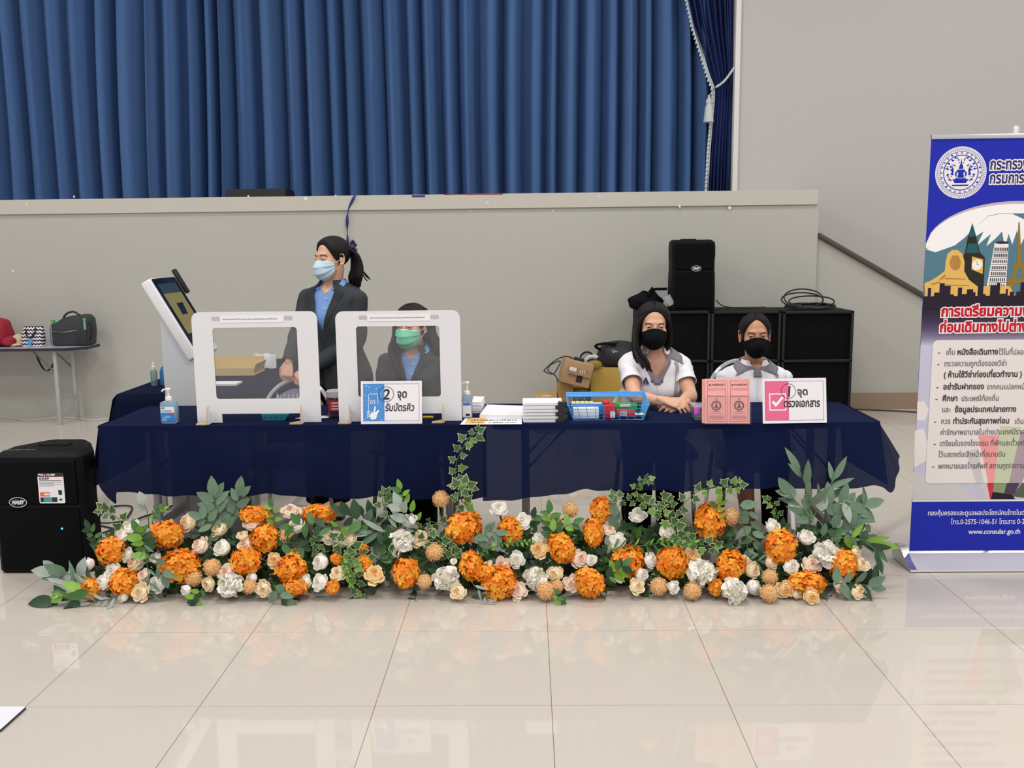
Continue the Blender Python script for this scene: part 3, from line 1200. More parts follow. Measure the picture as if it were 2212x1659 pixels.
def pump_bottle(label, px0, px1, py, pytop, pybody, kind, depth=.045):
    a, b = on(px0, py), on(px1, py)
    c = (a + b) / 2
    w = (b - a).length
    Y = c.y + depth / 2
    T = thing('pump_bottle', label, 'bottle', (c.x, Y, ZT))
    zb = atY((px0 + px1) / 2, pybody, c.y).z
    zt = atY((px0 + px1) / 2, pytop, c.y).z
    hb = zb - ZT
    m = MB()
    rings = []
    for z, k in ((0.001, .9), (.006, 1), (hb * .9, 1), (hb * .97, .9), (hb, .6), (hb + .004, .42)):
        rings.append([Vector((c.x + x * k, Y + y * k, ZT + z)) for x, y in rrect(-w / 2, -depth / 2, w / 2, depth / 2, .009, 4)])
    m.loft(rings)
    m.build('bottle_body', gel_blue, T)
    # label
    m = MB()
    z0, z1 = ZT + hb * .1, ZT + hb * (.78 if kind == 1 else .72)
    Yl = Y - depth / 2 - .0009
    Ml = XZ(Yl, c.x - w * .42, z0)
    lw, lh = w * .84, z1 - z0
    m.prism([(0, 0), (lw, 0), (lw, lh), (0, lh)], .0006, Ml, 0 if kind == 1 else 2)
    if kind == 1:
        m.sheet([(0, lh * .62), (lw, lh * .62), (lw, lh), (0, lh)], Ml, .0009, 2)
        m.sheet(rrect(lw * .68, lh * .42, lw * .92, lh * .56, .002, 2), Ml, .0009, 1)
        m.text('3M', .011, Ml @ Matrix.Translation((lw * .06, lh * .86, 0)), .0012, 3, bold=.05)
        for k in range(2):
            m.sheet([(lw * .06, lh * (.74 - k * .06)), (lw * .8, lh * (.74 - k * .06)), (lw * .8, lh * (.765 - k * .06)), (lw * .06, lh * (.765 - k * .06))], Ml, .0012, 3)
        for k in range(3):
            m.sheet([(lw * .06, lh * (.08 + k * .05)), (lw * .4, lh * (.08 + k * .05)), (lw * .4, lh * (.1 + k * .05)), (lw * .06, lh * (.1 + k * .05))], Ml, .0012, 2)
        m.sheet([(lw * .1, lh * .3), (lw * .45, lh * .42), (lw * .8, lh * .34), (lw * .6, lh * .26), (lw * .3, lh * .24)], Ml, .0010, 4)
    else:
        m.sheet([(lw * .05, lh * .8), (lw * .95, lh * .8), (lw * .95, lh * .98), (lw * .05, lh * .98)], Ml, .0009, 0)
        m.sheet(circle(lw * .6, lh * .95, .005, 10), Ml, .0012, 1)
        m.sheet([(lw * .35, lh * .05), (lw * .85, lh * .05), (lw * .85, lh * .22), (lw * .35, lh * .22)], Ml, .0011, 3)
    m.build('label', [lab_blue, lab_red, lab_pale, ink_m, mat('label_light_blue', (110, 180, 235), .4)], T, smooth=0)
    m = MB()
    m.lathe([(.010, 0), (.0155, .001), (.0155, .017), (.011, .019), (.0045, .021), (.0045, zt - zb - .012), (.011, zt - zb - .011), (.012, zt - zb - .002), (.009, zt - zb)], (c.x, Y, zb + .003), 16)
    zn = zt - .004
    m.tube([(c.x, Y, zn), (c.x - .02, Y - .006, zn), (c.x - .028, Y - .008, zn - .008)], [.006, .005, .004], 8)
    m.build('pump', pump_m, T)
    return T


pump_bottle('clear hand gel pump bottle with blue label, left end of the front table', 347, 381, 916, 841, 868, 1)
pump_bottle('pale blue hand gel pump bottle beside the right screen, before the paper pile', 998, 1020, 905, 827, 856, 2, .05)

# jar with a red label between the screens
c = on(722, 903)
T = thing('sweet_jar', 'plastic jar with red label standing between the two white screens', 'jar', (c.x, c.y + .04, ZT))
m = MB().lathe([(.036, .001), (.042, .006), (.044, .05), (.044, .092), (.04, .098)], (c.x, c.y + .04, ZT), 20)
m.build('jar_body', see_through('smoky_plastic', (70, 52, 74), 0.3, .06, .06), T)
m = MB().lathe([(.041, .098), (.043, .1), (.043, .126), (.038, .131), (.02, .132)], (c.x, c.y + .04, ZT), 20)
m.build('lid', see_through('pale_lid', (222, 216, 222), .2, .1, .05), T)
m = MB()
m.grid(lambda u, v: Vector((c.x + .0447 * math.sin((u - .4) * 1.5), c.y + .04 - .0447 * math.cos((u - .4) * 1.5), ZT + .035 + .05 * v)), 8, 1)
for k in range(3):
    m.grid(lambda u, v: Vector((c.x + .0452 * math.sin((u * .5 - .15) * 1.5), c.y + .04 - .0452 * math.cos((u * .5 - .15) * 1.5), ZT + .042 + k * .014 + .006 * v)), 6, 1, 1)
m.build('label', [lab_red, lab_pale], T)

# ------------------------------------------------------------------ papers
def sheet_stack(name, label, cat, pts, z0, h, mats, group=None, jit=0.0, n=6, seed=0):
    """pile of sheets; pts = 4 pixel corners of the bottom outline on the table"""
    rnd = random.Random(seed)
    m = MB()
    P = [on(x, y) for x, y in pts]
    for k in range(n):
        d = Vector((rnd.uniform(-jit, jit), rnd.uniform(-jit, jit), 0))
        za, zb = z0 + h * k / n, z0 + h * (k + 0.94) / n
        vs = [Vector((p.x, p.y, ZT + za)) + d for p in P] + [Vector((p.x, p.y, ZT + zb)) + d for p in P]
        m.add(vs, [(3, 2, 1, 0), (4, 5, 6, 7), (0, 1, 5, 4), (1, 2, 6, 5), (2, 3, 7, 6), (3, 0, 4, 7)])
    return m, P


m, P = sheet_stack('', '', '', [(1036, 905), (1130, 906), (1136, 885), (1052, 882)], .002, .018, None, jit=.001, n=8)
tag(m.build('paper_stack', paper_m, smooth=0), 'pile of blank white paper lying right of the hand gel bottle', 'paper')
m, P = sheet_stack('', '', '', [(1020, 893), (1040, 893), (1047, 880), (1024, 879)], .001, .055, None, jit=.003, n=10, seed=3)
tag(m.build('paper_slips', paper_m, smooth=0), 'small tall pile of white slips behind the right hand gel bottle', 'paper')
# price sheet at the table edge
a, b, c_, d = on(994, 918), on(1127, 917), on(1130, 905), on(1006, 904)
T = thing('price_sheet', 'flat sheet with orange panel and fee lettering at the table edge', 'sheet', (a.x, a.y, ZT))
M = plane_at((a.x, a.y, ZT + .0016), b - a, d - a)
w, h = (b - a).length, (d - a).length
m = MB().prism([(0, 0), (w, 0), (w, h), (.012, h)], .0006, M, 0)
m.sheet([(.018, h * .12), (w * .40, h * .12), (w * .40, h * .92), (.026, h * .92)], M, .001, 1)
m.text('ค่าธรรมเนียม', .040, M @ Matrix.Translation((.04, h * .55, 0)), .0014, 2, bold=.03, sx=1.05)
m.text('เล่มละ', .026, M @ Matrix.Translation((.04, h * .2, 0)), .0014, 2, bold=.03)
m.text('1,000 บาท', .032, M @ Matrix.Translation((w * .44, h * .16, 0)), .0014, 2, bold=.035)
m.build('printed_sheet', [paper_m, mat('orange_print', (240, 176, 84), .5), dark_ink], T, smooth=0)

clip_m = mat('black_binder_clip', (24, 24, 28), 0.35)
for k in range(6):
    j = random.Random(k + 40)
    dx = j.uniform(-.004, .004)
    nm = ['lowest', 'second lowest', 'third', 'fourth', 'fifth', 'topmost'][k]
    zz = .002 + k * .0155
    a = on(1131, 914)
    b = on(1226, 914)
    T = thing('document_bundle', '%s white document bundle with black clips in the stack left of the basket' % nm if k in (0, 1, 5) else '%s white document bundle from below in the clipped stack left of the basket' % nm, 'documents', (a.x, a.y, ZT + zz), 'clipped document bundles')
    w = b.x - a.x - .02
    m = MB()
    for q in range(4):
        m.box((a.x + w / 2 + dx + j.uniform(-.002, .002), a.y + .075 + k * .002, ZT + zz + .0016 + q * .0031), (w, .14, .0027))
    m.build('sheets', paper_m, T, smooth=0)
    cx = a.x + w - .035 + (k % 2) * .012
    m = MB()
    Mc = Matrix(((1, 0, 0, cx), (0, 1, 0, a.y + .004 + k * .002), (0, 0, 1, ZT + zz), (0, 0, 0, 1)))
    m.prism([(0, -.006), (.042, -.006), (.042, .02), (0, .02)], .015, Mc)
    m.tube([(cx + .008, a.y + .02, ZT + zz + .015), (cx + .006, a.y + .045, ZT + zz + .0158), (cx + .03, a.y + .045, ZT + zz + .0158), (cx + .03, a.y + .02, ZT + zz + .015)], .0012, 5)
    m.build('binder_clip', clip_m, T)

# little things under and beside the screens
teal_m = mat('teal_plastic', (22, 138, 158), .4)
a, b = on(568, 909), on(614, 909)
m = MB()
w = b.x - a.x
m.prism([(0, 0), (w, 0), (w + .022, .03), (-.008, .03)], .07, Matrix(((1, 0, 0, a.x), (0, 0, -1, a.y + .07), (0, 1, 0, ZT + .001), (0, 0, 0, 1))))
for k in range(4):
    m.box((a.x + .012 + k * w / 4, a.y - .0005, ZT + .015), (.005, .001, .008), 1)
tag(m.build('teal_tray', [teal_m, ink_m], smooth=0), 'small teal plastic tray showing under the left screen', 'tray')
a = on(650, 905)
m = MB()
m.prism([(-.03, -.01), (.05, -.02), (.13, .0), (.14, .05), (.02, .06)], .001, Matrix.Translation((a.x, a.y + .01, ZT + .002)))
tag(m.build('loose_paper', paper_m, smooth=0), 'loose sheet of white paper behind the left screen, by the jar', 'paper')
a = on(916, 905)
m = MB().rbox((a.x + .018, a.y + .012, ZT + .006), (.05, .02, .01), .003)
tag(m.build('yellow_eraser', mat('yellow_plastic', (222, 196, 60), .5)), 'small yellow strip lying under the right screen beside the blue sign', 'stationery')

# clear box with purple clips beside the leaflets
a, b = on(1503, 912), on(1532, 916)
T = thing('clip_box', 'clear plastic box with a purple catch, left of the pink leaflets', 'box', (a.x + .035, a.y + .06, ZT))
m = MB()
cx, cy = a.x + .04, a.y + .07
rings = [[Vector((cx + x, cy + y, ZT + z)) for x, y in rrect(-wx, -.06 * wx / .045, wx, .06 * wx / .045, .01, 3)] for z, wx in ((.001, .038), (.006, .042), (.062, .046))]
m.loft(rings)
m.build('box_body', see_through('clear_plastic_box', (190, 196, 212), .7, .1, .07), T)
m = MB().rbox((cx, cy, ZT + .067), (.098, .128, .01), .003)
m.build('lid', see_through('clear_box_lid', (205, 205, 220), .5, .1, .07), T)
m = MB().rbox((cx - .034, cy - .062, ZT + .052), (.028, .012, .036), .005)
m.build('catch', mat('purple_plastic', (206, 96, 206), .35), T)

# ------------------------------------------------------------------ blue wire basket and what lies in it
bl_m = mat('blue_wire', (66, 158, 230), .35)
a, b = on(1238, 909), on(1391, 909)
X0, X1, Y0, Y1 = a.x, b.x, a.y, a.y + .15
T = thing('wire_basket', 'sky blue wire basket of stationery in front of the woman with long dark hair', 'basket', ((X0 + X1) / 2, (Y0 + Y1) / 2, ZT))
zr = ZT + .085
ex = .025
m = MB()
zt_ = ZT + .003
top = [(X0 - ex, Y0 - .012, zr - .012), (X1 + ex, Y0 - .012, zr - .012), (X1 + ex, Y1 + .02, zr + .02), (X0 - ex, Y1 + .02, zr + .02)]
bot = [(X0, Y0, zt_), (X1, Y0, zt_), (X1, Y1, zt_), (X0, Y1, zt_)]
for lp in (top, bot):
    for i in range(4):
        m.tube([lp[i], lp[(i + 1) % 4]], .0026, 6)
for i in range(4):
    m.tube([top[i], bot[i]], .0026, 6)
m.build('rim_wires', bl_m, T)
m = MB()
for k in range(1, 9):
    t = k / 9
    m.tube([Vector(top[0]).lerp(Vector(top[1]), t), Vector(bot[0]).lerp(Vector(bot[1]), t), Vector(bot[3]).lerp(Vector(bot[2]), t), Vector(top[3]).lerp(Vector(top[2]), t)], .0013, 5)
for s in (.25, .5, .75):
    lp = [Vector(bot[i]).lerp(Vector(top[i]), s) for i in range(4)]
    for i in range(4):
        m.tube([lp[i], lp[(i + 1) % 4]], .0013, 5)
o = m.build('mesh_wires', bl_m, T)
m = MB()
m.add([Vector(top[3]) + Vector((0, .002, .004)), Vector(top[2]) + Vector((0, .002, .004)), Vector(top[2]) + Vector((0, -.008, -.018)), Vector(top[3]) + Vector((0, -.008, -.018))], [(0, 1, 2, 3)])
m.build('back_band', mat('blue_band', (40, 152, 240), .3), T, smooth=0, thick=.003)
m = MB()
for i, j in ((1, 2),):
    A, B, C, D_ = Vector(top[i]), Vector(top[j]), Vector(bot[j]), Vector(bot[i])
    m.add([A, B, C, D_], [(0, 1, 2, 3)])
m.build('side_panel', mat('blue_side', (70, 170, 235), .3), T, smooth=0, thick=.002)


def put(name, label, cat, px, py, sz, col, rotz=0, rotx=0, dz=0.0, dy=0.0, extra=None, group=None, r=.003):
    """small box in the basket; px,py: its lower front middle as seen"""
    Y = Y0 + .012 + dy
    p = atY(px, py, Y)
    R = Matrix.Rotation(rotz, 3, 'Y') @ Matrix.Rotation(rotx, 3, 'X')
    c = p + Vector((0, sz[1] / 2, sz[2] / 2))
    m = MB().rbox(c, sz, r, 0, R)
    if extra:
        extra(m, c, R)
    o = m.build(name, [mat(name + '_%d_%d_%d' % col, col, .4), paper_m, ink_m])
    return tag(o, label, cat, group)


for k in range(5):
    put('eraser_pack', ['leftmost', 'second', 'middle', 'fourth', 'rightmost'][k] + ' of five pale yellow packs in a row at the left of the blue basket', 'stationery', 1239 + k * 9.6, 889, (.0195, .03, .046), (238, 232, 176), dy=.09, group='yellow packs in the basket')
put('white_box', 'long white carton at the front left of the blue basket', 'box', 1266, 905, (.12, .04, .052), (226, 232, 240))
put('blue_folder', 'blue folder standing behind the white carton in the basket', 'folder', 1270, 897, (.15, .006, .055), (58, 140, 214), dy=.055)
put('white_refill_box', 'small white box between the yellow packs and the red dispenser', 'box', 1289, 890, (.05, .03, .042), (220, 222, 232), dy=.095)
R_ = put('tape_dispenser', 'red tape dispenser standing in the middle of the blue basket', 'stationery', 1317, 906, (.052, .035, .075), (196, 26, 38),
         extra=lambda m, c, R: (m.ball(c + Vector((-.016, 0, .04)), (.018, .016, .012), 12, 8), m.box(c + Vector((.014, -.0185, -.014)), (.022, .002, .03), 1)), r=.008)
put('red_carton', 'red carton with a barcode at the front right of the blue basket', 'box', 1352, 900, (.085, .03, .03), (196, 40, 56), rotz=.06,
    extra=lambda m, c, R: (m.box(c + Vector((-.012, -.016, 0)), (.032, .001, .02), 1), [m.box(c + Vector((-.024 + q * .0034, -.0168, 0)), (.0015, .001, .013), 2) for q in range(8)]))
put('green_packet', 'crinkled green packet with yellow lettering at the back right of the basket', 'packet', 1352, 893, (.115, .03, .05), (40, 150, 62), dy=.085, rotz=.05,
    extra=lambda m, c, R: m.box(c + Vector((-.004, -.0165, .014)), (.05, .001, .012), 1), r=.012)
p = atY(1383, 897, Y0 + .03)
m = MB().tube([p + Vector((-.026, 0, .004)), p + Vector((.012, 0, .004))], .010, 12)
m.tube([p + Vector((.012, 0, .004)), p + Vector((.026, 0, .004))], .011, 12, 1)
tag(m.build('glue_stick', [mat('glue_stick_white', (232, 232, 226), .4), mat('glue_stick_cap', (228, 208, 70), .4)]), 'white glue stick with yellow cap at the right end of the basket', 'stationery')
# ================================================================== kiosk, loudspeakers, bags, boxes, banner
white_pl = mat('white_plastic', (226, 226, 228), .35)
grey_pl = mat('light_grey_plastic', (196, 198, 202), .45, var=.03, vscale=10)
glass_b = mat('black_screen_glass', (16, 18, 30), .08, coat=.5)
chrome_m = mat('chrome', (214, 214, 216), .12, metal=1.0)

# ------------------------------------------------------------------ queue kiosk
Yk, Wk = 4.84, 0.34
K = thing('queue_kiosk', 'white touch screen kiosk with a tilted screen, behind the left end of the table', 'kiosk', (-1.78, Yk + .17, 0))


def kx(px, py):
    p = atY(px, py, Yk)
    return (p.x, p.z)


Mk = Matrix(((1, 0, 0, 0), (0, 0, -1, Yk + Wk), (0, 1, 0, 0), (0, 0, 0, 1)))
m = MB()
t0, t1 = Vector(kx(323, 601)), Vector(kx(428, 769))
d = (t1 - t0).normalized()
nrm = Vector((d.y, -d.x))
if nrm.x > 0:
    nrm = -nrm
th = .062
q0, q1 = t0 + nrm * th, t1 + nrm * th
bm = bmesh.new()
vs = [bm.verts.new(Mk @ Vector((p.x, p.y, zz))) for zz in (0, Wk) for p in (t0, t1, q1, q0)]
for f in ((3, 2, 1, 0), (4, 5, 6, 7), (0, 1, 5, 4), (1, 2, 6, 5), (2, 3, 7, 6), (3, 0, 4, 7)):
    bm.faces.new([vs[i] for i in f])
bmesh.ops.recalc_face_normals(bm, faces=bm.faces[:])
bmesh.ops.bevel(bm, geom=bm.edges[:], offset=.012, segments=3, affect='EDGES', profile=.5)
m.addbm(bm)
m.build('screen_housing', white_pl, K)
# glass face, lit picture
fn = Vector((-nrm.x, 0, -nrm.y))
o3 = Vector((t0.x, Yk, t0.y)) + fn * .001
ax, ay = Vector((0, 1, 0)), Vector((-d.x, 0, -d.y))
Ls = (t1 - t0).length
m = MB()
Mg = plane_at(Vector((t1.x, Yk, t1.y)) + fn * .0012, Vector((0, 1, 0)), ay)
m.prism(rrect(.008, .05, Wk - .008, Ls - .006, .01, 3), .002, Mg)
m.build('glass', glass_b, K, smooth=0)
m = MB()
m.sheet([(.04, .13), (Wk - .05, .13), (Wk - .05, Ls - .1), (.04, Ls - .1)], Mg, .003, 0)
m.sheet([(.04, Ls - .1), (Wk - .05, Ls - .1), (Wk - .05, Ls - .04), (.04, Ls - .04)], Mg, .003, 1)
m.sheet([(.12, .24), (.2, .24), (.22, .31), (.13, .31)], Mg, .0034, 2)
m.build('display', [mat('display_olive', (60, 56, 30), .15, emit=(150, 138, 82), estr=.55), mat('display_teal', (26, 34, 40), .15, emit=(70, 86, 90), estr=.35), glass_b], K, smooth=0)
# column and foot
m = MB()
cpoly = [kx(351, 690), kx(405, 772), kx(420, 786), kx(433, 800), (kx(433, 800)[0], .3), (kx(346, 700)[0], .3), kx(346, 700)]
ca = kx(351, 680)
c0x, c1x = kx(350, 800)[0], kx(418, 800)[0]
m.prism([(c0x, .02), (c1x, .02), (c1x, kx(418, 772)[1]), (kx(352, 668)[0] + .004, kx(352, 668)[1]), (c0x, kx(350, 690)[1])], Wk - .16, Matrix(((1, 0, 0, 0), (0, 0, -1, Yk + Wk - .14), (0, 1, 0, 0), (0, 0, 0, 1))))
m.build('column', grey_pl, K, smooth=0)
p0, p1 = atY(392, 1100, Yk).x, atY(516, 1100, Yk).x
m = MB().rbox(((p0 + p1) / 2, Yk + .16, .31), (p1 - p0, .26, .62), .008)
m.build('pedestal', grey_pl, K)
m = MB()
for py in (752, 767):
    c = atY(348, py, Yk + .1)
    m.ball(Vector((c0x - .006, Yk + .1, c.z)), .011, 10, 8)
m.build('key_lock', chrome_m, K)
m = MB()
w0, w1 = Vector((*kx(352, 590),)), None
e0 = Vector((t0.x, Yk + Wk + .01, t0.y)) - Vector((d.x, 0, d.y)) * .02
cpos = [e0 + fn * .012 + Vector((d.x, 0, d.y)) * s for s in (-.02, .02, .10, .14)]
Rb = Matrix((Vector((d.x, 0, d.y)), Vector((0, 1, 0)), fn)).transposed()
m.rbox((cpos[0] + cpos[3]) / 2 + Vector((0, .005, 0)), (.15, .034, .024), .006, 0, Rb)
m.build('scanner_bar', mat('matt_black_plastic', (24, 24, 28), .5, bump=.2, bscale=200), K)
c = Vector((t0.x, Yk + .14, t0.y)) + Vector((nrm.x, 0, nrm.y)) * .03 - Vector((d.x, 0, d.y)) * .004
m = MB().rbox(c, (.03, .06, .014), .004)
m.build('top_button', white_pl, K)

# ------------------------------------------------------------------ table with navy cloth behind the kiosk
back_cloth = mat('dark_navy_cloth', (14, 21, 46), .9, spec=.08, var=.06, vscale=5)
X0b, X1b, Y0b, Y1b = -2.38, -1.45, 5.24, 6.9
folding_table('folding_table', 'folding table under the navy cloth behind the kiosk', (X0b + X1b) / 2, (Y0b + Y1b) / 2, .74, 1.6, .715, (-.28, .28))
m = MB()
zb_ = .722
m.grid(lambda u, v: Vector((X0b + (X1b - X0b) * u, Y0b + (Y1b - Y0b) * v, zb_)), 8, 12)


def skirt(ax, ay, bx, by, drop, ph, ox, oy):
    m.grid(lambda u, v: Vector((ax + (bx - ax) * u + ox * (.02 + .03 * v) * (1 if v > 0 else 0) + ox * .02 * v * math.sin(u * 13 + ph),
                               ay + (by - ay) * u + oy * (.02 + .03 * v) * (1 if v > 0 else 0) + oy * .02 * v * math.sin(u * 11 + ph), zb_ - drop * v * (1 + .12 * math.sin(u * 9 + ph)))), 24, 6)


skirt(X0b, Y0b, X1b, Y0b, .15, 0, 0, -1)
skirt(X0b, Y0b, X0b, Y1b, .17, 1, -1, 0)
skirt(X1b, Y0b, X1b, Y1b, .26, 2, 1, 0)
skirt(X0b, Y1b, X1b, Y1b, .26, 2, 0, 1)
# corner fold
cr = Vector((X0b, Y0b, zb_))
pts = [Vector((X0b + .14, Y0b - .05, zb_ - .16)), Vector((X0b + .06, Y0b - .06, zb_ - .25)), Vector((X0b - .03, Y0b - .03, zb_ - .12)), Vector((X0b - .05, Y0b, zb_ - .17))]
m.add([cr] + pts, [(0, 1, 2), (0, 2, 3), (0, 3, 4)])
tag(m.build('tablecloth', back_cloth, smooth=60), 'dark navy cloth on the table behind the kiosk', 'tablecloth')


def onb(px, py, z=.724):
    return atZ(px, py, z)


c = onb(334, 833)
T = thing('spray_bottle', 'small clear spray bottle with white cap on the table behind the kiosk', 'bottle', (c.x, c.y, .724))
m = MB().lathe([(.018, 0), (.02, .004), (.02, .085), (.012, .098)], (c.x, c.y, .724), 16)
m.build('bottle_body', see_through('green_tint_plastic', (120, 160, 165), .45, .08, .07), T)
m = MB().lathe([(.010, .098), (.011, .1), (.011, .118), (.008, .12), (.008, .142), (.006, .143)], (c.x, c.y, .724), 14)
m.build('cap', pump_m, T)
c = onb(353, 833)
m = MB().lathe([(.03, 0), (.034, .005), (.034, .085), (.024, .11), (.012, .118), (.012, .13)], (c.x + .01, c.y + .02, .724), 16)
tag(m.build('blue_bottle', see_through('blue_liquid', (30, 120, 190), .25, .08, .07)), 'blue liquid bottle half hidden by the kiosk column', 'bottle')
c = onb(490, 812)
m = MB()
m.box((c.x, c.y + .12, .728), (.36, .24, .006))
m.box((c.x, c.y + .24, .775), (.36, .005, .1))
m.box((c.x, c.y, .75), (.36, .005, .05))
m.box((c.x + .18, c.y + .12, .765), (.005, .24, .08), 0, Matrix.Rotation(.35, 3, 'Y'))
m.box((c.x - .18, c.y + .12, .765), (.005, .24, .08))
card_m = mat('cardboard', (184, 152, 108), .8, var=.06, vscale=12)
tag(m.build('cardboard_tray', mat('pale_cardboard', (206, 184, 134), .8, var=.05, vscale=8), smooth=0), 'open cardboard tray seen through the left screen', 'tray')
c = onb(484, 832)
m = MB().box((c.x, c.y + .03, .73), (.17, .12, .012))
tag(m.build('paper_pad', paper_m, smooth=0), 'white paper pad in front of the cardboard tray', 'paper')
c = atY(573, 787, 6.35)
m = MB()
for sg in (-1, 1):
    m.grid(lambda u, v: Vector((c.x - .078 + .156 * u, 6.35 + sg * .03 * (math.sin(pi * u) * (1 - v * .9)) ** .5 + sg * .004 * math.sin(u * 17) * v, .724 + .10 * v + .004 * math.sin(u * 13))), 18, 10)
tag(m.build('tissue_pack', mat('white_plastic_wrap', (226, 228, 232), .3)), 'white tissue pack standing on the table, seen through the left screen', 'tissue pack')

# ------------------------------------------------------------------ bag table on the left
zbt = atY(90, 748, 8.2).z
xr = atY(206, 745, 8.3).x
folding_table('bag_table', 'grey folding table with bags by the stage wall at far left', xr - .9, 8.27, 1.8, .5, zbt, (-.7, .62), chamfer=.13)


def onbag(px, py):
    return atZ(px, py, zbt)


maroon = mat('maroon_cloth', (150, 22, 46), .75, var=.12, vscale=10, bump=.2, bscale=60)
c = onbag(2, 748)
rnd = random.Random(5)


def soft(m, c, sx, sy, sz, k=.12, seed=1, n=24, mm=16, pw=2.6, top=1.0, mi=0):
    """soft bag shape: superellipsoid with dents, sitting on z=c.z"""
    r = random.Random(seed)
    ph = [r.uniform(0, 6) for _ in range(6)]

    def fn(u, v):
        th, fi = pi * (1 - v), 2 * pi * u
        a, b = math.sin(th), math.cos(th)
        e = 2 / pw

        def sp(x):
            return math.copysign(abs(x) ** e, x)
        x, y, z = sp(a) * sp(math.cos(fi)), sp(a) * sp(math.sin(fi)), sp(b)
        f = 1 + k * (math.sin(3 * fi + ph[0] + z * 2) * .4 + math.sin(5 * fi + ph[1]) * .2 * (z + 1) + math.sin(4 * z + ph[2] + 2 * fi) * .35)
        tp = 1 - (1 - top) * (z + 1) / 2
        return Vector((c[0] + sx * x * f * tp, c[1] + sy * y * f * tp, c[2] + sz * (z + 1) / 2 * 2 * (1 + .5 * k * math.sin(2 * fi + ph[3]))))
    m.grid(fn, n, mm, mi, closed=True)


m = MB()
soft(m, (c.x - .12, 8.25, zbt + .001), .215, .13, .128, .07, 3, 32, 24, 4.5, .92)
soft(m, (c.x + .11, 8.2, zbt + .001), .06, .07, .045, .15, 8)
tag(m.build('maroon_bag', maroon), 'soft maroon bag at the left picture edge on the bag table', 'bag')
c = onbag(44, 747)
m = MB()
soft(m, (c.x, 8.24, zbt + .001), .055, .05, .05, .2, 11)
soft(m, (c.x - .015, 8.2, zbt + .001), .06, .05, .016, .15, 4)
tag(m.build('cream_cloth', mat('cream_fabric', (204, 186, 158), .8, var=.1, vscale=14)), 'crumpled cream cloth between the maroon bag and the zigzag bag', 'cloth')

# zigzag tote
zig = bpy.data.materials.new('zigzag_print')
zig.use_nodes = True
nt = zig.node_tree
bs = nt.nodes['Principled BSDF']
bs.inputs['Roughness'].default_value = .7
tc = nt.nodes.new('ShaderNodeTexCoord')
sp = nt.nodes.new('ShaderNodeSeparateXYZ')
nt.links.new(tc.outputs['Object'], sp.inputs[0])


def mnode(op, a, b=None):
    n = nt.nodes.new('ShaderNodeMath')
    n.operation = op
    for i, v in enumerate((a, b)):
        if isinstance(v, (int, float)):
            n.inputs[i].default_value = v
        elif v is not None:
            nt.links.new(v, n.inputs[i])
    return n.outputs[0]


tri = mnode('PINGPONG', sp.outputs['X'], .0135)
zz = mnode('ADD', sp.outputs['Z'], tri)
fr = mnode('FRACT', mnode('DIVIDE', mnode('ADD', zz, 5.0), .031))
st = mnode('GREATER_THAN', fr, .5)
cr_ = nt.nodes.new('ShaderNodeMix')
cr_.data_type = 'RGBA'
cr_.inputs['A'].default_value = rgb(30, 26, 40)
cr_.inputs['B'].default_value = rgb(235, 232, 235)
nt.links.new(st, cr_.inputs['Factor'])
nt.links.new(cr_.outputs['Result'], bs.inputs['Base Color'])
a, b = onbag(55, 747), onbag(99, 747)
T = thing('zigzag_tote', 'black and white zigzag tote bag with a blue tag on the bag table', 'bag', ((a.x + b.x) / 2, 8.22, zbt))
m = MB()
cx = (a.x + b.x) / 2
hh = atY(80, 705, 8.2).z - zbt
rings = [[Vector((cx + x + lean, 8.22 + y, zbt + .001 + z)) for x, y in rrect(-wx, -wy, wx, wy, .02, 3)] for z, wx, wy, lean in ((0, .088, .045, 0), (.05, .094, .05, 0), (hh * .6, .092, .045, .004), (hh, .085, .02, .012))]
m.loft(rings)
m.build('tote_body', zig, T)
m = MB()
for s in (-.0,):
    m.tube(smooth_path([(cx - .035, 8.17, zbt + hh * .9), (cx - .03, 8.165, zbt + hh * .6), (cx + .0, 8.16, zbt + hh * .45), (cx + .04, 8.165, zbt + hh * .65), (cx + .055, 8.17, zbt + hh * .95)], 5), .008, 6)
m.build('handle', mat('black_strap', (30, 28, 40), .6), T)
m = MB().rbox((cx + .0, 8.155, zbt + hh * .24), (.035, .004, .06), .002, 0, Matrix.Rotation(.5, 3, 'Y'))
m.build('blue_tag', mat('blue_tag_plastic', (70, 160, 220), .4), T)

# water bottles
wat = see_through('clear_water_bottle', (190, 205, 210), .6, .06, .09)
capg = mat('green_cap', (60, 180, 80), .4)
c = onbag(106, 748)
T = thing('water_bottle', 'clear water bottle with green cap between zigzag tote and dark bag', 'bottle', (c.x, 8.3, zbt))
zt = atY(102, 700, 8.3).z
m = MB().lathe([(.034, 0)] + [(.036 if k % 2 else .033, .012 + k * .016) for k in range(9)] + [(.034, .16), (.022, .185), (.014, .2), (.014, .208)], (c.x, 8.3, zbt + .001), 16)
m.build('bottle_body', wat, T)
m = MB().lathe([(.017, .205), (.017, .228), (.014, .23)], (c.x, 8.3, zbt), 14)
m.build('cap', capg, T)

# dark holdall with pocket bottle
dk = mat('dark_grey_canvas', (52, 56, 58), .7, var=.12, vscale=15, bump=.15, bscale=200)
a, b = onbag(113, 748), onbag(192, 748)
cx = (a.x + b.x) / 2
T = thing('dark_holdall', 'dark grey holdall with handles and side pocket on the bag table', 'bag', (cx, 8.28, zbt))
Mx = Matrix(((1, 0, 0, 0), (0, 0, -1, 8.36), (0, 1, 0, 0), (0, 0, 0, 1)))


def bx(px, py):
    p = atY(px, py, 8.2)
    return (p.x, p.z)


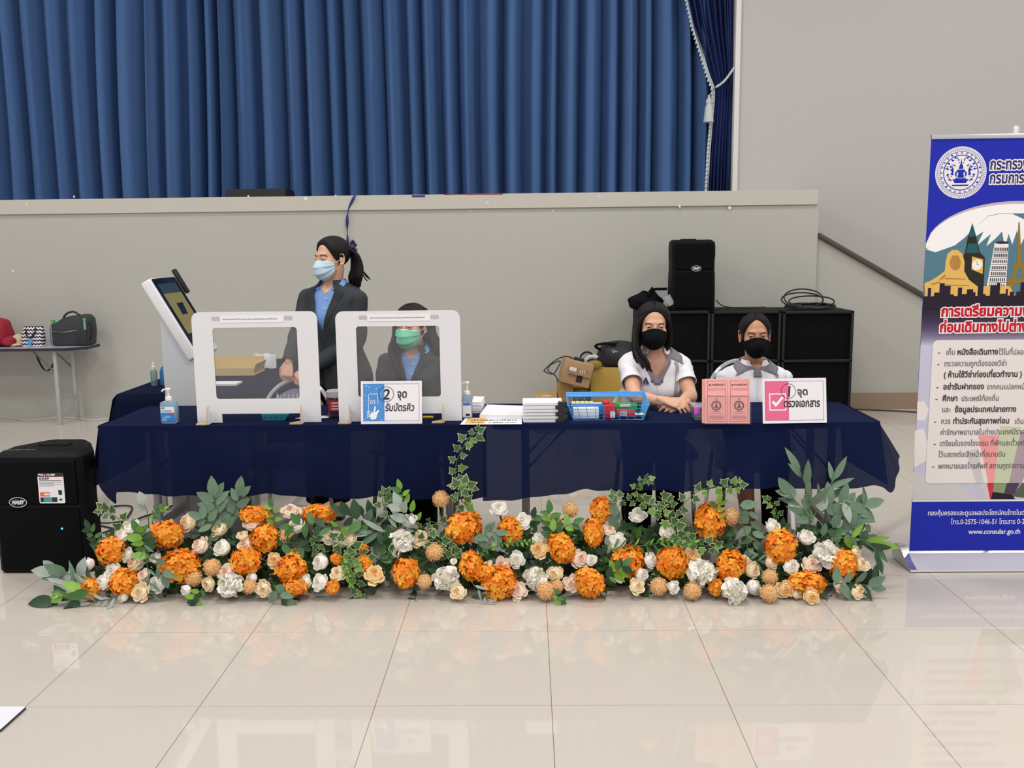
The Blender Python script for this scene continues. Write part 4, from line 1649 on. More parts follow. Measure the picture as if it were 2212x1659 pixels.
m = MB()
bm = bmesh.new()
poly = [bx(x, y) for x, y in ((114, 747), (192, 746), (193, 715), (190, 690), (182, 681), (170, 680), (150, 683), (135, 687), (122, 696), (110, 700), (112, 720))]
vs0 = [bm.verts.new(Mx @ Vector((x, y, 0.0))) for x, y in poly]
vs1 = [bm.verts.new(Mx @ Vector((x, y, 0.17))) for x, y in poly]
n = len(poly)
bm.faces.new(vs0)
bm.faces.new(vs1[::-1])
for i in range(n):
    bm.faces.new([vs0[(i + 1) % n], vs0[i], vs1[i], vs1[(i + 1) % n]])
bmesh.ops.recalc_face_normals(bm, faces=bm.faces[:])
bmesh.ops.bevel(bm, geom=bm.edges[:], offset=.014, segments=2, affect='EDGES', profile=.5)
m.addbm(bm)
m.build('bag_body', dk, T, smooth=50)
m = MB()
q0, q1 = bx(112, 715), bx(168, 713)
m.tube([(q0[0], 8.18, q0[1]), ((q0[0] + q1[0]) / 2, 8.175, q0[1] - .012), (q1[0], 8.18, q1[1])], .004, 6)
m.build('zip', mat('pale_zip', (150, 148, 140), .5), T)
m = MB()
m.tube(smooth_path([(bx(137, 686)[0], 8.2, bx(137, 686)[1]), (bx(146, 677)[0], 8.19, bx(146, 677)[1]), (bx(160, 673)[0], 8.19, bx(160, 673)[1]), (bx(174, 682)[0], 8.2, bx(174, 682)[1])], 4), .009, 7)
m.tube(smooth_path([(bx(186, 688)[0], 8.21, bx(186, 688)[1]), (bx(197, 705)[0], 8.22, bx(197, 705)[1]), (bx(196, 725)[0], 8.22, bx(196, 725)[1]), (bx(191, 742)[0], 8.22, bx(191, 742)[1])], 4), .007, 6)
m.build('handle', mat('black_strap', (30, 28, 40), .6), T)
p0, p1 = bx(170, 745), bx(189, 713)
m = MB().rbox(((p0[0] + p1[0]) / 2, 8.18, (p0[1] + p1[1]) / 2), (p1[0] - p0[0], .03, p1[1] - p0[1]), .008)
m.build('side_pocket', mat('darker_canvas', (40, 43, 46), .7), T)
c = atY(184, 700, 8.175)
T2 = thing('pocket_bottle', 'clear bottle with green cap in the holdall side pocket', 'bottle', (c.x, 8.178, c.z - .06))
m = MB().lathe([(.011, -.05), (.012, -.045), (.012, .02), (.008, .03)], (c.x, 8.165, c.z), 12)
m.build('bottle_body', wat, T2)
m = MB().lathe([(.014, .03), (.014, .05), (.011, .052)], (c.x, 8.165, c.z), 12)
m.build('cap', capg, T2)
pts = smooth_path([atY(78, 764, 8.12), atY(84, 780, 8.13), atY(94, 797, 8.14), atY(102, 801, 8.15), atY(112, 793, 8.16), atY(118, 778, 8.17), atY(118, 764, 8.18)], 5)
m = MB()
for p in pts:
    m.v += [p + Vector((0, -.018, .004)), p + Vector((0, .018, -.004))]
m.f = [(2 * i, 2 * i + 1, 2 * i + 3, 2 * i + 2) for i in range(len(pts) - 1)]
m.m = [0] * len(m.f)
tag(m.build('hanging_strap', mat('black_strap', (30, 28, 40), .6), thick=.003), 'black webbing strap hanging under the bag table', 'strap')
white_cable = mat('white_cable', (206, 202, 196), .5)
m = MB().tube(smooth_path([atZ(-40, 900, .008), atZ(20, 902, .008), atZ(55, 908, .008), atZ(95, 905, .008), atZ(125, 902, .008), atZ(160, 903, .008), atZ(195, 908, .008), atZ(230, 905, .008), atZ(260, 903, .008)], 5), .006, 6)
tag(m.build('white_cable', white_cable), 'white cable on the floor along the stage wall at left', 'cable')

# ------------------------------------------------------------------ loudspeakers
blk = mat('black_cabinet', (14, 15, 17), .6, spec=.15, bump=.1, bscale=300)
grl = mat('black_grille', (6, 7, 9), .6, spec=.1, bump=.5, bscale=900)
edg = mat('cabinet_edge', (34, 36, 37), .6, spec=.2)
logo_m = mat('silver_logo', (222, 222, 224), .3)


def oval_logo(m, M, w, h, mi_bg=0, mi_fg=1):
    n = 32
    a, b = circle(0, 0, w / 2, n, h / 2), circle(0, 0, w / 2 * .93, n, h / 2 * .88)
    for i in range(n):
        m.sheet([a[i], a[(i + 1) % n], b[(i + 1) % n], b[i]], M, .0012, mi_fg)
    m.sheet(b, M, .0008, mi_bg)
    # jagged lettering
    m.text('PEAVEY', h * .5, M @ Matrix.Translation((-w * .36, -h * .17, 0)), .0014, mi_fg, 'L', bold=.06, shear=.35, sx=w * .70 / (h * .5) / 3.55)
    m.sheet([(-w * .40, h * .1), (-w * .05, h * .27), (-w * .1, h * .14)], M, .0014, mi_fg)
    m.sheet([(w * .0, -h * .3), (w * .14, -h * .05), (w * .06, -h * .08)], M, .0014, mi_fg)


def subwoofer(label, px0, px1, pyt, Y):
    X0, X1 = atY(px0, 700, Y).x, atY(px1, 700, Y).x
    z = atY((px0 + px1) / 2, pyt, Y).z
    T = thing('subwoofer', label, 'speaker', ((X0 + X1) / 2, Y + .27, 0), 'row of bass cabinets by the stage')
    w = X1 - X0 - .006
    cx = (X0 + X1) / 2
    m = MB()
    t = .022
    m.rbox((cx, Y + .29, z / 2), (w, .52, z), .006)
    m.build('cabinet', blk, T)
    m = MB()
    for x in (cx - w / 2 + t / 2, cx + w / 2 - t / 2):
        m.rbox((x, Y + .015, z / 2), (t, .04, z), .004)
    for zz in (t / 2, z - t / 2, atY(cx, 796, Y).z if False else z * .56):
        m.rbox((cx, Y + .015, zz), (w, .04, t), .004)
    m.build('front_edge', edg, T)
    for z0_, z1_ in ((t, z * .56 - t / 2), (z * .56 + t / 2, z - t)):
        m = MB().box((cx, Y + .022, (z0_ + z1_) / 2), (w - 2 * t, .01, z1_ - z0_))
        m.build('grille', grl, T, smooth=0)
    return T


YSB = 7.9
subwoofer('left of three tall black bass cabinets, behind the woman with long dark hair', 1382, 1535, 672, YSB)
subwoofer('middle of three tall black bass cabinets, behind the woman with tied hair', 1536, 1688, 672, YSB)
subwoofer('right of three tall black bass cabinets, under the cable coil', 1690, 1845, 672, YSB)
ZSB = atY(1614, 672, YSB).z


def pa_speaker(label, cx, Y, z, w, d, h, rotz, logo, sticker=False, bw=.66):
    """moulded loudspeaker, front to -Y; wide shoulders narrowing to the back"""
    T = thing('loudspeaker', label, 'speaker', (0, 0, 0))
    m = MB()
    rings = []
    for zz, k, kd in ((0, .97, .95), (.012, 1, 1), (h * .26, 1.0, 1), (h * .52, .985, 1), (h * .56, .965, .99), (h * .72, .97, .99), (h * .76, .985, 1), (h * .9, .985, 1), (h * .965, .96, .96), (h, .82, .84)):
        a, b = w / 2 * k, w / 2 * bw * k
        y0, y1 = -d / 2 * kd, d / 2 * kd
        rings.append([Vector(p + (zz,)) for p in ((-a, y0 + .02), (-a + .02, y0), (a - .02, y0), (a, y0 + .02), (a, y0 + d * .38), (b, y1 - .02), (b - .03, y1), (-b + .03, y1), (-b, y1 - .02), (-a, y0 + d * .38))])
    m.loft(rings)
    m.build('cabinet', blk, T, smooth=30)
    m = MB()
    gw = w * .43
    for z0_, z1_, k in ((h * .03, h * .545, 1), (h * .575, h * .95, .99)):
        m.loft([[Vector((x * k, -d / 2 - dy, zz)) for x in (-gw, gw)] + [Vector((x * k, -d / 2 + .01, zz)) for x in (gw, -gw)] for zz, dy in ((z0_, .0), (z0_ + .012, .010), (z1_ - .012, .010), (z1_, 0))])
    m.build('grille', grl, T, smooth=30)
    m = MB()
    M = XZ(-d / 2 - .0105, logo[0], logo[1])
    oval_logo(m, M, logo[2], logo[3])
    m.build('logo', [grl, logo_m], T, smooth=0)
    m = MB()
    m.rbox((0, .02, h + .001), (w * .34, .05, .014), .005)
    m.build('handle', blk, T)
    if sticker:
        m = MB()
        sx, sz, sw, sh = sticker
        M = XZ(-d / 2 - .0115, sx, sz)
        m.prism(rrect(0, 0, sw, sh, .006, 2), .0006, M, 0)
        m.sheet([(0, sh * .9), (sw, sh * .9), (sw, sh), (0, sh)], M, .0010, 1)
        m.sheet([(0, sh * .88), (sw, sh * .88), (sw, sh * .9), (0, sh * .9)], M, .0010, 3)
        m.text('PVX p 12 DSP', .0125, M @ Matrix.Translation((.004, sh * .915, 0)), .0013, 0, bold=.05, shear=.2, sx=1.08)
        m.text('A.D.S.P.', .014, M @ Matrix.Translation((.006, sh * .795, 0)), .0013, 1, bold=.06, shear=.2, sx=1.1)
        m.sheet([(.006, sh * .745), (sw * .92, sh * .745), (sw * .92, sh * .765), (.006, sh * .765)], M, .0012, 1)
        for k in range(4):
            m.sheet([(.006, sh * (.69 - .04 * k)), (sw * (.92 - .3 * (k % 2)), sh * (.69 - .04 * k)), (sw * (.92 - .3 * (k % 2)), sh * (.705 - .04 * k)), (.006, sh * (.705 - .04 * k))], M, .0012, 5)
        m.sheet([(.006, sh * .23), (sw * .42, sh * .23), (sw * .42, sh * .37), (.006, sh * .37)], M, .0012, 2)
        m.sheet([(sw * .2, sh * .27), (sw * .4, sh * .27), (sw * .4, sh * .33), (sw * .2, sh * .33)], M, .0014, 0)
        m.sheet([(.006, sh * .04), (sw * .7, sh * .04), (sw * .7, sh * .2), (.006, sh * .2)], M, .0012, 1)
        m.sheet([(sw * .17, sh * .05), (sw * .5, sh * .05), (sw * .5, sh * .19), (sw * .17, sh * .19)], M, .0014, 4)
        m.sheet([(sw * .76, sh * .28), (sw * .9, sh * .28), (sw * .9, sh * .44), (sw * .76, sh * .44)], M, .0012, 1)
        m.sheet(circle(sw * .83, sh * .12, .008, 14, .005), M, .0012, 1)
        m.build('sticker', [paper_m, ink_m, mat('orange_box_print', (236, 110, 50), .5), mat('dark_red_print', (130, 30, 40), .5), mat('lcd_teal', (60, 160, 165), .4), mat('grey_print', (150, 148, 150), .6)], T, smooth=0)
    T.location = (cx, Y + d / 2, z)
    T.rotation_euler = (0, 0, rotz)
    return T


# on the bass cabinets
p0, p1 = atY(1443, 600, YSB + .06), atY(1538, 600, YSB + .06)
hz = atY(1490, 518, YSB + .06).z - ZSB
pa_speaker('black loudspeaker with oval logo standing on the bass cabinets', (p0.x + p1.x) / 2 + .012, YSB + .05, ZSB + .001, p1.x - p0.x + .01, .34, hz, .0 + .12, (0.015, hz * .60, .085, .048))
# on the floor at left
wS = .45
cxS = -2.125 - wS / 2
hS = atY(120, 976, 4.30).z
g0 = atY(44, 1083, 4.27)
s0, s1 = atY(91, 1085, 4.27), atY(141, 1020, 4.27)
pa_speaker('large black loudspeaker on the floor with white product sticker', cxS, 4.26, .001, wS, .36, hS, 0.0, bw=.52, logo= (g0.x - cxS, g0.z, .086, .05),
           sticker=(s0.x - cxS, s0.z, s1.x - s0.x, s1.z - s0.z))
S = [o for o in bpy.data.objects if o.name.startswith('loudspeaker') and o.parent is None][-1]
g = atY(134, 1142, 4.25)
m = MB().ball((g.x - cxS, -.18 - .011, g.z), (.005, .003, .005), 10, 6)
lo = m.build('power_light', mat('blue_led', (40, 60, 255), .3, emit=(40, 90, 255), estr=9))
lo.parent = S
# lettering on its top edge
m = MB().text('PEAVEY PVX', .03, plane_at((-.2, -.11, hS - .007), (1, 0, 0), (0, .9, .1)), 0.006, 0, bold=.03)
lo = m.build('lettering', mat('grey_letter', (96, 96, 98), .6))
lo.parent = S

# cables beside it
cab_m = mat('black_cable', (22, 21, 24), .45)


def cable(label, pts, r=.005, name='cable', z=None, group=None, closed=False):
    m = MB().tube(smooth_path(pts, 6), r, 7)
    return tag(m.build(name, cab_m), label, 'cable', group)


rnd = random.Random(21)
pp = [atZ(182, 1128, .006), atZ(240, 1122, .008), atZ(300, 1100, .012)]
cable('black cable running from the floor speaker toward the table leg', [atZ(178, 1140, .006), atZ(215, 1136, .006), atZ(262, 1142, .006), atZ(300, 1120, .008), atZ(345, 1105, .008), atZ(398, 1080, .01), atZ(450, 1062, .006)])
cable('black cable arching from the floor speaker over the ivy sprig', [atZ(180, 1150, .006), atZ(225, 1150, .006), atZ(262, 1130, .01), atZ(285, 1095, .006), atZ(240, 1095, .006), atZ(214, 1115, .006), atZ(222, 1130, .016), atZ(300, 1122, .006)])
pts = []
for k in range(46):
    t = k / 45 * 4.6 * 2 * pi
    r_ = .105 + .02 * math.sin(k * 1.7)
    pts.append(Vector((-2.02 + r_ * math.cos(t) * 1.1, 4.53 + r_ * .9 * math.sin(t), .008 + .0022 * k * .5)))
cable('coil of black cable on the floor right of the floor speaker', pts, .005, 'cable_coil')

# coil on the right bass cabinet
rnd = random.Random(3)
pts = []
cc = atY(1740, 655, YSB + .25)
for k in range(0):
    t = k / 79 * 6 * 2 * pi
    g_ = 1 + .22 * math.sin(k * .37)
    lift = max(0, math.sin(t * .5 + .5)) ** 2 * (.13 if (k // 13) % 2 else .03)
    pts.append(Vector((cc.x + .25 * g_ * math.cos(t) + .02 * math.sin(k), YSB + .27 + .15 * math.sin(t), ZSB + .008 + lift + .0005 * k)))
for q in range(9):
    tl = rnd.uniform(.12, 1.15) if q % 2 else rnd.uniform(.02, .2)
    az_ = rnd.uniform(0, pi)
    ra, rb = rnd.uniform(.13, .23), rnd.uniform(.07, .11)
    ox, oy = rnd.uniform(-.10, .10), rnd.uniform(-.04, .04)
    for k in range(11):
        t = 2 * pi * k / 11 - pi / 2
        x_, y_ = ra * math.cos(t), rb * math.sin(t)
        pts.append(Vector((cc.x + ox + x_, YSB + .24 + oy + y_ * math.cos(tl), ZSB + .008 + (y_ + rb) * math.sin(tl) + .003 * (q % 4))))
cable('loose coil of black cable on top of the right bass cabinet', pts, .0065, 'cable_coil')
cable('thin black cable trailing behind the loudspeaker on the bass cabinets', [atY(1546, 648, YSB + .2), atY(1560, 660, YSB + .2), atY(1580, 664, YSB + .22), Vector((atY(1610, 667, YSB + .25).x, YSB + .25, ZSB + .008)), Vector((atY(1640, 667, YSB + .25).x, YSB + .25, ZSB + .008))], .005)
cable('black cable on the floor along the stair wall at right', [atZ(1840, 884, .006), atZ(1900, 886, .006), atZ(1960, 889, .006), atZ(2030, 893, .006), atZ(2120, 897, .006)], .007)

# black bag on the left bass cabinet
c = atY(1400, 668, YSB + .18)
blk_f = mat('black_fabric', (16, 17, 23), .8, spec=.1, var=.15, vscale=12, bump=.2, bscale=150)
T = thing('black_bag', 'slumped black bag with a clear tag on the left bass cabinet', 'bag', (c.x, YSB + .2, ZSB))
m = MB()
soft(m, (c.x - .04, YSB + .2, ZSB + .001), .14, .13, .075, .3, 5, 36, 24, 2.2, .8)
soft(m, (c.x + .035, YSB + .22, ZSB + .001), .10, .12, .088, .32, 9, 36, 24, 2.1, .7)
m.build('bag_body', blk_f, T)
m = MB()
p = atY(1437, 638, YSB + .03)
q = atY(1455, 660, YSB + .03)
m.box(((p.x + q.x) / 2, YSB + .035, (p.z + q.z) / 2), (.055, .004, .09), 0, Matrix.Rotation(-.5, 3, 'Y'))
m.build('clear_tag', see_through('clear_vinyl', (190, 195, 205), .5, .1, .09), T, smooth=0)
m = MB()
m.tube(smooth_path([atY(1400, 640, YSB + .12), atY(1408, 626, YSB + .15), atY(1440, 624, YSB + .2)], 5), .012, 8)
m.build('strap', blk_f, T)

# ------------------------------------------------------------------ boxes by the stage
tape_w = mat('white_label', (222, 220, 214), .6)


def carton(label, px0, px1, pyt, Y, depth, zbot, col=None, rot=0, name='cardboard_box', extra=None, pyb=None):
    a = atY(px0, pyt, Y)
    b = atY(px1, pyt, Y)
    z1 = a.z
    z0 = zbot if zbot is not None else atY(px0, pyb, Y).z
    w, h = b.x - a.x, z1 - z0
    T = thing(name, label, 'box', ((a.x + b.x) / 2, Y + depth / 2, z0))
    m = MB().rbox((0, 0, h / 2), (w, depth, h), .004)
    o = m.build('carton', col or card_m)
    o.parent = T
    m = MB()
    m.box((0, -depth / 2 - .0008, h * .5), (w * .98, .001, .04)) if False else None
    if extra:
        extra(T, w, h, depth)
    T.rotation_euler = (0, rot, 0)
    return T


def child(m, name, mats, T, smooth=38):
    o = m.build(name, mats, smooth=smooth)
    o.parent = T
    return o


def flaps(T, w, h, d):
    m = MB()
    m.box((0, -d / 4, h + .003), (w * .99, d / 2 - .004, .004))
    m.box((0, d / 4, h + .003), (w * .99, d / 2 - .004, .004))
    child(m, 'lid_flaps', card_m, T, 0)
    m = MB().box((w * .05, -d * .2, h + .0065), (w * .4, d * .12, .001))
    child(m, 'paper_label', tape_w, T, 0)


carton('low tan cardboard box at the far left of the box pile', 1157, 1203, 862, 7.55, .42, 0.001, mat('tan_cardboard', (178, 148, 110), .8, var=.06, vscale=9), extra=flaps)
carton('upright cardboard box with white side, right of the low tan box', 1205, 1238, 828, 7.75, .3, 0.001, mat('brown_cardboard', (168, 134, 86), .8, var=.07, vscale=9))
carton('olive carton half hidden under the tilted cardboard box', 1236, 1276, 842, 7.9, .35, 0.001, mat('olive_cardboard', (140, 124, 78), .8, var=.05, vscale=7))


def tiltx(T, w, h, d):
    m = MB()
    m.box((w * .08, -d / 2 - .018, h * .62), (w * .78, .036, h * .3), 0, Matrix.Rotation(.0, 3, 'X'))
    child(m, 'front_flap', mat('brown_flap', (160, 126, 92), .8), T, 0)
    m = MB()
    m.box((-w * .18, -d / 2 - .037, h * .68), (w * .24, .001, h * .16), 0)
    for k in range(3):
        m.box((w * (.08 + k * .07), -d / 2 - .037, h * .66), (w * .025, .001, h * .14), 0)
    child(m, 'paper_label', tape_w, T, 0)
    m = MB().box((w * .12, -d / 2 - .001, h * .3), (w * .2, .002, h * .3))
    child(m, 'black_tape', ink_m, T, 0)


zt_ = atY(1230, 834, 7.7).z
TB = carton('cardboard box tilted to the right with black tape on top of the box pile', 1208, 1272, 782, 7.62, .36, None, mat('box_cardboard', (172, 140, 104), .8, var=.06, vscale=9), rot=.25, extra=tiltx, pyb=832)
Y_ = 7.8
carton('big ochre cardboard box beside the chair of the long haired woman', 1276, 1352, 797, 7.85, .4, 0.001, mat('ochre_cardboard', (172, 140, 62), .75, var=.06, vscale=6))
zo = atY(1300, 797, 7.85).z
c = atY(1330, 797, 7.98)
T = thing('black_bag', 'black cloth bag with white script lying on the ochre box', 'bag', (c.x, 8.02, zo))
m = MB()
soft(m, (c.x + .02, 8.02, zo + .001), .2, .13, .105, .14, 15, 28, 18, 2.6, .75)
m.build('bag_body', mat('charcoal_fabric', (38, 40, 44), .75, var=.12, vscale=14, bump=.15, bscale=150), T)
m = MB()
p = atY(1327, 757, 7.86)
sc_ = polyline2d([(0, .012), (.012, .026), (.018, .012), (.008, .0), (.024, .004), (.03, .018), (.034, .006), (.05, .012)], .003)
for q in sc_:
    m.sheet(q, XZ(7.868, p.x - .02, p.z - .02), 0)
m.build('script_print', logo_m, T, smooth=0)
m = MB().tube(smooth_path([(c.x - .13, 7.94, zo + .15), (c.x - .18, 7.93, zo + .19), (c.x - .1, 7.93, zo + .21), (c.x + .0, 7.94, zo + .2)], 5), .012, 8)
m.build('handle', blk_f, T)
# peaked cap / headphone-like loops
c = atY(1275, 772, 7.8)
T = thing('sun_visor', 'black and white sun visor lying beside the black cloth bag', 'visor', (c.x, 7.85, c.z - .05))
m = MB()
m.grid(lambda u, v: Vector((c.x - .02 + .06 * math.cos(pi * (1.15 - u * 1.1)), 7.83 + .08 * v, c.z + .002 + .055 * math.sin(pi * (1.15 - u * 1.1)) - .02)), 16, 3)
m.build('headband', blk_f, T, thick=.006)
m = MB()
m.grid(lambda u, v: Vector((c.x + .015 + (.045 + .03 * v) * math.cos(pi * (1.1 - u * .9)), 7.80 + .05 * v, c.z - .035 + (.04 + .02 * v) * math.sin(pi * (1.1 - u * .9)))), 14, 3)
m.build('peak', mat('visor_grey', (196, 196, 206), .5), T, thick=.004)
m = MB()
soft(m, (c.x + .03, 7.86, zo - .0), .07, .06, .04, .2, 31)
tag(m.build('ochre_pouch', mat('ochre_cloth', (150, 126, 50), .8, var=.2, vscale=20)), 'crumpled ochre pouch on the left top corner of the ochre box', 'pouch')
c = atY(1252, 783, 7.66)
T = thing('power_adapter', 'black power adapter with looping cable on the tilted box', 'adapter', (c.x, 7.76, c.z - .02))
m = MB().rbox((c.x, 7.76, c.z + .012), (.085, .06, .03), .006, 0, Matrix.Rotation(.25, 3, 'Y'))
m.build('adapter_body', mat('black_plastic', (22, 22, 24), .45), T)
m = MB().tube(smooth_path([atY(1240, 775, 7.74), atY(1222, 770, 7.66), atY(1200, 778, 7.6), atY(1177, 798, 7.58), atY(1178, 803, 7.56), atY(1194, 808, 7.55), atY(1204, 796, 7.57), atY(1210, 780, 7.6), atY(1190, 788, 7.58), atY(1184, 800, 7.56), atY(1200, 812, 7.55), atY(1206, 826, 7.56)], 6), .005, 7)
m.build('cable', cab_m, T)

# white board sheet at the bottom left on the floor
a, b, c_, d = atZ(-60, 1525.5, .012), atZ(56, 1525.5, .012), atZ(2, 1574, .012), atZ(-100, 1600, .012)
m = MB()
m.prism([(a.x, a.y), (b.x, b.y), (b.x - .0, b.y), (c_.x, c_.y), (d.x, d.y)][0:2] + [(c_.x, c_.y), (d.x, d.y)], .01, Matrix.Translation((0, 0, .001)), 0, 1)
tag(m.build('floor_board', [mat('white_board', (226, 226, 238), .4), mat('dark_board_edge', (60, 50, 50), .6)], smooth=0), 'corner of a white board lying on the floor at bottom left', 'board')
# ================================================================== chairs
rim_m = see_through('clear_chair_rim', (214, 222, 236), .45, .06, .12)
shell_m = see_through('smoky_clear_shell', (128, 134, 164), .22, .12, .06)


def clear_chair(label, px, Y, ztop, w=.42, group='clear plastic chairs at the front table'):
    cx = atY(px, 830, Y).x
    T = thing('clear_chair', label, 'chair', (cx, Y, 0), group)
    hw = w / 2
    zs = .45

    def arch(k, zlo=zs + .03):
        pts = []
        for i in range(25):
            t = pi * i / 24
            x = -math.cos(t) * hw * k
            z = zlo + (ztop - .012 - zlo) * (math.sin(t) ** .62) * (k if k < 1 else 1)
            pts.append(Vector((cx + x, Y + .05 - .05 * (abs(x) / hw) ** 2 + (z - zs) * .12, z)))
        return pts
    m = MB().tube(arch(1), .011, 8)
    m.build('back_rim', rim_m, T)
    A = arch(.86)
    m = MB()
    base = [Vector((p.x, p.y, zs + .03)) for p in A]
    k = len(A)
    for i in range(k - 1):
        m.add([base[i], base[i + 1], A[i + 1], A[i]], [(0, 1, 2, 3)])
    m.build('back_panel', shell_m, T, smooth=60, thick=.006)
    # seat
    m = MB()
    m.prism(rrect(cx - hw, Y - .40, cx + hw, Y + .02, .09, 5), .022, Matrix.Translation((0, 0, zs - .011)))
    m.build('seat', rim_m, T)
    for sx in (-1, 1):
        for y0_, y1_ in ((-.36, -.40), (-.02, .04)):
            m = MB().tube([(cx + sx * (hw - .05), Y + y0_, zs - .012), (cx + sx * (hw - .02), Y + y1_, .012)], .011, 8)
            m.lathe([(.016, 0), (.016, .014), (.012, .016)], (cx + sx * (hw - .02), Y + y1_, .001), 10)
            m.build('leg', chrome_m, T)
    return T


clear_chair('empty clear plastic chair held by the standing woman, seen through the left screen', 636, 4.93, .842, .40)
clear_chair('clear plastic chair under the woman in the green mask', 893, 5.24, .80)
clear_chair('clear plastic chair under the long haired woman in white polo', 1404, 5.07, .80, .43)
clear_chair('clear plastic chair under the woman with tied back hair', 1606, 5.24, .885, .43)

# ================================================================== people
skin_a = mat('skin_light', (214, 166, 138), .5, sss=.12, var=.03, vscale=20)
skin_b = mat('skin_tan', (196, 142, 112), .5, sss=.12, var=.03, vscale=20)
skin_s = mat('skin_warm', (218, 168, 142), .5, sss=.12, var=.03, vscale=20)
hair_m = mat('black_hair', (11, 9, 10), .5, spec=.3, bump=.5, bscale=60, stretch=(12, 12, .6))
hair_br = mat('dark_brown_hair', (34, 18, 16), .5, spec=.3, bump=.5, bscale=60, stretch=(12, 12, .6))
sclera_m = mat('eye_white', (216, 206, 200), .3)
iris_m = mat('eye_iris', (34, 20, 16), .15)
lash_m = mat('lash', (24, 18, 18), .6)
brow_m = mat('eyebrow_hair', (66, 46, 40), .8)
lid_m = {}
jacket_m = mat('charcoal_suit', (58, 62, 66), .85, spec=.15, var=.06, vscale=30, bump=.25, bscale=18)
shirt_b = mat('light_blue_shirt', (122, 160, 220), .7, var=.04, vscale=15, bump=.2, bscale=25)
polo_m = mat('white_polo_cotton', (236, 234, 240), .75, var=.02, vscale=12, bump=.3, bscale=16)
polo_g = mat('grey_polo_trim', (128, 122, 132), .75, var=.04, vscale=20)
trous_m = mat('black_trousers', (12, 12, 14), .85, spec=.1, bump=.2, bscale=20)
shoe_m = mat('black_shoe', (20, 19, 20), .4)
mask_blue = mat('blue_mask', (190, 217, 231), .8)
mask_green = mat('green_mask', (104, 204, 164), .8)
mask_black = mat('black_mask', (14, 14, 17), .85, spec=.12, var=.1, vscale=40)
mask_edge = mat('white_mask_edge', (232, 236, 238), .8)
button_m = mat('pale_button', (220, 226, 236), .4)
dbutton_m = mat('dark_button', (30, 31, 34), .4)


def sd_ell(P, c, r):
    q = P - np.array(c)
    r = np.array(r)
    k0 = np.linalg.norm(q / r, axis=-1)
    k1 = np.linalg.norm(q / (r * r), axis=-1) + 1e-9
    return k0 * (k0 - 1) / k1


def smin(a, b, k):
    h = np.clip(.5 + .5 * (b - a) / k, 0, 1)
    return b * (1 - h) + a * h - k * h * (1 - h)


def sd_caps(P, a, b, ra, rb):
    a, b = np.array(a), np.array(b)
    t = np.clip(((P - a) @ (b - a)) / ((b - a) @ (b - a)), 0, 1)
    return np.linalg.norm(P - (a + t[..., None] * (b - a)), axis=-1) - (ra + (rb - ra) * t)


def head_sdf(P, sockets=True):
    d = sd_ell(P, (0, .012, .030), (.0725, .089, .077))
    d = smin(d, sd_ell(P, (0, -.028, -.032), (.058, .058, .078)), .02)
    d = smin(d, sd_ell(P, (0, -.056, -.090), (.027, .027, .021)), .025)
    for s in (-1, 1):
        d = smin(d, sd_ell(P, (s * .040, -.056, -.026), (.022, .024, .024)), .015)
    d = smin(d, sd_ell(P, (0, -.072, .022), (.047, .016, .013)), .014)
    d = smin(d, sd_caps(P, (0, -.087, .004), (0, -.101, -.034), .0065, .0105), .009)
    for s in (-1, 1):
        d = smin(d, sd_ell(P, (s * .0115, -.094, -.038), (.0075, .009, .0065)), .006)
    d = smin(d, sd_ell(P, (0, -.086, -.064), (.021, .010, .008)), .008)
    if sockets:
        for s in (-1, 1):
            d = -smin(-d, sd_ell(P, (s * .031, -.103, .000), (.019, .019, .0125)), .010)
    return d


HC = np.array((0, -.006, -.010))


def mask_sdf(P):
    d = head_sdf(P, False)
    return smin(d, sd_ell(P, (0, -.056, -.060), (.054, .062, .050)), .02)


def hit(dirs, fn):
    lo = np.full(len(dirs), .02)
    hi = np.full(len(dirs), .20)
    for _ in range(26):
        md = (lo + hi) / 2
        v = fn(HC + dirs * md[:, None])
        lo = np.where(v < 0, md, lo)
        hi = np.where(v < 0, hi, md)
    return (lo + hi) / 2


def dirs_of(az, el):
    return np.stack([np.sin(az) * np.cos(el), -np.cos(az) * np.cos(el), np.sin(el)], -1)


_nu, _nv = 112, 84
_az = np.linspace(-pi, pi, _nu, endpoint=False)
_el = np.linspace(-pi / 2 + .02, pi / 2 - .02, _nv)
_E, _A = np.meshgrid(_el, _az, indexing='ij')
_D = dirs_of(_A.ravel(), _E.ravel())
_HV = HC + _D * hit(_D, head_sdf)[:, None]


def add_head(m, Mh):
    vs = [Mh @ Vector(p) for p in _HV]
    fs = [(i * _nu + j, i * _nu + (j + 1) % _nu, (i + 1) * _nu + (j + 1) % _nu, (i + 1) * _nu + j) for i in range(_nv - 1) for j in range(_nu)]
    fs += [tuple(range(_nu - 1, -1, -1)), tuple((_nv - 1) * _nu + j for j in range(_nu))]
    m.add(vs, fs)
    R = Mh.to_3x3()
    for s in (-1, 1):  # ears: bowl, rim and lobe
        rim = [Vector((s * (.0735 + .010 * (.4 + .6 * math.cos((t - 35) * pi / 180) * .5 + .3)), .008 + .017 * math.sin(t * pi / 180) * 1.0, -.008 + .030 * math.cos(t * pi / 180))) for t in range(-30, 215, 20)]
        m.tube([Mh @ p for p in rim], [.0042] * (len(rim) - 3) + [.005, .0055, .005], 8, 0, True, True)
        m.ball(Mh @ Vector((s * .073, .010, -.010)), (.007, .014, .024), 12, 8, 0, R @ Matrix.Rotation(.25 * s, 3, 'Z'))


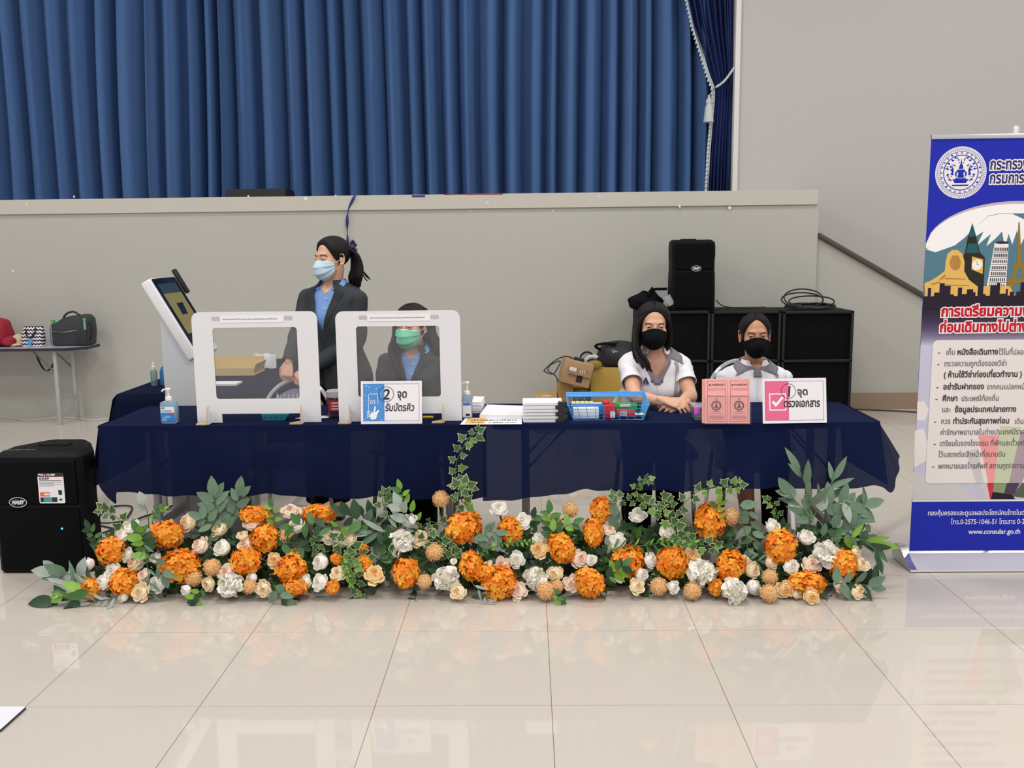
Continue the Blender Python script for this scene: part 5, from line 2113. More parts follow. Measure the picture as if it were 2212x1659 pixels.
def add_hand(m, wrist, fdir, back, side, curl=(30, 40, 30), spread=.0, thumb=(35, 25), s=1.0, curls=None):
    """fdir: where the fingers point; back: normal of the back of the hand; side=+1 puts the thumb on (fdir x back)"""
    y = Vector(fdir).normalized()
    z = (Vector(back) - y * Vector(back).dot(y)).normalized()
    x = y.cross(z) * side
    M = Matrix((x, y, z)).transposed().to_4x4()
    M.translation = Vector(wrist)
    rings = []
    for yy, wx, tz, xo in ((-.03, .015, .013, 0), (-.012, .0215, .017, 0), (.004, .025, .0165, 0), (.02, .030, .016, .002), (.05, .037, .0145, .001), (.078, .038, .0125, 0), (.088, .034, .009, 0)):
        rings.append([M @ Vector(((xo + wx * math.cos(2 * pi * k / 14)) * s, yy * s, tz * math.sin(2 * pi * k / 14) * s)) for k in range(14)])
    m.loft(rings)
    fin = ((.0275, .074, .0083), (.0095, .081, .0085), (-.0095, .075, .0082), (-.0270, .060, .0072))
    for i, (fx, L, r) in enumerate(fin):
        c = curls[i] if curls else curl
        p = Vector((fx, .080 - .004 * abs(i - 1.2), .001))
        ang = 0
        pts, rs = [p.copy()], [r * 1.08]
        sp = spread * (1.5 - i)
        for seg, (lk, a) in enumerate(zip((.46, .30, .24), c)):
            ang += math.radians(a)
            d = Vector((math.sin(sp) * math.cos(ang), math.cos(sp) * math.cos(ang), -math.sin(ang)))
            p = p + d * L * lk
            pts.append(p.copy())
            rs.append(r * (1.0, .9, .74)[seg])
        pts = [pts[0], (pts[0] + pts[1]) / 2, pts[1], (pts[1] + pts[2]) / 2, pts[2], pts[3]]
        rs = [rs[0], rs[1] * .97, rs[1] * 1.04, rs[2] * .97, rs[2] * 1.04, rs[3]]
        m.tube([M @ (q * s) for q in pts], [q * s for q in rs], 9, 0, True, True)
    a, b = math.radians(thumb[0]), math.radians(thumb[1])
    p0 = Vector((.022, .012, -.002))
    d1 = Vector((math.sin(a), math.cos(a), -.35)).normalized()
    p1 = p0 + d1 * .038
    d2 = Vector((math.sin(a - b), math.cos(a - b), -.45)).normalized()
    p2 = p1 + d2 * .030
    p3 = p2 + Vector((math.sin(a - 1.7 * b), math.cos(a - 1.7 * b), -.5)).normalized() * .022
    m.tube([M @ (q * s) for q in (p0, p1, p2, p3)], [.0125 * s, .0105 * s, .009 * s, .007 * s], 10, 0, True, True)


# torso sections: height over the shoulder joints, half width, half depth, shift forward(-)/back(+)
TORSO = [(.088, .046, .048, .012), (.060, .060, .056, .010), (.042, .096, .064, .006), (.022, .140, .074, .002), (-.008, .163, .084, 0), (-.05, .160, .096, -.002),
         (-.11, .154, .112, -.010), (-.16, .149, .110, -.010), (-.22, .139, .098, -.004), (-.30, .128, .090, 0), (-.38, .146, .100, .004), (-.46, .166, .112, .008), (-.53, .170, .112, .01)]


def tors(v, th, off, Mt, rows=TORSO, n=2.5, wk=1.0, flare=0.0):
    """point on the torso: v in 0..1 from neck to hips, th=0 front, growing toward image right"""
    f = v * (len(rows) - 1)
    i = min(int(f), len(rows) - 2)
    t = f - i
    r0, r1, r2, r3 = rows[max(i - 1, 0)], rows[i], rows[i + 1], rows[min(i + 2, len(rows) - 1)]
    q = [.5 * ((2 * b) + (c - a) * t + (2 * a - 5 * b + 4 * c - d) * t * t + (3 * b - a - 3 * c + d) * t ** 3) for a, b, c, d in zip(r0, r1, r2, r3)]
    z, a, b, s = q
    e = 2 / n
    sx, cx = math.sin(th), math.cos(th)
    a, b = a * wk + off + flare * v * v, b + off + flare * v * v
    x = math.copysign(abs(sx) ** e, sx) * a
    y = -math.copysign(abs(cx) ** e, cx) * b + s
    return Mt @ Vector((x, y, z))


def remesh(m, name, mats, parent, voxel=.003, smooth_n=4):
    o = m.build(name, mats, None, 0)
    md = o.modifiers.new('r', 'REMESH')
    md.mode = 'VOXEL'
    md.voxel_size = voxel
    md.use_smooth_shade = True
    s = o.modifiers.new('s', 'SMOOTH')
    s.factor, s.iterations = .5, smooth_n
    bpy.context.view_layer.update()
    dg = bpy.context.evaluated_depsgraph_get()
    me = bpy.data.meshes.new_from_object(o.evaluated_get(dg))
    me.name = name
    old = o.data
    o.modifiers.clear()
    o.data = me
    bpy.data.meshes.remove(old)
    me.materials.clear()
    me.materials.append(mats)
    me.polygons.foreach_set('use_smooth', [True] * len(me.polygons))
    off = Vector(parent.location)
    me.transform(Matrix.Translation(-off))
    o.parent = parent
    return o


HAIRLINE = [(0, 59), (16, 58), (32, 52), (46, 41), (58, 26), (70, 8), (82, -6), (95, -2), (104, -16), (120, -34), (150, -44), (180, -46)]


def hairline(az, tab=HAIRLINE):
    a = abs(math.degrees(az))
    for (x0_, y0_), (x1_, y1_) in zip(tab, tab[1:]):
        if a <= x1_:
            return math.radians(y0_ + (y1_ - y0_) * (a - x0_) / (x1_ - x0_))
    return math.radians(tab[-1][1])


def hair_cap(m, Mh, thick=.013, tab=HAIRLINE, part=0.0, crown=0.0, nu=96, nv=30):
    az = np.linspace(-pi, pi, nu, endpoint=False)
    rows = []
    for i in range(nv + 1):
        t = i / nv
        el = np.array([hairline(a, tab) * (1 - t) + (pi / 2 - .01) * t for a in az])
        D_ = dirs_of(az, el)
        r = hit(D_, lambda P: head_sdf(P, False))
        th = thick * min(1, (t / .28)) ** .6 + .0015
        wave = .0012 * np.sin(az * 23 + t * 3) + .0008 * np.sin(az * 41)
        dip = -.006 * np.exp(-(az / .07) ** 2) * part * (t > 0)
        bump_ = crown * np.exp(-((el - .9) / .5) ** 2)
        r2 = r + th + wave * min(1, t * 4) + dip * min(1, t * 4) + bump_
        rows.append([Mh @ Vector(p) for p in HC + D_ * r2[:, None]])
    inner = []
    D_ = dirs_of(az, np.array([hairline(a, tab) for a in az]))
    r = hit(D_, lambda P: head_sdf(P, False)) - .004
    rows.insert(0, [Mh @ Vector(p) for p in HC + D_ * r[:, None]])
    m.loft(rows, 0, True)


def lock(m, Mh, pts, r, flat=(1.0, .45), n=8, world=False):
    P = smooth_path([p if world else Mh @ Vector(p) for p in pts], 5)
    k = len(P)
    rs = [r * (.55 + .45 * min(1, i / (k * .25))) * (1 - .65 * max(0, (i / (k - 1) - .7) / .3) ** 1.4) for i in range(k)]
    m.tube(P, rs, n, 0, True, True, flat)


def add_mask(T, Mh, kind, mats):
    """kind 'pleat' (surgical) or 'fold' (boat-shaped)"""
    nu, nv = 40, 26
    m = MB()
    rows = []
    for i in range(nv + 1):
        v = i / nv
        row_az, row_el = [], []
        for j in range(nu + 1):
            u = -1 + 2 * j / nu
            if kind == 'fold':
                top = math.radians(5 - 27 * abs(u) ** 1.25)
                bot = math.radians(-73 + 46 * abs(u) ** 2.2)
                azm = math.radians(76)
            else:
                top = math.radians(2 - 12 * abs(u) ** 1.6)
                bot = math.radians(-68 + 22 * abs(u) ** 2.2)
                azm = math.radians(68)
            row_az.append(u * azm)
            row_el.append(top + (bot - top) * v)
        D_ = dirs_of(np.array(row_az), np.array(row_el))
        r = hit(D_, mask_sdf) + .0035
        if kind == 'pleat':
            for c, h in ((.28, .006), (.52, .006), (.76, .005)):
                r = r + h * max(0, 1 - abs(v - c) / .10) * (1 if v <= c + .02 else .2)
        else:
            r = r + .006 * max(0, 1 - abs(v - .30) / .22) * np.cos(np.array(row_az)) + .003 * max(0, 1 - abs(v - .66) / .12)
        rows.append([Mh @ Vector(p) for p in HC + D_ * r[:, None]])
    k = nu + 1
    vs = [p for r_ in rows for p in r_]
    for i in range(nv):
        mi = 1 if (kind == 'pleat' and (i < 1)) else 0
        m.add([], [], 0)
        for j in range(nu):
            pass
    o = len(m.v)
    m.v += vs
    for i in range(nv):
        mi = 1 if (kind == 'pleat' and i < 1) else 0
        for j in range(nu):
            m.f.append((o + i * k + j, o + i * k + j + 1, o + (i + 1) * k + j + 1, o + (i + 1) * k + j))
            m.m.append(mi)
    mo = m.build('face_mask', mats, T, smooth=60, thick=.0015)
    for s in (0, -1):
        m = MB()
        a, b = rows[1][s], rows[int(nv * .8)][s]
        e = Mh @ Vector(((.079 if s == -1 else -.079), .022, -.004))
        e2 = Mh @ Vector(((.077 if s == -1 else -.077), .020, -.030))
        m.tube(smooth_path([a, (a + e) / 2 + (Mh.to_3x3() @ Vector((.004 if s == -1 else -.004, 0, 0))), e, e2, (b + e2) / 2 + (Mh.to_3x3() @ Vector((.004 if s == -1 else -.004, 0, 0))), b], 4), .0012, 5)
        m.build('ear_loop', mats[-1] if kind == 'pleat' else mats[0], mo)
    return mo


def add_eyes(T, Mh, skin, closed=False, gaze=(0, 0)):
    R = Mh.to_3x3()
    for s in (-1, 1):
        c = Vector((s * .0315, -.0742 if closed else -.0772, .001))
        r = .0125
        m = MB()
        g = Vector((math.sin(gaze[0]), -math.cos(gaze[0]) * math.cos(gaze[1]), math.sin(gaze[1]))).normalized()
        q = g.to_track_quat('Z', 'Y').to_matrix()
        n, mm = 20, 16
        for i in range(mm):
            a0, a1 = pi * .62 * i / mm, pi * .62 * (i + 1) / mm
            for j in range(n):
                t0, t1 = 2 * pi * j / n, 2 * pi * (j + 1) / n
                qd = [q @ Vector((math.sin(a) * math.cos(t), math.sin(a) * math.sin(t), math.cos(a))) * r for a, t in ((a0, t0), (a1, t0), (a1, t1), (a0, t1))]
                m.add([Mh @ (c + p) for p in qd], [(0, 1, 2, 3)], 1 if a1 < .56 else 0)
        m.build('eye', [sclera_m, iris_m], T, smooth=60)
        for up in (1, -1):
            m = MB()
            rl = r + .0012
            edge = []

            def lid(u, v):
                az = math.radians(-82 + 164 * u)
                w = max(0, 1 - (az / math.radians(76)) ** 2)
                if closed:
                    e0 = math.radians(-20) * w - .02
                else:
                    e0 = math.radians(19 if up > 0 else -17) * w
                e1 = math.radians(80 if up > 0 else -80)
                el = e0 + (e1 - e0) * v
                k = rl + (.0006 if up > 0 else 0)
                p = c + Vector((math.sin(az) * math.cos(el), -math.cos(az) * math.cos(el), math.sin(el))) * k
                return Mh @ p
            m.grid(lid, 22, 8)
            m.build('eyelid', skin, T, smooth=60, thick=.0008)
            if up > 0:
                m = MB().tube([lid(i / 22, -.01) + R @ Vector((0, -.0006, 0)) for i in range(2, 21)], [.0004 + .0009 * math.sin(pi * i / 18) for i in range(19)], 5)
                m.build('eyelashes', lash_m, T)
        # brow
        m = MB()
        pts = []
        for i in range(11):
            t = i / 10
            az = math.radians(s * (10 + 31 * t))
            el = math.radians(17.5 + 4.2 * math.sin(pi * (t * .8 + .05)) - 2.5 * t)
            d = dirs_of(np.array([az]), np.array([el]))
            rr = hit(d, lambda P: head_sdf(P, False))[0] + .0006
            pts.append(Mh @ Vector(HC + d[0] * rr))
        m.tube(pts, [.0012 + .0022 * math.sin(pi * min(1, .2 + i / 10 * .8)) for i in range(11)], 6, 0, True, False, (1, .8))
        m.build('eyebrow', brow_m, T)


def head_matrix(px, py, Y, yaw, pitch=0, roll=0, s=1.0):
    p = atY(px, py, Y)
    R = Matrix.Rotation(math.radians(-yaw), 3, 'Z') @ Matrix.Rotation(math.radians(roll), 3, 'Y') @ Matrix.Rotation(math.radians(pitch), 3, 'X')
    M = R.to_4x4() @ Matrix.Scale(s, 4)
    M.translation = p
    return M


def torso_matrix(px, py, Y, yaw, lean=0, roll=0):
    p = atY(px, py, Y)
    R = Matrix.Rotation(math.radians(-yaw), 3, 'Z') @ Matrix.Rotation(math.radians(roll), 3, 'Y') @ Matrix.Rotation(math.radians(lean), 3, 'X')
    M = R.to_4x4()
    M.translation = p
    return M


def J(t):
    return atY(*t)


def arm_body(m, sh, el, wr):
    sh = sh + Vector((0, 0, -.014))
    P = smooth_path([sh, sh.lerp(el, .5), el, el.lerp(wr, .45), wr], 3)
    k = len(P)
    tab = [(0, .043), (.2, .042), (.45, .036), (.52, .037), (.68, .036), (1.0, .0235)]

    def rr(t):
        for (a, x), (b, y) in zip(tab, tab[1:]):
            if t <= b:
                return x + (y - x) * (t - a) / (b - a)
        return tab[-1][1]
    m.tube(P, [rr(i / (k - 1)) for i in range(k)], 14, 0, True, True)


def leg_body(m, hip, knee, ank, toe):
    m.tube(smooth_path([hip, hip.lerp(knee, .5), knee, knee.lerp(ank, .4), ank], 3), [.078, .076, .072, .068, .064, .06, .054, .05, .05, .05, .046, .04, .036][:13], 14, 0, True, True)
    m.tube([ank, ank.lerp(toe, .5) + Vector((0, 0, -.02)), toe], [.034, .032, .024], 12, 0, True, True)


def sleeve(m, pts, rs, n=22, mi=0, wr=.004, seed=0, cuff=True):
    P = smooth_path(pts, 6)
    k = len(P)
    rr = []
    for i in range(k):
        f = i / (k - 1) * (len(rs) - 1)
        a = min(int(f), len(rs) - 2)
        rr.append(rs[a] + (rs[a + 1] - rs[a]) * (f - a))
    rings = []
    ax = None
    for i, p in enumerate(P):
        d = (P[min(i + 1, k - 1)] - P[max(i - 1, 0)]).normalized()
        if ax is None:
            ax, ay = frame_axes(d, Vector((0, 1, 0)))
        else:
            ax = (ax - d * ax.dot(d)).normalized()
        ay = d.cross(ax)
        s = i / (k - 1)
        rings.append([p + (ax * math.cos(t) + ay * math.sin(t)) * (rr[i] + wr * math.sin(3 * t + s * 9 + seed) * math.sin(pi * s) + wr * .8 * math.sin(s * 26 + 2 * math.cos(t) + seed) * (.3 + .7 * math.sin(pi * s))) for t in [2 * pi * j / n for j in range(n)]])
    # closed shoulder end, open cuff with a turned-in edge
    c = sum(rings[0], Vector()) / n
    d0 = (P[0] - P[1]).normalized()
    head = [[c + (q - c) * f + d0 * rr[0] * h for q in rings[0]] for f, h in ((.3, .62), (.62, .5), (.86, .3))]
    cl = sum(rings[-1], Vector()) / n
    tail = [[cl + (q - cl) * .93 for q in rings[-1]], [cl + (q - cl) * .9 - (P[-1] - P[-2]).normalized() * .03 for q in rings[-1]]]
    m.loft(head + rings + tail, mi, False)
    m.add(head[0], [tuple(range(n - 1, -1, -1))], mi)


def garment(m, Mt, off, v0, v1, opening, nu=64, nv=36, mi=0, wk=1.0, flare=0.0, wr=.003, seed=0):
    """open(v) -> half angle of the front opening at v"""
    def fn(u, w):
        v = v0 + (v1 - v0) * w
        o = opening(v)
        th = o + (2 * pi - 2 * o) * u
        k = wr * (math.sin(th * 3 + v * 13 + seed) * math.sin(v * 17 + th) + .6 * math.sin(v * 31 + 2 * th + seed)) * min(1, v * 2.5)
        return tors(v, th, off + k, Mt, wk=wk, flare=flare)
    m.grid(fn, nu, nv, mi)


def strip(m, fnA, fnB, n, mi=0):
    m.grid(lambda u, v: fnA(v).lerp(fnB(v), u), 4, n, mi)


def clamp01(x):
    return max(0.0, min(1.0, x))


def suit(T, Mt, button_v, seed, arms, hem=1.0, skin=None):
    """shirt with open collar, blazer with lapels; arms: list of joint triples"""
    # shirt
    so = lambda v: max(0.0, .60 * (1 - v / .30)) if v < .30 else 0.0
    m = MB()
    garment(m, Mt, .006, .03, .85, so, wr=.001)
    sh = m.build('shirt', shirt_b, T, smooth=70)
    for s in (-1, 1):
        m = MB()

        def inner(t, s=s):
            v = .02 + .165 * t
            return tors(v, s * (so(v) + .02 + (1 - t) * .9), .011 + .010 * (1 - t), Mt)

        def outer(t, s=s):
            v = .06 + .17 * t
            return tors(v, s * (so(v) + .34 * (1 - t) + .10 * t + (1 - t) * 1.15), .017 + .004 * (1 - t), Mt)
        strip(m, inner, outer, 12)
        m.build('collar', shirt_b, sh, smooth=70, thick=.002)
    m = MB()
    for v in (.27, .36, .45):
        p = tors(v, .05, .0085, Mt)
        m.ball(p, .0055, 10, 6)
    m.build('shirt_buttons', button_m, sh)
    # blazer
    jo = lambda v: max(-.04, .52 * (1 - v / button_v)) if v < button_v else -.04
    m = MB()
    garment(m, Mt, .016, .035, hem, jo, wr=.0035, seed=seed, flare=.016)
    jk = m.build('blazer', jacket_m, T, smooth=70, thick=.003)
    for i, (a, b, c) in enumerate(arms):
        m = MB()
        sleeve(m, [a, a.lerp(b, .5), b, b.lerp(c, .5), c.lerp(b, .02)], [.066, .062, .055, .050, .046, .041], seed=seed + i * 2, wr=.0035)
        m.build('sleeve', jacket_m, jk, smooth=70)
    for s in (-1, 1):
        m = MB()

        def e_in(t, s=s):
            v = .03 + (button_v - .03) * t
            return tors(v, s * jo(v), .0215, Mt)

        def e_out(t, s=s):
            v = .05 + (button_v - .05) * t
            w = .42 * (1 - t) ** .8 + .03
            if t < .30:
                w *= .62 + .2 * t
            elif t < .36:
                w *= .72 + (t - .30) * 6
            else:
                w *= 1.08
            return tors(v, s * (jo(v) + w), .0235, Mt)
        strip(m, e_in, e_out, 30)
        m.build('lapel', mat('charcoal_lapel', (54, 58, 62), .85, spec=.15, bump=.15, bscale=18), jk, smooth=60, thick=.003)
    m = MB()
    for v in (button_v + .02, button_v + .15):
        p, q = tors(v, .09, .021, Mt), tors(v, .09, .03, Mt)
        m.tube([p, p + (q - p).normalized() * .004], .009, 12)
    m.build('blazer_buttons', dbutton_m, jk)
    return jk


tors0 = tors


def polo(T, Mt, arms, seed, collar_l=True, collar_r=True, vdeep=.26, logo=True, placket=True):
    tors = lambda v, th, off, Mt: tors0(v, th, off, Mt, wk=1.03)
    po = lambda v: max(0.0, .62 * (1 - v / vdeep)) if v < vdeep else 0.0
    m = MB()
    garment(m, Mt, .012, .035, 1.0, po, wr=.004, seed=seed, wk=1.03, flare=.012)
    o = m.build('polo_shirt', polo_m, T, smooth=70, thick=.002)
    for i, (a, b, c) in enumerate(arms):
        m = MB()
        e = a.lerp(b, .60)
        sleeve(m, [a, a.lerp(e, .5), e], [.057, .055, .054, .057], seed=seed + i, wr=.003)
        m.build('sleeve', polo_m, o, smooth=70)
    for s, on_ in ((-1, collar_l), (1, collar_r)):
        if not on_:
            continue
        m = MB()

        def inner(t, s=s):
            v = .015 + .17 * t
            return tors(v, s * (po(v) + 2.3 * (1 - t) ** 2.4), .015 + .012 * (1 - t), Mt)

        def outer(t, s=s):
            v = .11 + .20 * t
            return tors(v, s * (po(v) + .46 * t + .14 + 2.1 * (1 - t) ** 2.2), .022, Mt)
        strip(m, inner, outer, 14)
        m.build('collar', polo_g, o, smooth=70, thick=.003)
    for s in (-1, 1):
        m = MB()
        strip(m, lambda t, s=s: tors(.12 + (vdeep + .02 - .12) * t, s * po(.12 + (vdeep + .02 - .12) * t), .0165, Mt),
              lambda t, s=s: tors(.12 + (vdeep + .02 - .12) * t, s * (po(.12 + (vdeep + .02 - .12) * t) + .11), .017, Mt), 12)
        m.build('placket_edge', polo_g, o, smooth=70, thick=.002)
    m = MB()
    if not placket:
        strip(m, lambda t: tors(vdeep - .03 + .06 * t, -.05, .0195, Mt), lambda t: tors(vdeep - .03 + .06 * t, .06, .0195, Mt), 4)
    else:
        strip(m, lambda t: tors(vdeep - .02 + .17 * t, -.06, .0195, Mt), lambda t: tors(vdeep - .02 + .17 * t, .07, .0195, Mt), 8)
    m.build('placket', polo_g, o, smooth=70, thick=.002)
    m = MB()
    for th in (.46, .50, .55):
        strip(m, lambda t: tors(.26 + .6 * t, th, .0205, Mt), lambda t: tors(.26 + .6 * t, th + .025, .0195, Mt), 24)
    m.build('grey_stripes', polo_g, o, smooth=70)
    if logo:
        m = MB()
        c0 = tors(.475, -.25, .0205, Mt)
        cx_ = (tors(.475, -.23, .0205, Mt) - tors(.475, -.27, .0205, Mt)).normalized()
        cz = (tors(.465, -.25, .0205, Mt) - tors(.485, -.25, .0205, Mt)).normalized()
        Ml = plane_at(c0, cx_, cz)
        m.sheet([(-.019, 0), (-.006, 0), (0, .016), (.006, 0), (.019, 0), (.002, .036), (-.002, .036)], Ml, .003, 0)
        m.sheet([(-.0035, 0), (.0035, 0), (0, .009)], Ml, .003, 1)
        m.sheet([(-.018, -.006), (.018, -.006), (.018, -.004), (-.018, -.004)], Ml, .003, 1)
        m.build('emblem', [mat('purple_emblem', (58, 40, 92), .6), mat('red_emblem', (176, 60, 110), .6)], o, smooth=0)
    return o


def trousers(T, hips, legs, short=None):
    m = MB()
    a, b = hips
    m.tube([a, a.lerp(b, .5), b], [.115, .125, .115], 18, 0, True, True)
    for i, (h, k, an, toe) in enumerate(legs):
        e = an if short != i else k.lerp(an, .25)
        P = smooth_path([h, h.lerp(k, .5), k, k.lerp(e, .5), e], 4)
        n = len(P)
        m.tube(P, [.098 + (.066 - .098) * (j / (n - 1)) ** .8 for j in range(n)], 18, 0, True, False)
    o = m.build('trousers', trous_m, T, smooth=70)
    for h, k, an, toe in legs:
        m = MB()
        f = Vector((toe.x - an.x, toe.y - an.y, 0)).normalized()
        s = f.cross(Vector((0, 0, 1)))
        rings = []
        base = Vector((an.x, an.y, .002)) - f * .05
        for t, w, hh in ((0, .022, .05), (.03, .033, .07), (.09, .036, .066), (.15, .040, .045), (.20, .038, .032), (.235, .022, .022)):
            c = base + f * t
            rings.append([c + s * (w * math.cos(q)) + Vector((0, 0, hh * (.5 + .5 * math.sin(q)))) for q in [2 * pi * j / 14 for j in range(14)]])
        m.loft(rings)
        m.build('shoe', shoe_m, T, smooth=60)
    return o


def person(label, Mh, Mt, arms, hands, legs, skin, hips):
    c = Mt.translation
    T = thing('person', label, 'person', (c.x, c.y, 0))
    m = MB()
    add_head(m, Mh)
    # neck
    nb = Mt @ Vector((0, .012, .045))
    nt_ = Mh @ Vector((0, .018, -.06))
    m.tube([Mt @ Vector((0, .01, 0)), nb, nb.lerp(nt_, .5), nt_, Mh @ Vector((0, .012, -.02))], [.066, .054, .049, .051, .05], 18, 0, True, True)
    # torso
    rows = []
    for i in range(40):
        v = i / 39
        rows.append([tors(v, 2 * pi * j / 40, 0, Mt) for j in range(40)])
    m.loft([r[::-1] for r in rows])
    for a, b, c_ in arms:
        arm_body(m, a, b, c_)
    for h in hands:
        add_hand(m, *h[0], **h[1])
    m.tube([hips[0], hips[1]], .10, 16, 0, True, True)
    for l in legs:
        leg_body(m, *l)
    remesh(m, 'body', skin, T, .003, 3)
    return T


# ---- standing woman in grey blazer, looking to the left
Mh = head_matrix(716.5, 558, 5.19, 42, 2, -2, 1.0)
Mt = torso_matrix(719, 634, 5.21, 20, 2)
sl_, sr_ = Mt @ Vector((-.148, 0, -.02)), Mt @ Vector((.148, 0, -.02))
aL = (sl_, J((646, 722, 5.15)), J((624, 782, 5.03)))
aR = (sr_, J((768, 737, 5.14)), J((666, 797, 5.04)))
hipc = J((718, 850, 5.22))
hl, hr = hipc + Vector((-.075, 0, 0)), hipc + Vector((.085, .0, 0))
z0_ = hipc.z
legS = [(hl, Vector((atY(692, 1000, 5.22).x, 5.2, .47)), Vector((atY(686, 1100, 5.25).x, 5.26, .08)), Vector((atY(684, 1110, 5.15).x, 5.1, .03))),
        (hr, Vector((atY(732, 1000, 5.22).x, 5.2, .47)), Vector((atY(732, 1100, 5.25).x, 5.28, .08)), Vector((atY(733, 1110, 5.15).x, 5.12, .03)))]
ct = .842
hands = [((aL[2], (Vector((-.10, -.30, -.80))), Vector((-.15, -.85, .35)), 1), dict(curl=(42, 62, 40), thumb=(42, 30), s=.96)),
         ((aR[2], (Vector((-.62, -.35, -.45))), Vector((-.2, -.75, .55)), -1), dict(curl=(45, 60, 40), thumb=(30, 30), s=.96))]
S_ = person('standing woman in charcoal blazer and light blue mask, looking left', Mh, Mt, [aL, aR], hands, legS, skin_s, (hl, hr))
bodyS = [o for o in S_.children if o.name.startswith('body')][0]
add_eyes(bodyS, Mh, skin_s, closed=True)
add_mask(S_, Mh, 'pleat', [mask_blue, mask_edge])
suit(S_, Mt, .66, 1, [aL, aR], 1.0)
m = MB()
hair_cap(m, Mh, .013, crown=.004)
R_ = random.Random(2)
for k in range(16):
    a = -.9 + 1.8 * k / 15
    x0_ = .040 * math.sin(a)
    lock(m, Mh, [(.045 + x0_ * .4, .075, .035 + .02 * math.cos(a)), (.055 + x0_ * .6, .118, .0 + .012 * math.cos(a)), (.05 + x0_, .128 + R_.uniform(-.01, .01), -.06), (.045 + x0_ * 1.1 + R_.uniform(-.012, .012), .12 + R_.uniform(-.012, .012), -.115), (.04 + x0_ * .8 + R_.uniform(-.02, .02), .115 + R_.uniform(-.02, .02), -.155 - R_.uniform(0, .03))], .023, (1, .7))
for k in range(7):
    lock(m, Mh, [(.05, .10, -.03), (.07 + R_.uniform(-.01, .01), .14, -.07), (.09 + R_.uniform(-.02, .02), .155 + R_.uniform(-.01, .02), -.10 - R_.uniform(0, .03)), (.10 + R_.uniform(-.01, .02), .17, -.12 - R_.uniform(-.02, .03))], .004, (1, .8), 5)
m.build('hair', hair_m, S_, smooth=70)
m = MB()
bc = Vector((.05, .100, .052))
for a in (-.9, -.35, .3, .9, 1.6, 2.3):
    d = Vector((math.cos(a) * .6, .35, math.sin(a)))
    m.tube(smooth_path([Mh @ (bc - d * .005), Mh @ (bc + d * .022 + Vector((0, .012, 0))), Mh @ (bc + d * .042)], 3), [.006, .011, .014, .016, .017, .014, .004], 8, 0, True, True, (1, .4))
m.build('hair_bow', mat('plum_ribbon', (52, 38, 74), .4), S_)
trousers(S_, (hl + Vector((0, 0, .02)), hr + Vector((0, 0, .02))), legS)

# ---- seated woman behind the right screen, green mask
Mh = head_matrix(889, 704, 5.04, 20, 2, 0, 1.0)
Mt = torso_matrix(897, 772, 5.09, 10, 4)
sl_, sr_ = Mt @ Vector((-.148, 0, -.02)), Mt @ Vector((.148, 0, -.02))
aL = (sl_, J((826, 862, 5.05)), J((856, 900, 4.9)))
aR = (sr_, J((974, 862, 5.05)), J((940, 900, 4.9)))


def seat_legs(xk0, xk1, xa0, xa1, Yh, zh, cx, Yk=4.72, Ya=4.78):
    hl, hr = Vector((cx - .08, Yh, zh)), Vector((cx + .08, Yh, zh))
    return hl, hr, [(hl, Vector((atY(xk0, 980, Yk).x, Yk, zh - .02)), Vector((atY(xa0, 1100, Ya).x, Ya, .09)), Vector((atY(xa0, 1100, Ya).x, Ya - .14, .03))),
                    (hr, Vector((atY(xk1, 980, Yk).x, Yk, zh - .02)), Vector((atY(xa1, 1100, Ya).x, Ya, .09)), Vector((atY(xa1, 1100, Ya).x, Ya - .14, .03)))]


hl, hr, legG = seat_legs(866, 915, 862, 918, 5.10, .56, Mt.translation.x)
hands = [((aL[2], Vector((.5, -.8, -.2)), Vector((0, -.2, 1)), 1), dict(curl=(20, 25, 20), s=.95)),
         ((aR[2], Vector((-.5, -.8, -.2)), Vector((0, -.2, 1)), -1), dict(curl=(20, 25, 20), s=.95))]
G_ = person('seated woman with long brown hair and green mask behind the right screen', Mh, Mt, [aL, aR], hands, legG, skin_s, (hl, hr))
bG = [o for o in G_.children if o.name.startswith('body')][0]
add_eyes(bG, Mh, skin_s, gaze=(-.1, -.1))
add_mask(G_, Mh, 'pleat', [mask_green, mask_edge])
suit(G_, Mt, .52, 5, [aL, aR], 1.0)
m = MB()
hair_cap(m, Mh, .014, part=1, crown=.004)
R_ = random.Random(6)
for k in range(13):   # image left, falls over the shoulder to the front
    f = k / 12
    lock(m, Mh, [(-.035 - .02 * f, -.03 + .09 * f, .085), (-.077 - .006 * f, -.035 + .10 * f, .02), (-.086, -.045 + .10 * f, -.06), (-.088 + R_.uniform(-.008, .008), -.09 + .12 * f, -.13), (-.075 + .07 * (1 - f) * .6 + R_.uniform(-.01, .01), -.135 + .10 * f, -.22), (-.06 + .05 * (1 - f) + R_.uniform(-.015, .015), -.14 + .1 * f, -.31 - R_.uniform(0, .05))], .021, (1, .6))
for k in range(12):   # image right, behind the ear and out over the shoulder
    f = k / 11
    lock(m, Mh, [(.035 + .02 * f, .02 + .05 * f, .085), (.078 + .006 * f, .03 + .05 * f, .03), (.095 + .006 * f, .035 + .04 * f, -.05), (.115 + .02 * f, .03 + .04 * f, -.10), (.135 + .03 * f + R_.uniform(-.01, .01), .02 + .05 * f, -.16), (.14 + .03 * f, .02 + .05 * f, -.24 - R_.uniform(0, .05))], .021, (1, .6))
for k in range(12):
    x0_ = -.07 + .14 * k / 11
    lock(m, Mh, [(x0_ * .6, .075, .07), (x0_, .10, .0), (x0_ * 1.2, .10, -.1), (x0_ * 1.3, .11, -.22)], .022, (1, .6))
m.build('hair', hair_br, G_, smooth=70)
trousers(G_, (hl, hr), legG)

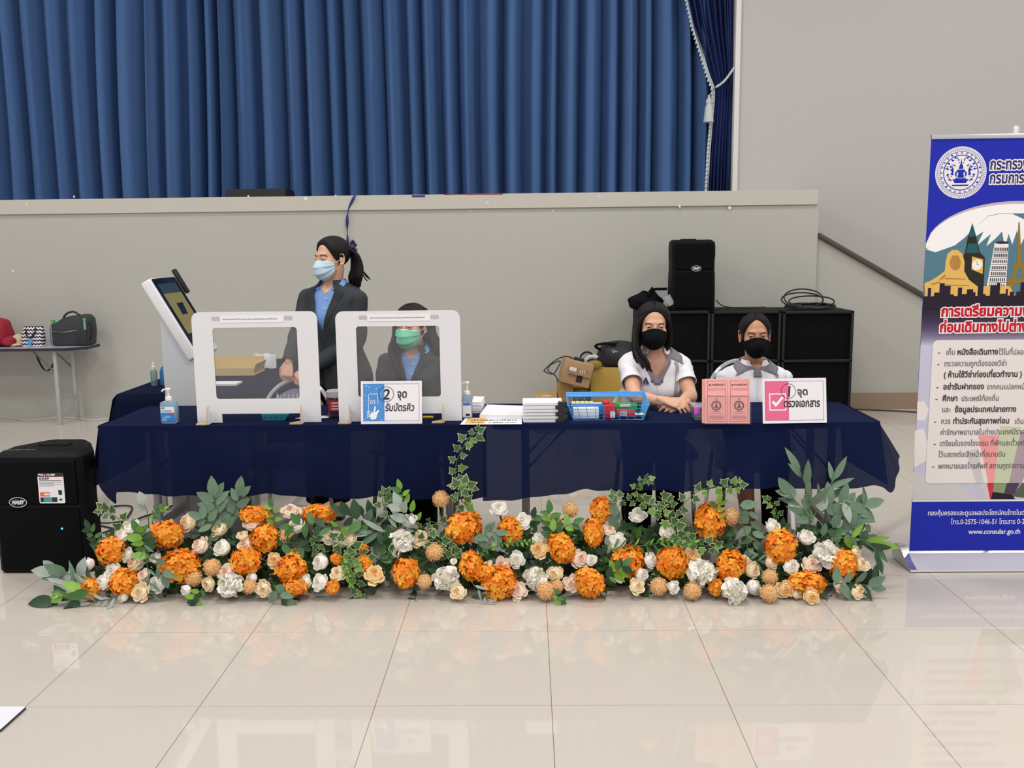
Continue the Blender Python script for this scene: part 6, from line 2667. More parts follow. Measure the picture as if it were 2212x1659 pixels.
# ---- seated woman A: long dark hair, white polo, hands clasped on the table
Mh = head_matrix(1411, 703, 4.80, 1, 3, 1, 1.0)
Mt = torso_matrix(1414, 778, 4.87, 0, 9, 1)
sl_, sr_ = Mt @ Vector((-.136, 0, -.02)), Mt @ Vector((.136, 0, -.02))
aL = (sl_, J((1372, 856, 4.64)), J((1431, 869, 4.49)))
aR = (sr_, J((1491, 855, 4.72)), J((1476, 865, 4.52)))
hl, hr, legA = seat_legs(1378, 1448, 1378, 1446, 4.95, .56, Mt.translation.x, 4.55, 4.62)
hands = [((aL[2] + Vector((0, 0, .012)), Vector((.84, -.36, -.20)), Vector((.25, -.50, .83)), -1), dict(curls=[(12, 26, 18), (14, 28, 20), (17, 30, 20), (22, 32, 22)], thumb=(38, 30), spread=.05, s=.98)),
         ((aR[2] + Vector((.004, -.012, -.008)), Vector((-.88, -.44, -.14)), Vector((-.25, -.80, .50)), 1), dict(curls=[(18, 38, 25), (20, 40, 26), (24, 42, 28), (28, 44, 30)], thumb=(34, 20), spread=.05, s=.98))]
A_ = person('seated woman with long black hair and black mask, hands clasped on the table', Mh, Mt, [aL, aR], hands, legA, skin_a, (hl, hr))
bA = [o for o in A_.children if o.name.startswith('body')][0]
add_eyes(bA, Mh, skin_a, gaze=(0, .05))
add_mask(A_, Mh, 'fold', [mask_black])
polo(A_, Mt, [aL, aR], 3, collar_l=False, vdeep=.445, placket=False)
m = MB()
hair_cap(m, Mh, .014, part=1, crown=.004)
R_ = random.Random(8)
for k in range(15):
    f = k / 14
    lock(m, Mh, [(-.03 - .025 * f, -.05 + .10 * f, .085), (-.074 - .01 * f, -.045 + .10 * f, .025), (-.088 - .004 * f, -.052 + .10 * f, -.05), (-.094 + .018 * (1 - f) + R_.uniform(-.006, .006), -.075 + .10 * f, -.12), (-.085 + .045 * (1 - f) + R_.uniform(-.008, .008), -.10 + .10 * f, -.18), (-.070 + .055 * (1 - f) + R_.uniform(-.008, .008), -.105 + .09 * f, -.218 + R_.uniform(-.010, .008) + .02 * f)], .020, (1, .6))
for k in range(11):
    f = k / 10
    lock(m, Mh, [(.03 + .025 * f, -.045 + .10 * f, .085), (.075 + .008 * f, -.035 + .10 * f, .025), (.085 + .006 * f, -.02 + .08 * f, -.04), (.088 + R_.uniform(-.004, .004), .0 + .07 * f, -.09), (.074 + R_.uniform(-.006, .006), .02 + .06 * f, -.135 - R_.uniform(0, .02))], .018, (1, .6))
for k in range(12):
    x0_ = -.075 + .15 * k / 11
    lock(m, Mh, [(x0_ * .6, .075, .07), (x0_, .098, .0), (x0_ * 1.1, .10, -.08), (x0_ * 1.1, .10, -.16)], .022, (1, .6))
m.build('hair', hair_m, A_, smooth=70)
trousers(A_, (hl, hr), legA)

# ---- seated woman B: hair tied back, grey collar
Mh = head_matrix(1631, 723, 4.98, 5, 2, -1, 1.0)
Mt = torso_matrix(1629, 806, 5.05, 3, 3)
sl_, sr_ = Mt @ Vector((-.15, 0, -.02)), Mt @ Vector((.15, 0, -.02))
aL = (sl_, J((1560, 880, 5.02)), J((1602, 905, 4.88)))
aR = (sr_, J((1702, 880, 5.02)), J((1655, 905, 4.88)))
hl, hr, legB = seat_legs(1600, 1672, 1617, 1674, 5.06, .56, Mt.translation.x, 4.66, 4.72)
hands = [((aL[2], Vector((.6, -.75, -.2)), Vector((0, -.2, 1)), 1), dict(curl=(20, 25, 20), s=.95)),
         ((aR[2], Vector((-.6, -.75, -.2)), Vector((0, -.2, 1)), -1), dict(curl=(20, 25, 20), s=.95))]
B_ = person('seated woman with tied back hair, black mask and grey collared white polo', Mh, Mt, [aL, aR], hands, legB, skin_b, (hl, hr))
bB = [o for o in B_.children if o.name.startswith('body')][0]
add_eyes(bB, Mh, skin_b, gaze=(-.25, .03))
add_mask(B_, Mh, 'fold', [mask_black])
polo(B_, Mt, [aL, aR], 9, vdeep=.17, logo=False)
m = MB()
hair_cap(m, Mh, .010, part=.6, tab=[(0, 66), (16, 62), (32, 52), (46, 38), (58, 23), (70, 6), (82, -6), (95, -2), (104, -16), (120, -34), (150, -44), (180, -46)])
for k in range(8):
    x0_ = -.03 + .06 * k / 7
    lock(m, Mh, [(x0_ * .4, .09, .03), (x0_, .115, .0), (x0_, .105, -.05), (x0_ * .8, .10, -.12)], .016, (1, .7))
m.build('hair', hair_m, B_, smooth=70)
trousers(B_, (hl, hr), legB, short=0)
# ================================================================== the flower bank on the floor
or_a = mat('orange_petal', (250, 150, 20), .6, var=.12, vscale=25)
or_b = mat('deep_orange_petal', (244, 124, 14), .6, var=.12, vscale=25)
or_c = mat('amber_petal', (248, 172, 50), .6, var=.1, vscale=25)
wh_a = mat('white_petal', (246, 243, 236), .6)
wh_b = mat('ivory_petal', (240, 235, 214), .6)
cr_a = mat('cream_petal', (246, 230, 198), .6)
cr_b = mat('deep_cream_petal', (240, 206, 158), .6)
pk_a = mat('blush_petal', (246, 228, 210), .6)
pk_b = mat('blush_heart_petal', (240, 200, 178), .6)
ye_a = mat('apricot_petal', (246, 220, 170), .6)
ye_b = mat('apricot_heart_petal', (244, 190, 110), .6)
al_a = mat('peach_floret', (246, 212, 158), .6)
al_b = mat('deep_peach_floret', (228, 178, 118), .6)
stem_m = mat('flower_stem', (74, 104, 56), .6)
calyx_m = mat('sepal_green', (92, 128, 74), .6)
g_ivy = mat('ivy_green', (52, 92, 44), .5, var=.25, vscale=40)
g_edge = mat('ivy_edge', (196, 204, 150), .55)
g_ivy2 = mat('bright_ivy_green', (92, 142, 50), .5, var=.2, vscale=40)
g_dark = mat('dark_leaf', (36, 70, 42), .45, var=.2, vscale=30)
g_mid = mat('mid_leaf', (66, 112, 52), .45, var=.2, vscale=30)
g_lime = mat('fresh_leaf', (122, 168, 58), .5, var=.15, vscale=30)
g_euc = mat('grey_green_leaf', (102, 130, 106), .6, var=.15, vscale=25)
g_sil = mat('silver_leaf', (160, 172, 164), .65, var=.12, vscale=25)
twig_m = mat('brown_twig', (92, 76, 54), .7)
foam_m = mat('floral_foam_green', (30, 48, 30), .9, bump=.4, bscale=200)


def fib(n, lo=-1.0):
    out = []
    for i in range(n):
        z = 1 - (1 - lo) * (i + .5) / n
        r = math.sqrt(max(0, 1 - z * z))
        t = i * 2.399963
        out.append(Vector((r * math.cos(t), r * math.sin(t), z)))
    return out


def mesh_of(m, name, mats):
    o = m.build(name, mats, smooth=60)
    me = o.data
    bpy.data.objects.remove(o)
    return me


def hydrangea(seed, elong=1.0):
    r = random.Random(seed)
    m = MB()
    m.ball((0, 0, -.05), (.70, .70 * elong, .68), 14, 10, 0)
    for d in fib(84, -.55):
        d = (d + Vector((r.gauss(0, .07), r.gauss(0, .07), r.gauss(0, .07)))).normalized()
        k = r.uniform(.78, .98)
        c = Vector((d.x, d.y * elong, d.z)) * k
        nrm = (d + Vector((r.gauss(0, .3), r.gauss(0, .3), r.gauss(0, .3)))).normalized()
        ax, ay = frame_axes(nrm)
        a0 = r.uniform(0, 6.28)
        s = r.uniform(.21, .29)
        mi = r.choice((0, 0, 0, 1, 2))
        for q in range(4):
            a = a0 + q * pi / 2 + r.uniform(-.15, .15)
            u = ax * math.cos(a) + ay * math.sin(a)
            w = ax * -math.sin(a) + ay * math.cos(a)
            up = r.uniform(.0, .5)
            p0 = c
            p1 = c + u * s * .5 + w * s * .45 + nrm * s * (.12 + up * .3)
            p2 = c + u * s * 1.0 + w * s * .36 + nrm * s * (up * .6)
            p3 = c + u * s * 1.12 + nrm * s * (up * .8)
            p4 = c + u * s * 1.0 - w * s * .36 + nrm * s * (up * .6)
            p5 = c + u * s * .5 - w * s * .45 + nrm * s * (.12 + up * .3)
            pm = c + u * s * .6 + nrm * s * (-.02 + up * .3)
            m.add([p0, p1, p2, p3, p4, p5, pm], [(0, 1, 6), (1, 2, 6), (2, 3, 6), (3, 4, 6), (4, 5, 6), (5, 0, 6)], mi)
    return m


def petal(m, a0, r0, r1, h, w, z0, mi, rnd, curl=.25, nu=5, nv=4):
    ru = rnd.uniform(-.05, .05)

    def fn(u, v):
        t = (u - .5) * 2
        ww = w * (math.sin(pi * min(1, .18 + .62 * v)) ** .7) * (1 - .25 * v * v)
        ang = a0 + t * ww
        rr = r0 + (r1 - r0) * v ** 1.3 + curl * max(0, v - .7) * (1 - .3 * t * t) + .02 * math.sin(t * 5 + a0 * 3) * v
        z = z0 + h * v * (1 - .16 * t * t * v) + ru * v - curl * .6 * max(0, v - .78)
        return Vector((rr * math.cos(ang), rr * math.sin(ang), z))
    m.grid(fn, nu, nv, mi)


def rose(seed, openness=1.0, heart=9):
    r = random.Random(seed)
    m = MB()
    n = 26
    m.ball((0, 0, -.15), (.62, .62, .5), 14, 8, 0)
    for k in range(n):
        t = k / (n - 1)
        a0 = k * 2.399 + r.uniform(-.2, .2)
        rb = .05 + .48 * t
        rt = .10 + .82 * t ** 1.15 * openness
        h = .86 - .28 * t + r.uniform(-.05, .05)
        w = .95 - .28 * t if k > 4 else 1.5
        z0 = -.18 - .28 * t
        petal(m, a0, rb, rt, h, w, z0, 1 if k < heart else 0, r, .10 + .18 * t)
    for q in range(5):  # sepals
        a = q * 2 * pi / 5
        m.add([(.16 * math.cos(a - .5), .16 * math.sin(a - .5), -.62), (.5 * math.cos(a), .5 * math.sin(a), -.45), (.16 * math.cos(a + .5), .16 * math.sin(a + .5), -.62)], [(0, 1, 2)], 2)
    m.lathe([(.05, -.8), (.16, -.68), (.2, -.58)], (0, 0, 0), 8, 2)
    return m


def peony(seed):
    r = random.Random(seed)
    m = MB()
    m.ball((0, 0, -.1), (.6, .6, .5), 12, 8, 0)
    for d in fib(58, -.4):
        d = (d + Vector((r.gauss(0, .1), r.gauss(0, .1), r.gauss(0, .1)))).normalized()
        c = d * r.uniform(.45, .6)
        ax, ay = frame_axes((d + Vector((r.gauss(0, .35), r.gauss(0, .35), r.gauss(0, .35)))).normalized())
        a = r.uniform(0, 6.28)
        u = (ax * math.cos(a) + ay * math.sin(a))
        w = d.cross(u).normalized()
        s = r.uniform(.30, .40)
        ph = r.uniform(0, 6)
        mi = 1 if (d.z > .75 and r.random() < .6) else (0 if r.random() < .8 else 1)

        def fn(p, q):
            t = (p - .5) * 2
            wd = s * (.35 + .65 * math.sin(pi * min(1, .15 + .6 * q)))
            return c + d * (s * 1.15 * q) + u * (s * (.15 + .55 * q * q)) + w * (t * wd) + u * (.06 * math.sin(t * 5 + ph) * q) - d * (.12 * t * t * q)
        m.grid(fn, 5, 3, mi)
    return m


def allium(seed):
    r = random.Random(seed)
    m = MB()
    m.ball((0, 0, 0), .70, 14, 10, 1)
    for d in fib(190, -.8):
        d = (d + Vector((r.gauss(0, .06), r.gauss(0, .06), r.gauss(0, .06)))).normalized()
        L = r.uniform(.8, 1.05)
        ax, ay = frame_axes(d)
        b = d * .5
        k = d * (L * .82)
        m.add([b + ax * .03, b - ax * .03 + ay * .03, b - ay * .03, k + ax * .02, k - ax * .02 + ay * .02, k - ay * .02], [(0, 1, 4, 3), (1, 2, 5, 4), (2, 0, 3, 5)], 0)
        n = 5
        a0 = r.uniform(0, 6)
        c = d * (L * .80)
        mi = 0 if r.random() < .75 else 1
        for q in range(n):
            a = a0 + q * 2 * pi / n
            u = ax * math.cos(a) + ay * math.sin(a)
            w = d.cross(u)
            m.add([c + w * .045, c + u * .11 + d * .10, c - w * .045], [(0, 1, 2)], mi)
    return m


VAR = {}


def variants(kind, mats, fn, n):
    VAR[kind] = [(mesh_of(fn(i), 'bloom', mats)) for i in range(n)]


variants('O', [or_a, or_b, or_c], lambda i: hydrangea(10 + i, (1.0, .9, 1.08, .8)[i]), 4)
variants('W', [wh_a, wh_b, calyx_m], lambda i: rose(20 + i, (1.0, .85, .7)[i]), 3)
variants('C', [cr_a, cr_b, calyx_m], lambda i: rose(30 + i, (1.0, .85, .95)[i], 8), 3)
variants('P', [pk_a, pk_b, calyx_m], lambda i: rose(40 + i, (1.0, .9)[i], 9), 2)
variants('Y', [ye_a, ye_b, calyx_m], lambda i: rose(50 + i, (1.05, .9)[i], 12), 2)
variants('B', [wh_a, wh_b, calyx_m], lambda i: peony(60 + i), 3)
variants('A', [al_a, al_b], lambda i: allium(70 + i), 3)
_m = MB().tube(smooth_path([(0, 0, -.5), (.05, .02, -1.2), (.02, .2, -2.2), (-.1, .5, -3.0)], 3), .09, 6)
STEM = mesh_of(_m, 'stem', [stem_m])
KIND = {'O': ('orange_hydrangea', 'orange hydrangea head', 'hydrangea'), 'W': ('white_rose', 'white rose', 'rose'), 'C': ('cream_rose', 'cream rose', 'rose'), 'P': ('blush_rose', 'blush pink rose', 'rose'),
        'Y': ('apricot_rose', 'apricot hearted rose', 'rose'), 'B': ('white_peony', 'ruffled white peony', 'peony'), 'A': ('allium_ball', 'peach allium ball', 'allium')}
# kind, pixel x, pixel y, radius in pixels, stretch (wide, tall)
FL = '''O 241 1191 29;O 360 1156 33;O 390 1221 31 1.3 .95;O 270 1259 30;O 192 1272 23;O 531 1213 30;O 574 1164 30;O 550 1113 26 1.2 .8;O 689 1110 29 1.12 .8;O 630 1228 29;O 727 1208 13;O 786 1218 18 .95 1.35;O 785 1186 10;O 637 1269 22 1.2 .8;O 718 1269 15;O 876 1238 29 .92 1.15;O 1003 1140 33;O 1018 1222 25 .95 1.2;O 1080 1258 32 1.05 .95;O 1048 1240 18;O 1103 1145 26;O 1213 1183 31;O 1299 1101 22 1.0 1.1;O 1281 1149 23 .9 1.4;O 1272 1258 32;O 1356 1213 31;O 1452 1215 32;O 1534 1124 31 .95 1.08;O 1577 1223 32;O 1547 1268 15;O 1686 1180 34;O 1818 1220 31;O 1742 1258 27 1.35 .85;
W 190 1218 17;W 281 1139 20;W 262 1158 18;W 245 1234 18;W 220 1259 17;W 265 1290 13;W 341 1262 20;W 276 1199 15;W 336 1205 15;C 406 1129 21;C 292 1218 21;C 303 1280 19;P 311 1243 15;P 432 1179 21;W 479 1183 22;C 474 1142 19;C 450 1262 17;W 401 1275 14;B 497 1264 27;P 490 1238 19;W 543 1248 15;C 569 1272 18;P 546 1130 22;P 531 1177 18;C 524 1157 13;Y 639 1195 19;P 627 1105 18;C 655 1104 13;W 639 1137 20;P 716 1162 19;W 752 1138 14;C 753 1164 17;W 692 1214 21;C 732 1238 18;W 659 1256 15;W 691 1258 20;Y 809 1242 20;Y 594 1210 17;
B 867 1174 29;C 908 1165 19;W 883 1125 16;B 965 1249 27;C 990 1279 19;W 980 1213 9;W 1129 1127 20;Y 1198 1125 18;W 1164 1163 14;Y 1166 1188 19;P 1085 1222 19;W 1117 1208 19;C 1200 1240 19;B 1157 1249 25;P 1120 1276 19;P 1234 1260 17;P 1252 1208 20;W 1277 1210 15;P 1315 1145 15;W 1334 1170 19;W 1377 1113 20;W 1078 1100 18;W 1386 1242 18;C 1375 1267 17;W 1406 1210 18;W 1338 1249 12;C 1055 1220 10;
W 1440 1147 20;Y 1495 1200 15;B 1516 1238 30;W 1454 1268 14;C 1625 1232 20;W 1629 1268 20;B 1587 1276 26;W 1670 1139 19;W 1743 1161 20;B 1785 1200 30;P 1752 1219 19;W 1710 1225 20;C 1666 1214 15;Y 1697 1273 18;Y 1752 1288 17;P 1814 1262 16;C 1861 1220 16;C 1853 1278 17;C 1849 1192 12;C 1721 1283 12;P 1608 1210 12;
A 418 1248 21;A 458 1226 21;A 539 1267 18;A 619 1158 20;A 952 1078 20;A 939 1192 22;A 917 1256 18;A 1232 1101 19;A 1180 1276 23;A 1204 1266 16;A 1423 1266 21;A 1496 1276 21;A 1580 1116 21;A 1663 1246 19;A 1662 1281 21'''
flowers = []
for s in FL.replace('\n', '').split(';'):
    p = s.split()
    if not p:
        continue
    k, px, py, r = p[0], float(p[1]), float(p[2]), float(p[3])
    sx, sy = (float(p[4]), float(p[5])) if len(p) > 5 else (1, 1)
    flowers.append((k, px, py, r, sx, sy))


def tier(py):
    return 0 if py < 1172 else (1 if py < 1236 else 2)


ORD = ['', 'second', 'third', 'fourth', 'fifth', 'sixth', 'seventh', 'eighth', 'ninth', 'tenth', 'eleventh', 'twelfth']
TIER = ['in the top tier of the flower bank', 'in the middle tier of the flower bank', 'along the bottom edge of the flower bank']
place = {}
for k in KIND:
    for t in range(3):
        ids = sorted((i for i, f in enumerate(flowers) if f[0] == k and tier(f[2]) == t), key=lambda i: flowers[i][1])
        n = len(ids)
        for j, i in enumerate(ids):
            if n == 1:
                w = 'only %s' % KIND[k][1]
            elif j <= (n - 1) // 2:
                w = ('leftmost ' if j == 0 else ORD[j] + ' ') + KIND[k][1] + ('' if j == 0 else ' from the left')
            else:
                q = n - 1 - j
                w = ('rightmost ' if q == 0 else ORD[q] + ' ') + KIND[k][1] + ('' if q == 0 else ' from the right')
            place[i] = w + ' ' + TIER[t]


def flower_spot(px, py, r_px, back=0.0):
    t = clamp01((1290 - py) / 195)
    Y = 3.86 + .25 * t ** .9 + back
    p = atY(px, py, Y)
    R = r_px * (Y * .989 + (CAMH - p.z) * .147) / FPX
    if p.z < R * .95 + .004:
        p = atZ(px, py, R * .95 + .004)
    return p, R


rF = random.Random(99)
for i, (k, px, py, r, sx, sy) in enumerate(flowers):
    p, R = flower_spot(px, py, r, rF.uniform(-.012, .012))
    nm, what, cat = KIND[k]
    t = clamp01((1290 - py) / 195)
    T = thing(nm, place[i], cat, p, {'O': 'orange hydrangeas', 'A': 'peach allium balls', 'B': 'white peonies'}.get(k, 'roses of the flower bank'))
    el = math.radians(18 + 38 * t + rF.uniform(-16, 16))
    az = (px - 1040) / 1000 * .55 + rF.uniform(-.45, .45)
    d = Vector((math.sin(az) * math.cos(el), -math.cos(az) * math.cos(el), math.sin(el)))
    if k in 'OA' and (sx != 1 or sy != 1):
        d = Vector((0, -.92, .38))
    q = d.to_track_quat('Z', 'Y')
    T.rotation_mode = 'QUATERNION'
    T.rotation_quaternion = q if (sx != 1 or sy != 1) else q @ Quaternion((0, 0, 1), rF.uniform(0, 6.28))
    k_ = R * (1.1 if k in 'OBA' else 1.27)
    T.scale = (k_ * sx, k_ * sy, k_)
    me = rF.choice(VAR[k])
    b = bpy.data.objects.new('bloom', me)
    COL.objects.link(b)
    b.parent = T
    st = bpy.data.objects.new('stem', STEM)
    COL.objects.link(st)
    st.parent = T
    if t < .3:
        st.scale = (1, 1, .5)

# ------------------------------------------------------------------ leaves
IVY = [(0, 0), (.18, -.10), (.42, -.12), (.34, .10), (.62, .28), (.34, .40), (.22, .62), (0, 1.0)]
IVY = IVY + [(-x, y) for x, y in IVY[-2:0:-1]]


def leaf(m, c, d, nrm, L, kind, mi, rnd, mi2=None):
    """leaf starting at c, pointing along d"""
    d = d.normalized()
    x = d.cross(nrm).normalized()
    z = x.cross(d).normalized()
    if kind == 'ivy':
        k = L
        cup = rnd.uniform(.1, .35)

        def q(px_, py_, up=0.0):
            return c + x * (px_ * k) + d * (py_ * k) + z * (cup * k * (abs(px_) * .9 - .6 * (py_ - .4) ** 2) + up)
        n = len(IVY)
        ctr = q(0, .32, .0)
        m.add([ctr] + [q(a, b) for a, b in IVY], [(0, 1 + i, 1 + (i + 1) % n) for i in range(n)], mi2)
        m.add([q(0, .32, .0010)] + [q(a * .82, .32 + (b - .32) * .83, .0012) for a, b in IVY], [(0, 1 + i, 1 + (i + 1) % n) for i in range(n)], mi)
        return
    w = {'oval': .26, 'lance': .13, 'round': .36, 'strap': .10}[kind]
    bend = rnd.uniform(-.25, .45)
    fold = rnd.uniform(.05, .3)
    rows = []
    for i in range(6):
        v = i / 5
        ww = w * L * (math.sin(pi * min(1, .06 + .94 * v) ** .85) ** .8 if 0 < i < 5 else .04)
        pc = c + d * (L * v) + z * (-bend * L * v * v * .6)
        rows.append([pc - x * ww + z * (fold * ww), pc, pc + x * ww + z * (fold * ww)])
    for i in range(5):
        a, b = rows[i], rows[i + 1]
        m.add([a[0], a[1], a[2], b[0], b[1], b[2]], [(0, 1, 4, 3), (1, 2, 5, 4)], mi)


def spray(label, pts, Y, kind, L, n, mats, cat='foliage', name=None, seed=0, r=.0022, droop=.2, spread=.9, group=None, Yend=None, mixs=(0,), both=True, tip=True):
    rnd = random.Random(seed * 7 + len(label))
    k = len(pts)
    P3 = []
    for i, (px, py) in enumerate(pts):
        y = Y + ((Yend if Yend is not None else Y) - Y) * i / max(1, k - 1)
        p = atY(px, py, y)
        if p.z < .006:
            p = atZ(px, py, .006)
        P3.append(p)
    P = smooth_path(P3, 8)
    nm = name or {'ivy': 'ivy_sprig', 'oval': 'leaf_sprig', 'lance': 'eucalyptus_sprig', 'round': 'leaf_sprig', 'strap': 'leaf_sprig'}[kind]
    T = thing(nm, label, cat, P[0], group)
    m = MB().tube(P, [r * (1 - .5 * i / len(P)) for i in range(len(P))], 6)
    st_ = m.build('stem', stem_m if kind != 'lance' else calyx_m, T)
    m = MB()
    tot = len(P) - 1
    view = Vector((0, -1, .25)).normalized()
    for i in range(n):
        t = (i + .6) / n
        f = t * tot
        a = min(int(f), tot - 1)
        c = P[a].lerp(P[a + 1], f - a)
        d0 = (P[min(a + 1, tot)] - P[a]).normalized()
        side = d0.cross(view).normalized() * (1 if i % 2 else -1)
        d = (d0 * rnd.uniform(.25, .75) + side * spread * rnd.uniform(.6, 1.1) + Vector((rnd.gauss(0, .15), rnd.gauss(0, .2), -droop * rnd.random()))).normalized()
        nr = (view + Vector((rnd.gauss(0, .35), rnd.gauss(0, .2), rnd.gauss(0, .35)))).normalized()
        LL = L * rnd.uniform(.75, 1.15)
        mi = rnd.choice(mixs)
        if kind == 'ivy':
            pet = c + d * LL * .35
            m.tube([c, pet], .0009, 4, mi)
            leaf(m, pet, d, nr, LL, kind, mi, rnd, len(mats) - 1)
        else:
            leaf(m, c, d, nr, LL, kind, mi, rnd)
    if tip:
        leaf(m, P[-1], (P[-1] - P[-2]), view + Vector((rnd.gauss(0, .2), 0, .2)), L, kind, mixs[0], rnd, len(mats) - 1)
    # keep leaves off the floor
    for v in m.v:
        if v.z < .002:
            v.z = .002 + abs(v.z) * .02
    m.build('leaves', mats, T, smooth=60)
    return T


IV = [g_ivy, g_ivy2, g_edge]
YF = 4.06
sp = spray
# ivy
sp('tall ivy sprig climbing in front of the navy cloth below the paper pile', [(1008, 1130), (994, 1070), (984, 1040), (986, 1000), (1000, 968), (1014, 945), (1034, 932)], 4.08, 'ivy', .040, 17, IV, seed=1, mixs=(0, 0, 1))
sp('leafy ivy at the foot of the tall ivy sprig', [(1030, 1150), (1012, 1105), (990, 1062), (1012, 1050)], 4.06, 'ivy', .046, 12, IV, seed=2, mixs=(0, 0, 1))
sp('small ivy tuft left of the leftmost white roses beside the cables', [(272, 1150), (255, 1120), (238, 1112), (222, 1098)], 4.06, 'ivy', .042, 7, IV, seed=3)
sp('ivy hanging in the gap left of the apricot rose beside the bare floor gap', [(742, 1185), (760, 1210), (768, 1245), (772, 1290)], 3.92, 'ivy', .036, 14, IV, seed=4, mixs=(0, 1))
sp('second ivy strand at the right end of the left flower group', [(700, 1165), (745, 1180), (780, 1195), (800, 1215)], 3.96, 'ivy', .042, 10, IV, seed=5)
sp('ivy sprig between the topmost blush rose and the leftmost allium', [(668, 1150), (685, 1170), (690, 1196)], 4.0, 'ivy', .034, 7, IV, seed=6)
sp('dark ivy rising left of the olive green twig', [(880, 1160), (850, 1120), (826, 1085), (834, 1066)], 4.08, 'ivy', .040, 11, IV, seed=7)
sp('ivy right of the largest left peony', [(900, 1170), (938, 1165), (965, 1180), (985, 1195)], 3.99, 'ivy', .042, 10, IV, seed=8)
sp('ivy behind the white roses of the middle group', [(905, 1150), (925, 1128), (960, 1135), (975, 1148)], 4.06, 'ivy', .036, 8, IV, seed=9)
sp('curling ivy tip in front of the cloth above the hanging white rose', [(1420, 1110), (1392, 1085), (1376, 1060), (1380, 1042), (1396, 1034), (1402, 1038)], 4.06, 'ivy', .027, 14, IV, seed=10, mixs=(0, 1))
sp('ivy running left from the curling tip toward the orange hydrangea spike', [(1430, 1100), (1390, 1085), (1350, 1080), (1326, 1074)], 4.07, 'ivy', .034, 10, IV, seed=11)
sp('dense ivy hanging over the long haired woman legs', [(1380, 1080), (1410, 1095), (1440, 1120), (1462, 1150), (1480, 1170)], 4.03, 'ivy', .044, 16, IV, seed=12, mixs=(0, 0, 1))
sp('dense ivy right of the hanging white rose', [(1420, 1072), (1445, 1090), (1470, 1130), (1478, 1160)], 4.05, 'ivy', .040, 14, IV, seed=13)
sp('long ivy runner reaching right along the lower cloth hem', [(1440, 1130), (1480, 1085), (1510, 1060), (1545, 1052), (1580, 1050), (1600, 1048)], 4.07, 'ivy', .038, 13, IV, seed=14, mixs=(0, 1))
sp('ivy strand below the long ivy runner', [(1450, 1150), (1490, 1170), (1520, 1178), (1545, 1180)], 3.98, 'ivy', .038, 9, IV, seed=15, mixs=(1, 0))
sp('short upright ivy sprig before the black shoe at right', [(1680, 1150), (1682, 1120), (1672, 1090), (1656, 1078)], 4.1, 'ivy', .028, 9, IV, seed=16, mixs=(0, 1))
# fine bright trailing green
sp('fine bright green trailing vine across the middle of the bank', [(1030, 1200), (1070, 1180), (1110, 1172), (1148, 1170)], 3.95, 'oval', .022, 22, [g_lime, g_mid], seed=17, mixs=(0, 1), name='vine_sprig')
sp('fine green trailing vine left of the second white rose at right', [(1310, 1190), (1350, 1180), (1400, 1178), (1440, 1168)], 3.97, 'strap', .045, 18, [g_mid, g_lime], seed=18, mixs=(0, 1), name='vine_sprig')
sp('bright green trailing vine under the dense ivy', [(1420, 1165), (1470, 1175), (1500, 1170)], 3.96, 'oval', .024, 16, [g_lime, g_mid], seed=19, mixs=(0, 1), name='vine_sprig')
sp('bright green baby leaves right of the lowest white roses in the left group', [(740, 1205), (748, 1235), (760, 1262)], 3.90, 'oval', .020, 24, [g_lime, g_mid], seed=20, mixs=(0, 1), name='vine_sprig')
# eucalyptus, grey green
EU = [g_euc, g_sil]
sp('upright grey green eucalyptus below the left screen', [(478, 1160), (472, 1125), (466, 1098), (462, 1072)], 4.08, 'oval', .095, 10, EU, seed=21, spread=.6)
sp('second eucalyptus stem leaning right below the left screen', [(490, 1165), (502, 1120), (512, 1090), (516, 1066)], 4.1, 'oval', .085, 6, EU, seed=22, spread=.5)
sp('low eucalyptus leaves left of the upright eucalyptus', [(480, 1165), (455, 1130), (436, 1120)], 4.05, 'oval', .07, 6, EU, seed=23)
sp('single round grey leaf on a twig under the left cloth corner', [(322, 1140), (318, 1105), (311, 1088)], 4.1, 'round', .06, 1, [g_sil], seed=24, name='leaf_twig')
sp('grey green strand trailing down through the left flowers', [(310, 1170), (316, 1205), (322, 1250), (332, 1292)], 3.88, 'strap', .06, 9, EU, seed=25)
sp('pair of grey green leaves among the leftmost white roses', [(330, 1200), (345, 1222), (352, 1240)], 3.88, 'oval', .07, 3, EU, seed=26)
sp('silver leaves pointing left on the floor by the floor speaker', [(225, 1265), (180, 1248), (140, 1238), (118, 1236)], 3.9, 'oval', .10, 9, [g_sil, g_euc], seed=27, mixs=(0, 0, 1), spread=.35)
sp('silver leaf spray fanning left under the silver pair', [(215, 1285), (180, 1270), (150, 1262)], 3.88, 'strap', .11, 8, [g_sil, g_euc], seed=28, mixs=(0, 0, 1), spread=.5)
sp('drooping silver leaves at the lower left end', [(252, 1290), (225, 1296), (196, 1302)], 3.84, 'strap', .075, 7, [g_sil], seed=29, spread=.5)
sp('long silver leaves crossing toward the right screen foot', [(905, 1150), (870, 1138), (835, 1148), (800, 1152)], 4.03, 'strap', .11, 8, [g_sil, g_euc], seed=30, mixs=(0, 1), spread=.4)
sp('silver leaves standing by the half hidden white rose', [(900, 1170), (890, 1140), (872, 1110), (866, 1098)], 4.02, 'oval', .08, 5, [g_sil], seed=31, spread=.4)
sp('grey green leaves right of the tall ivy foot', [(1060, 1190), (1056, 1165), (1048, 1150), (1070, 1150)], 3.97, 'oval', .06, 6, EU, seed=32)
sp('silver tail leaves on the floor below the middle hydrangeas', [(1020, 1260), (1040, 1280), (1056, 1298)], 3.84, 'strap', .06, 5, [g_sil], seed=33, spread=.4)
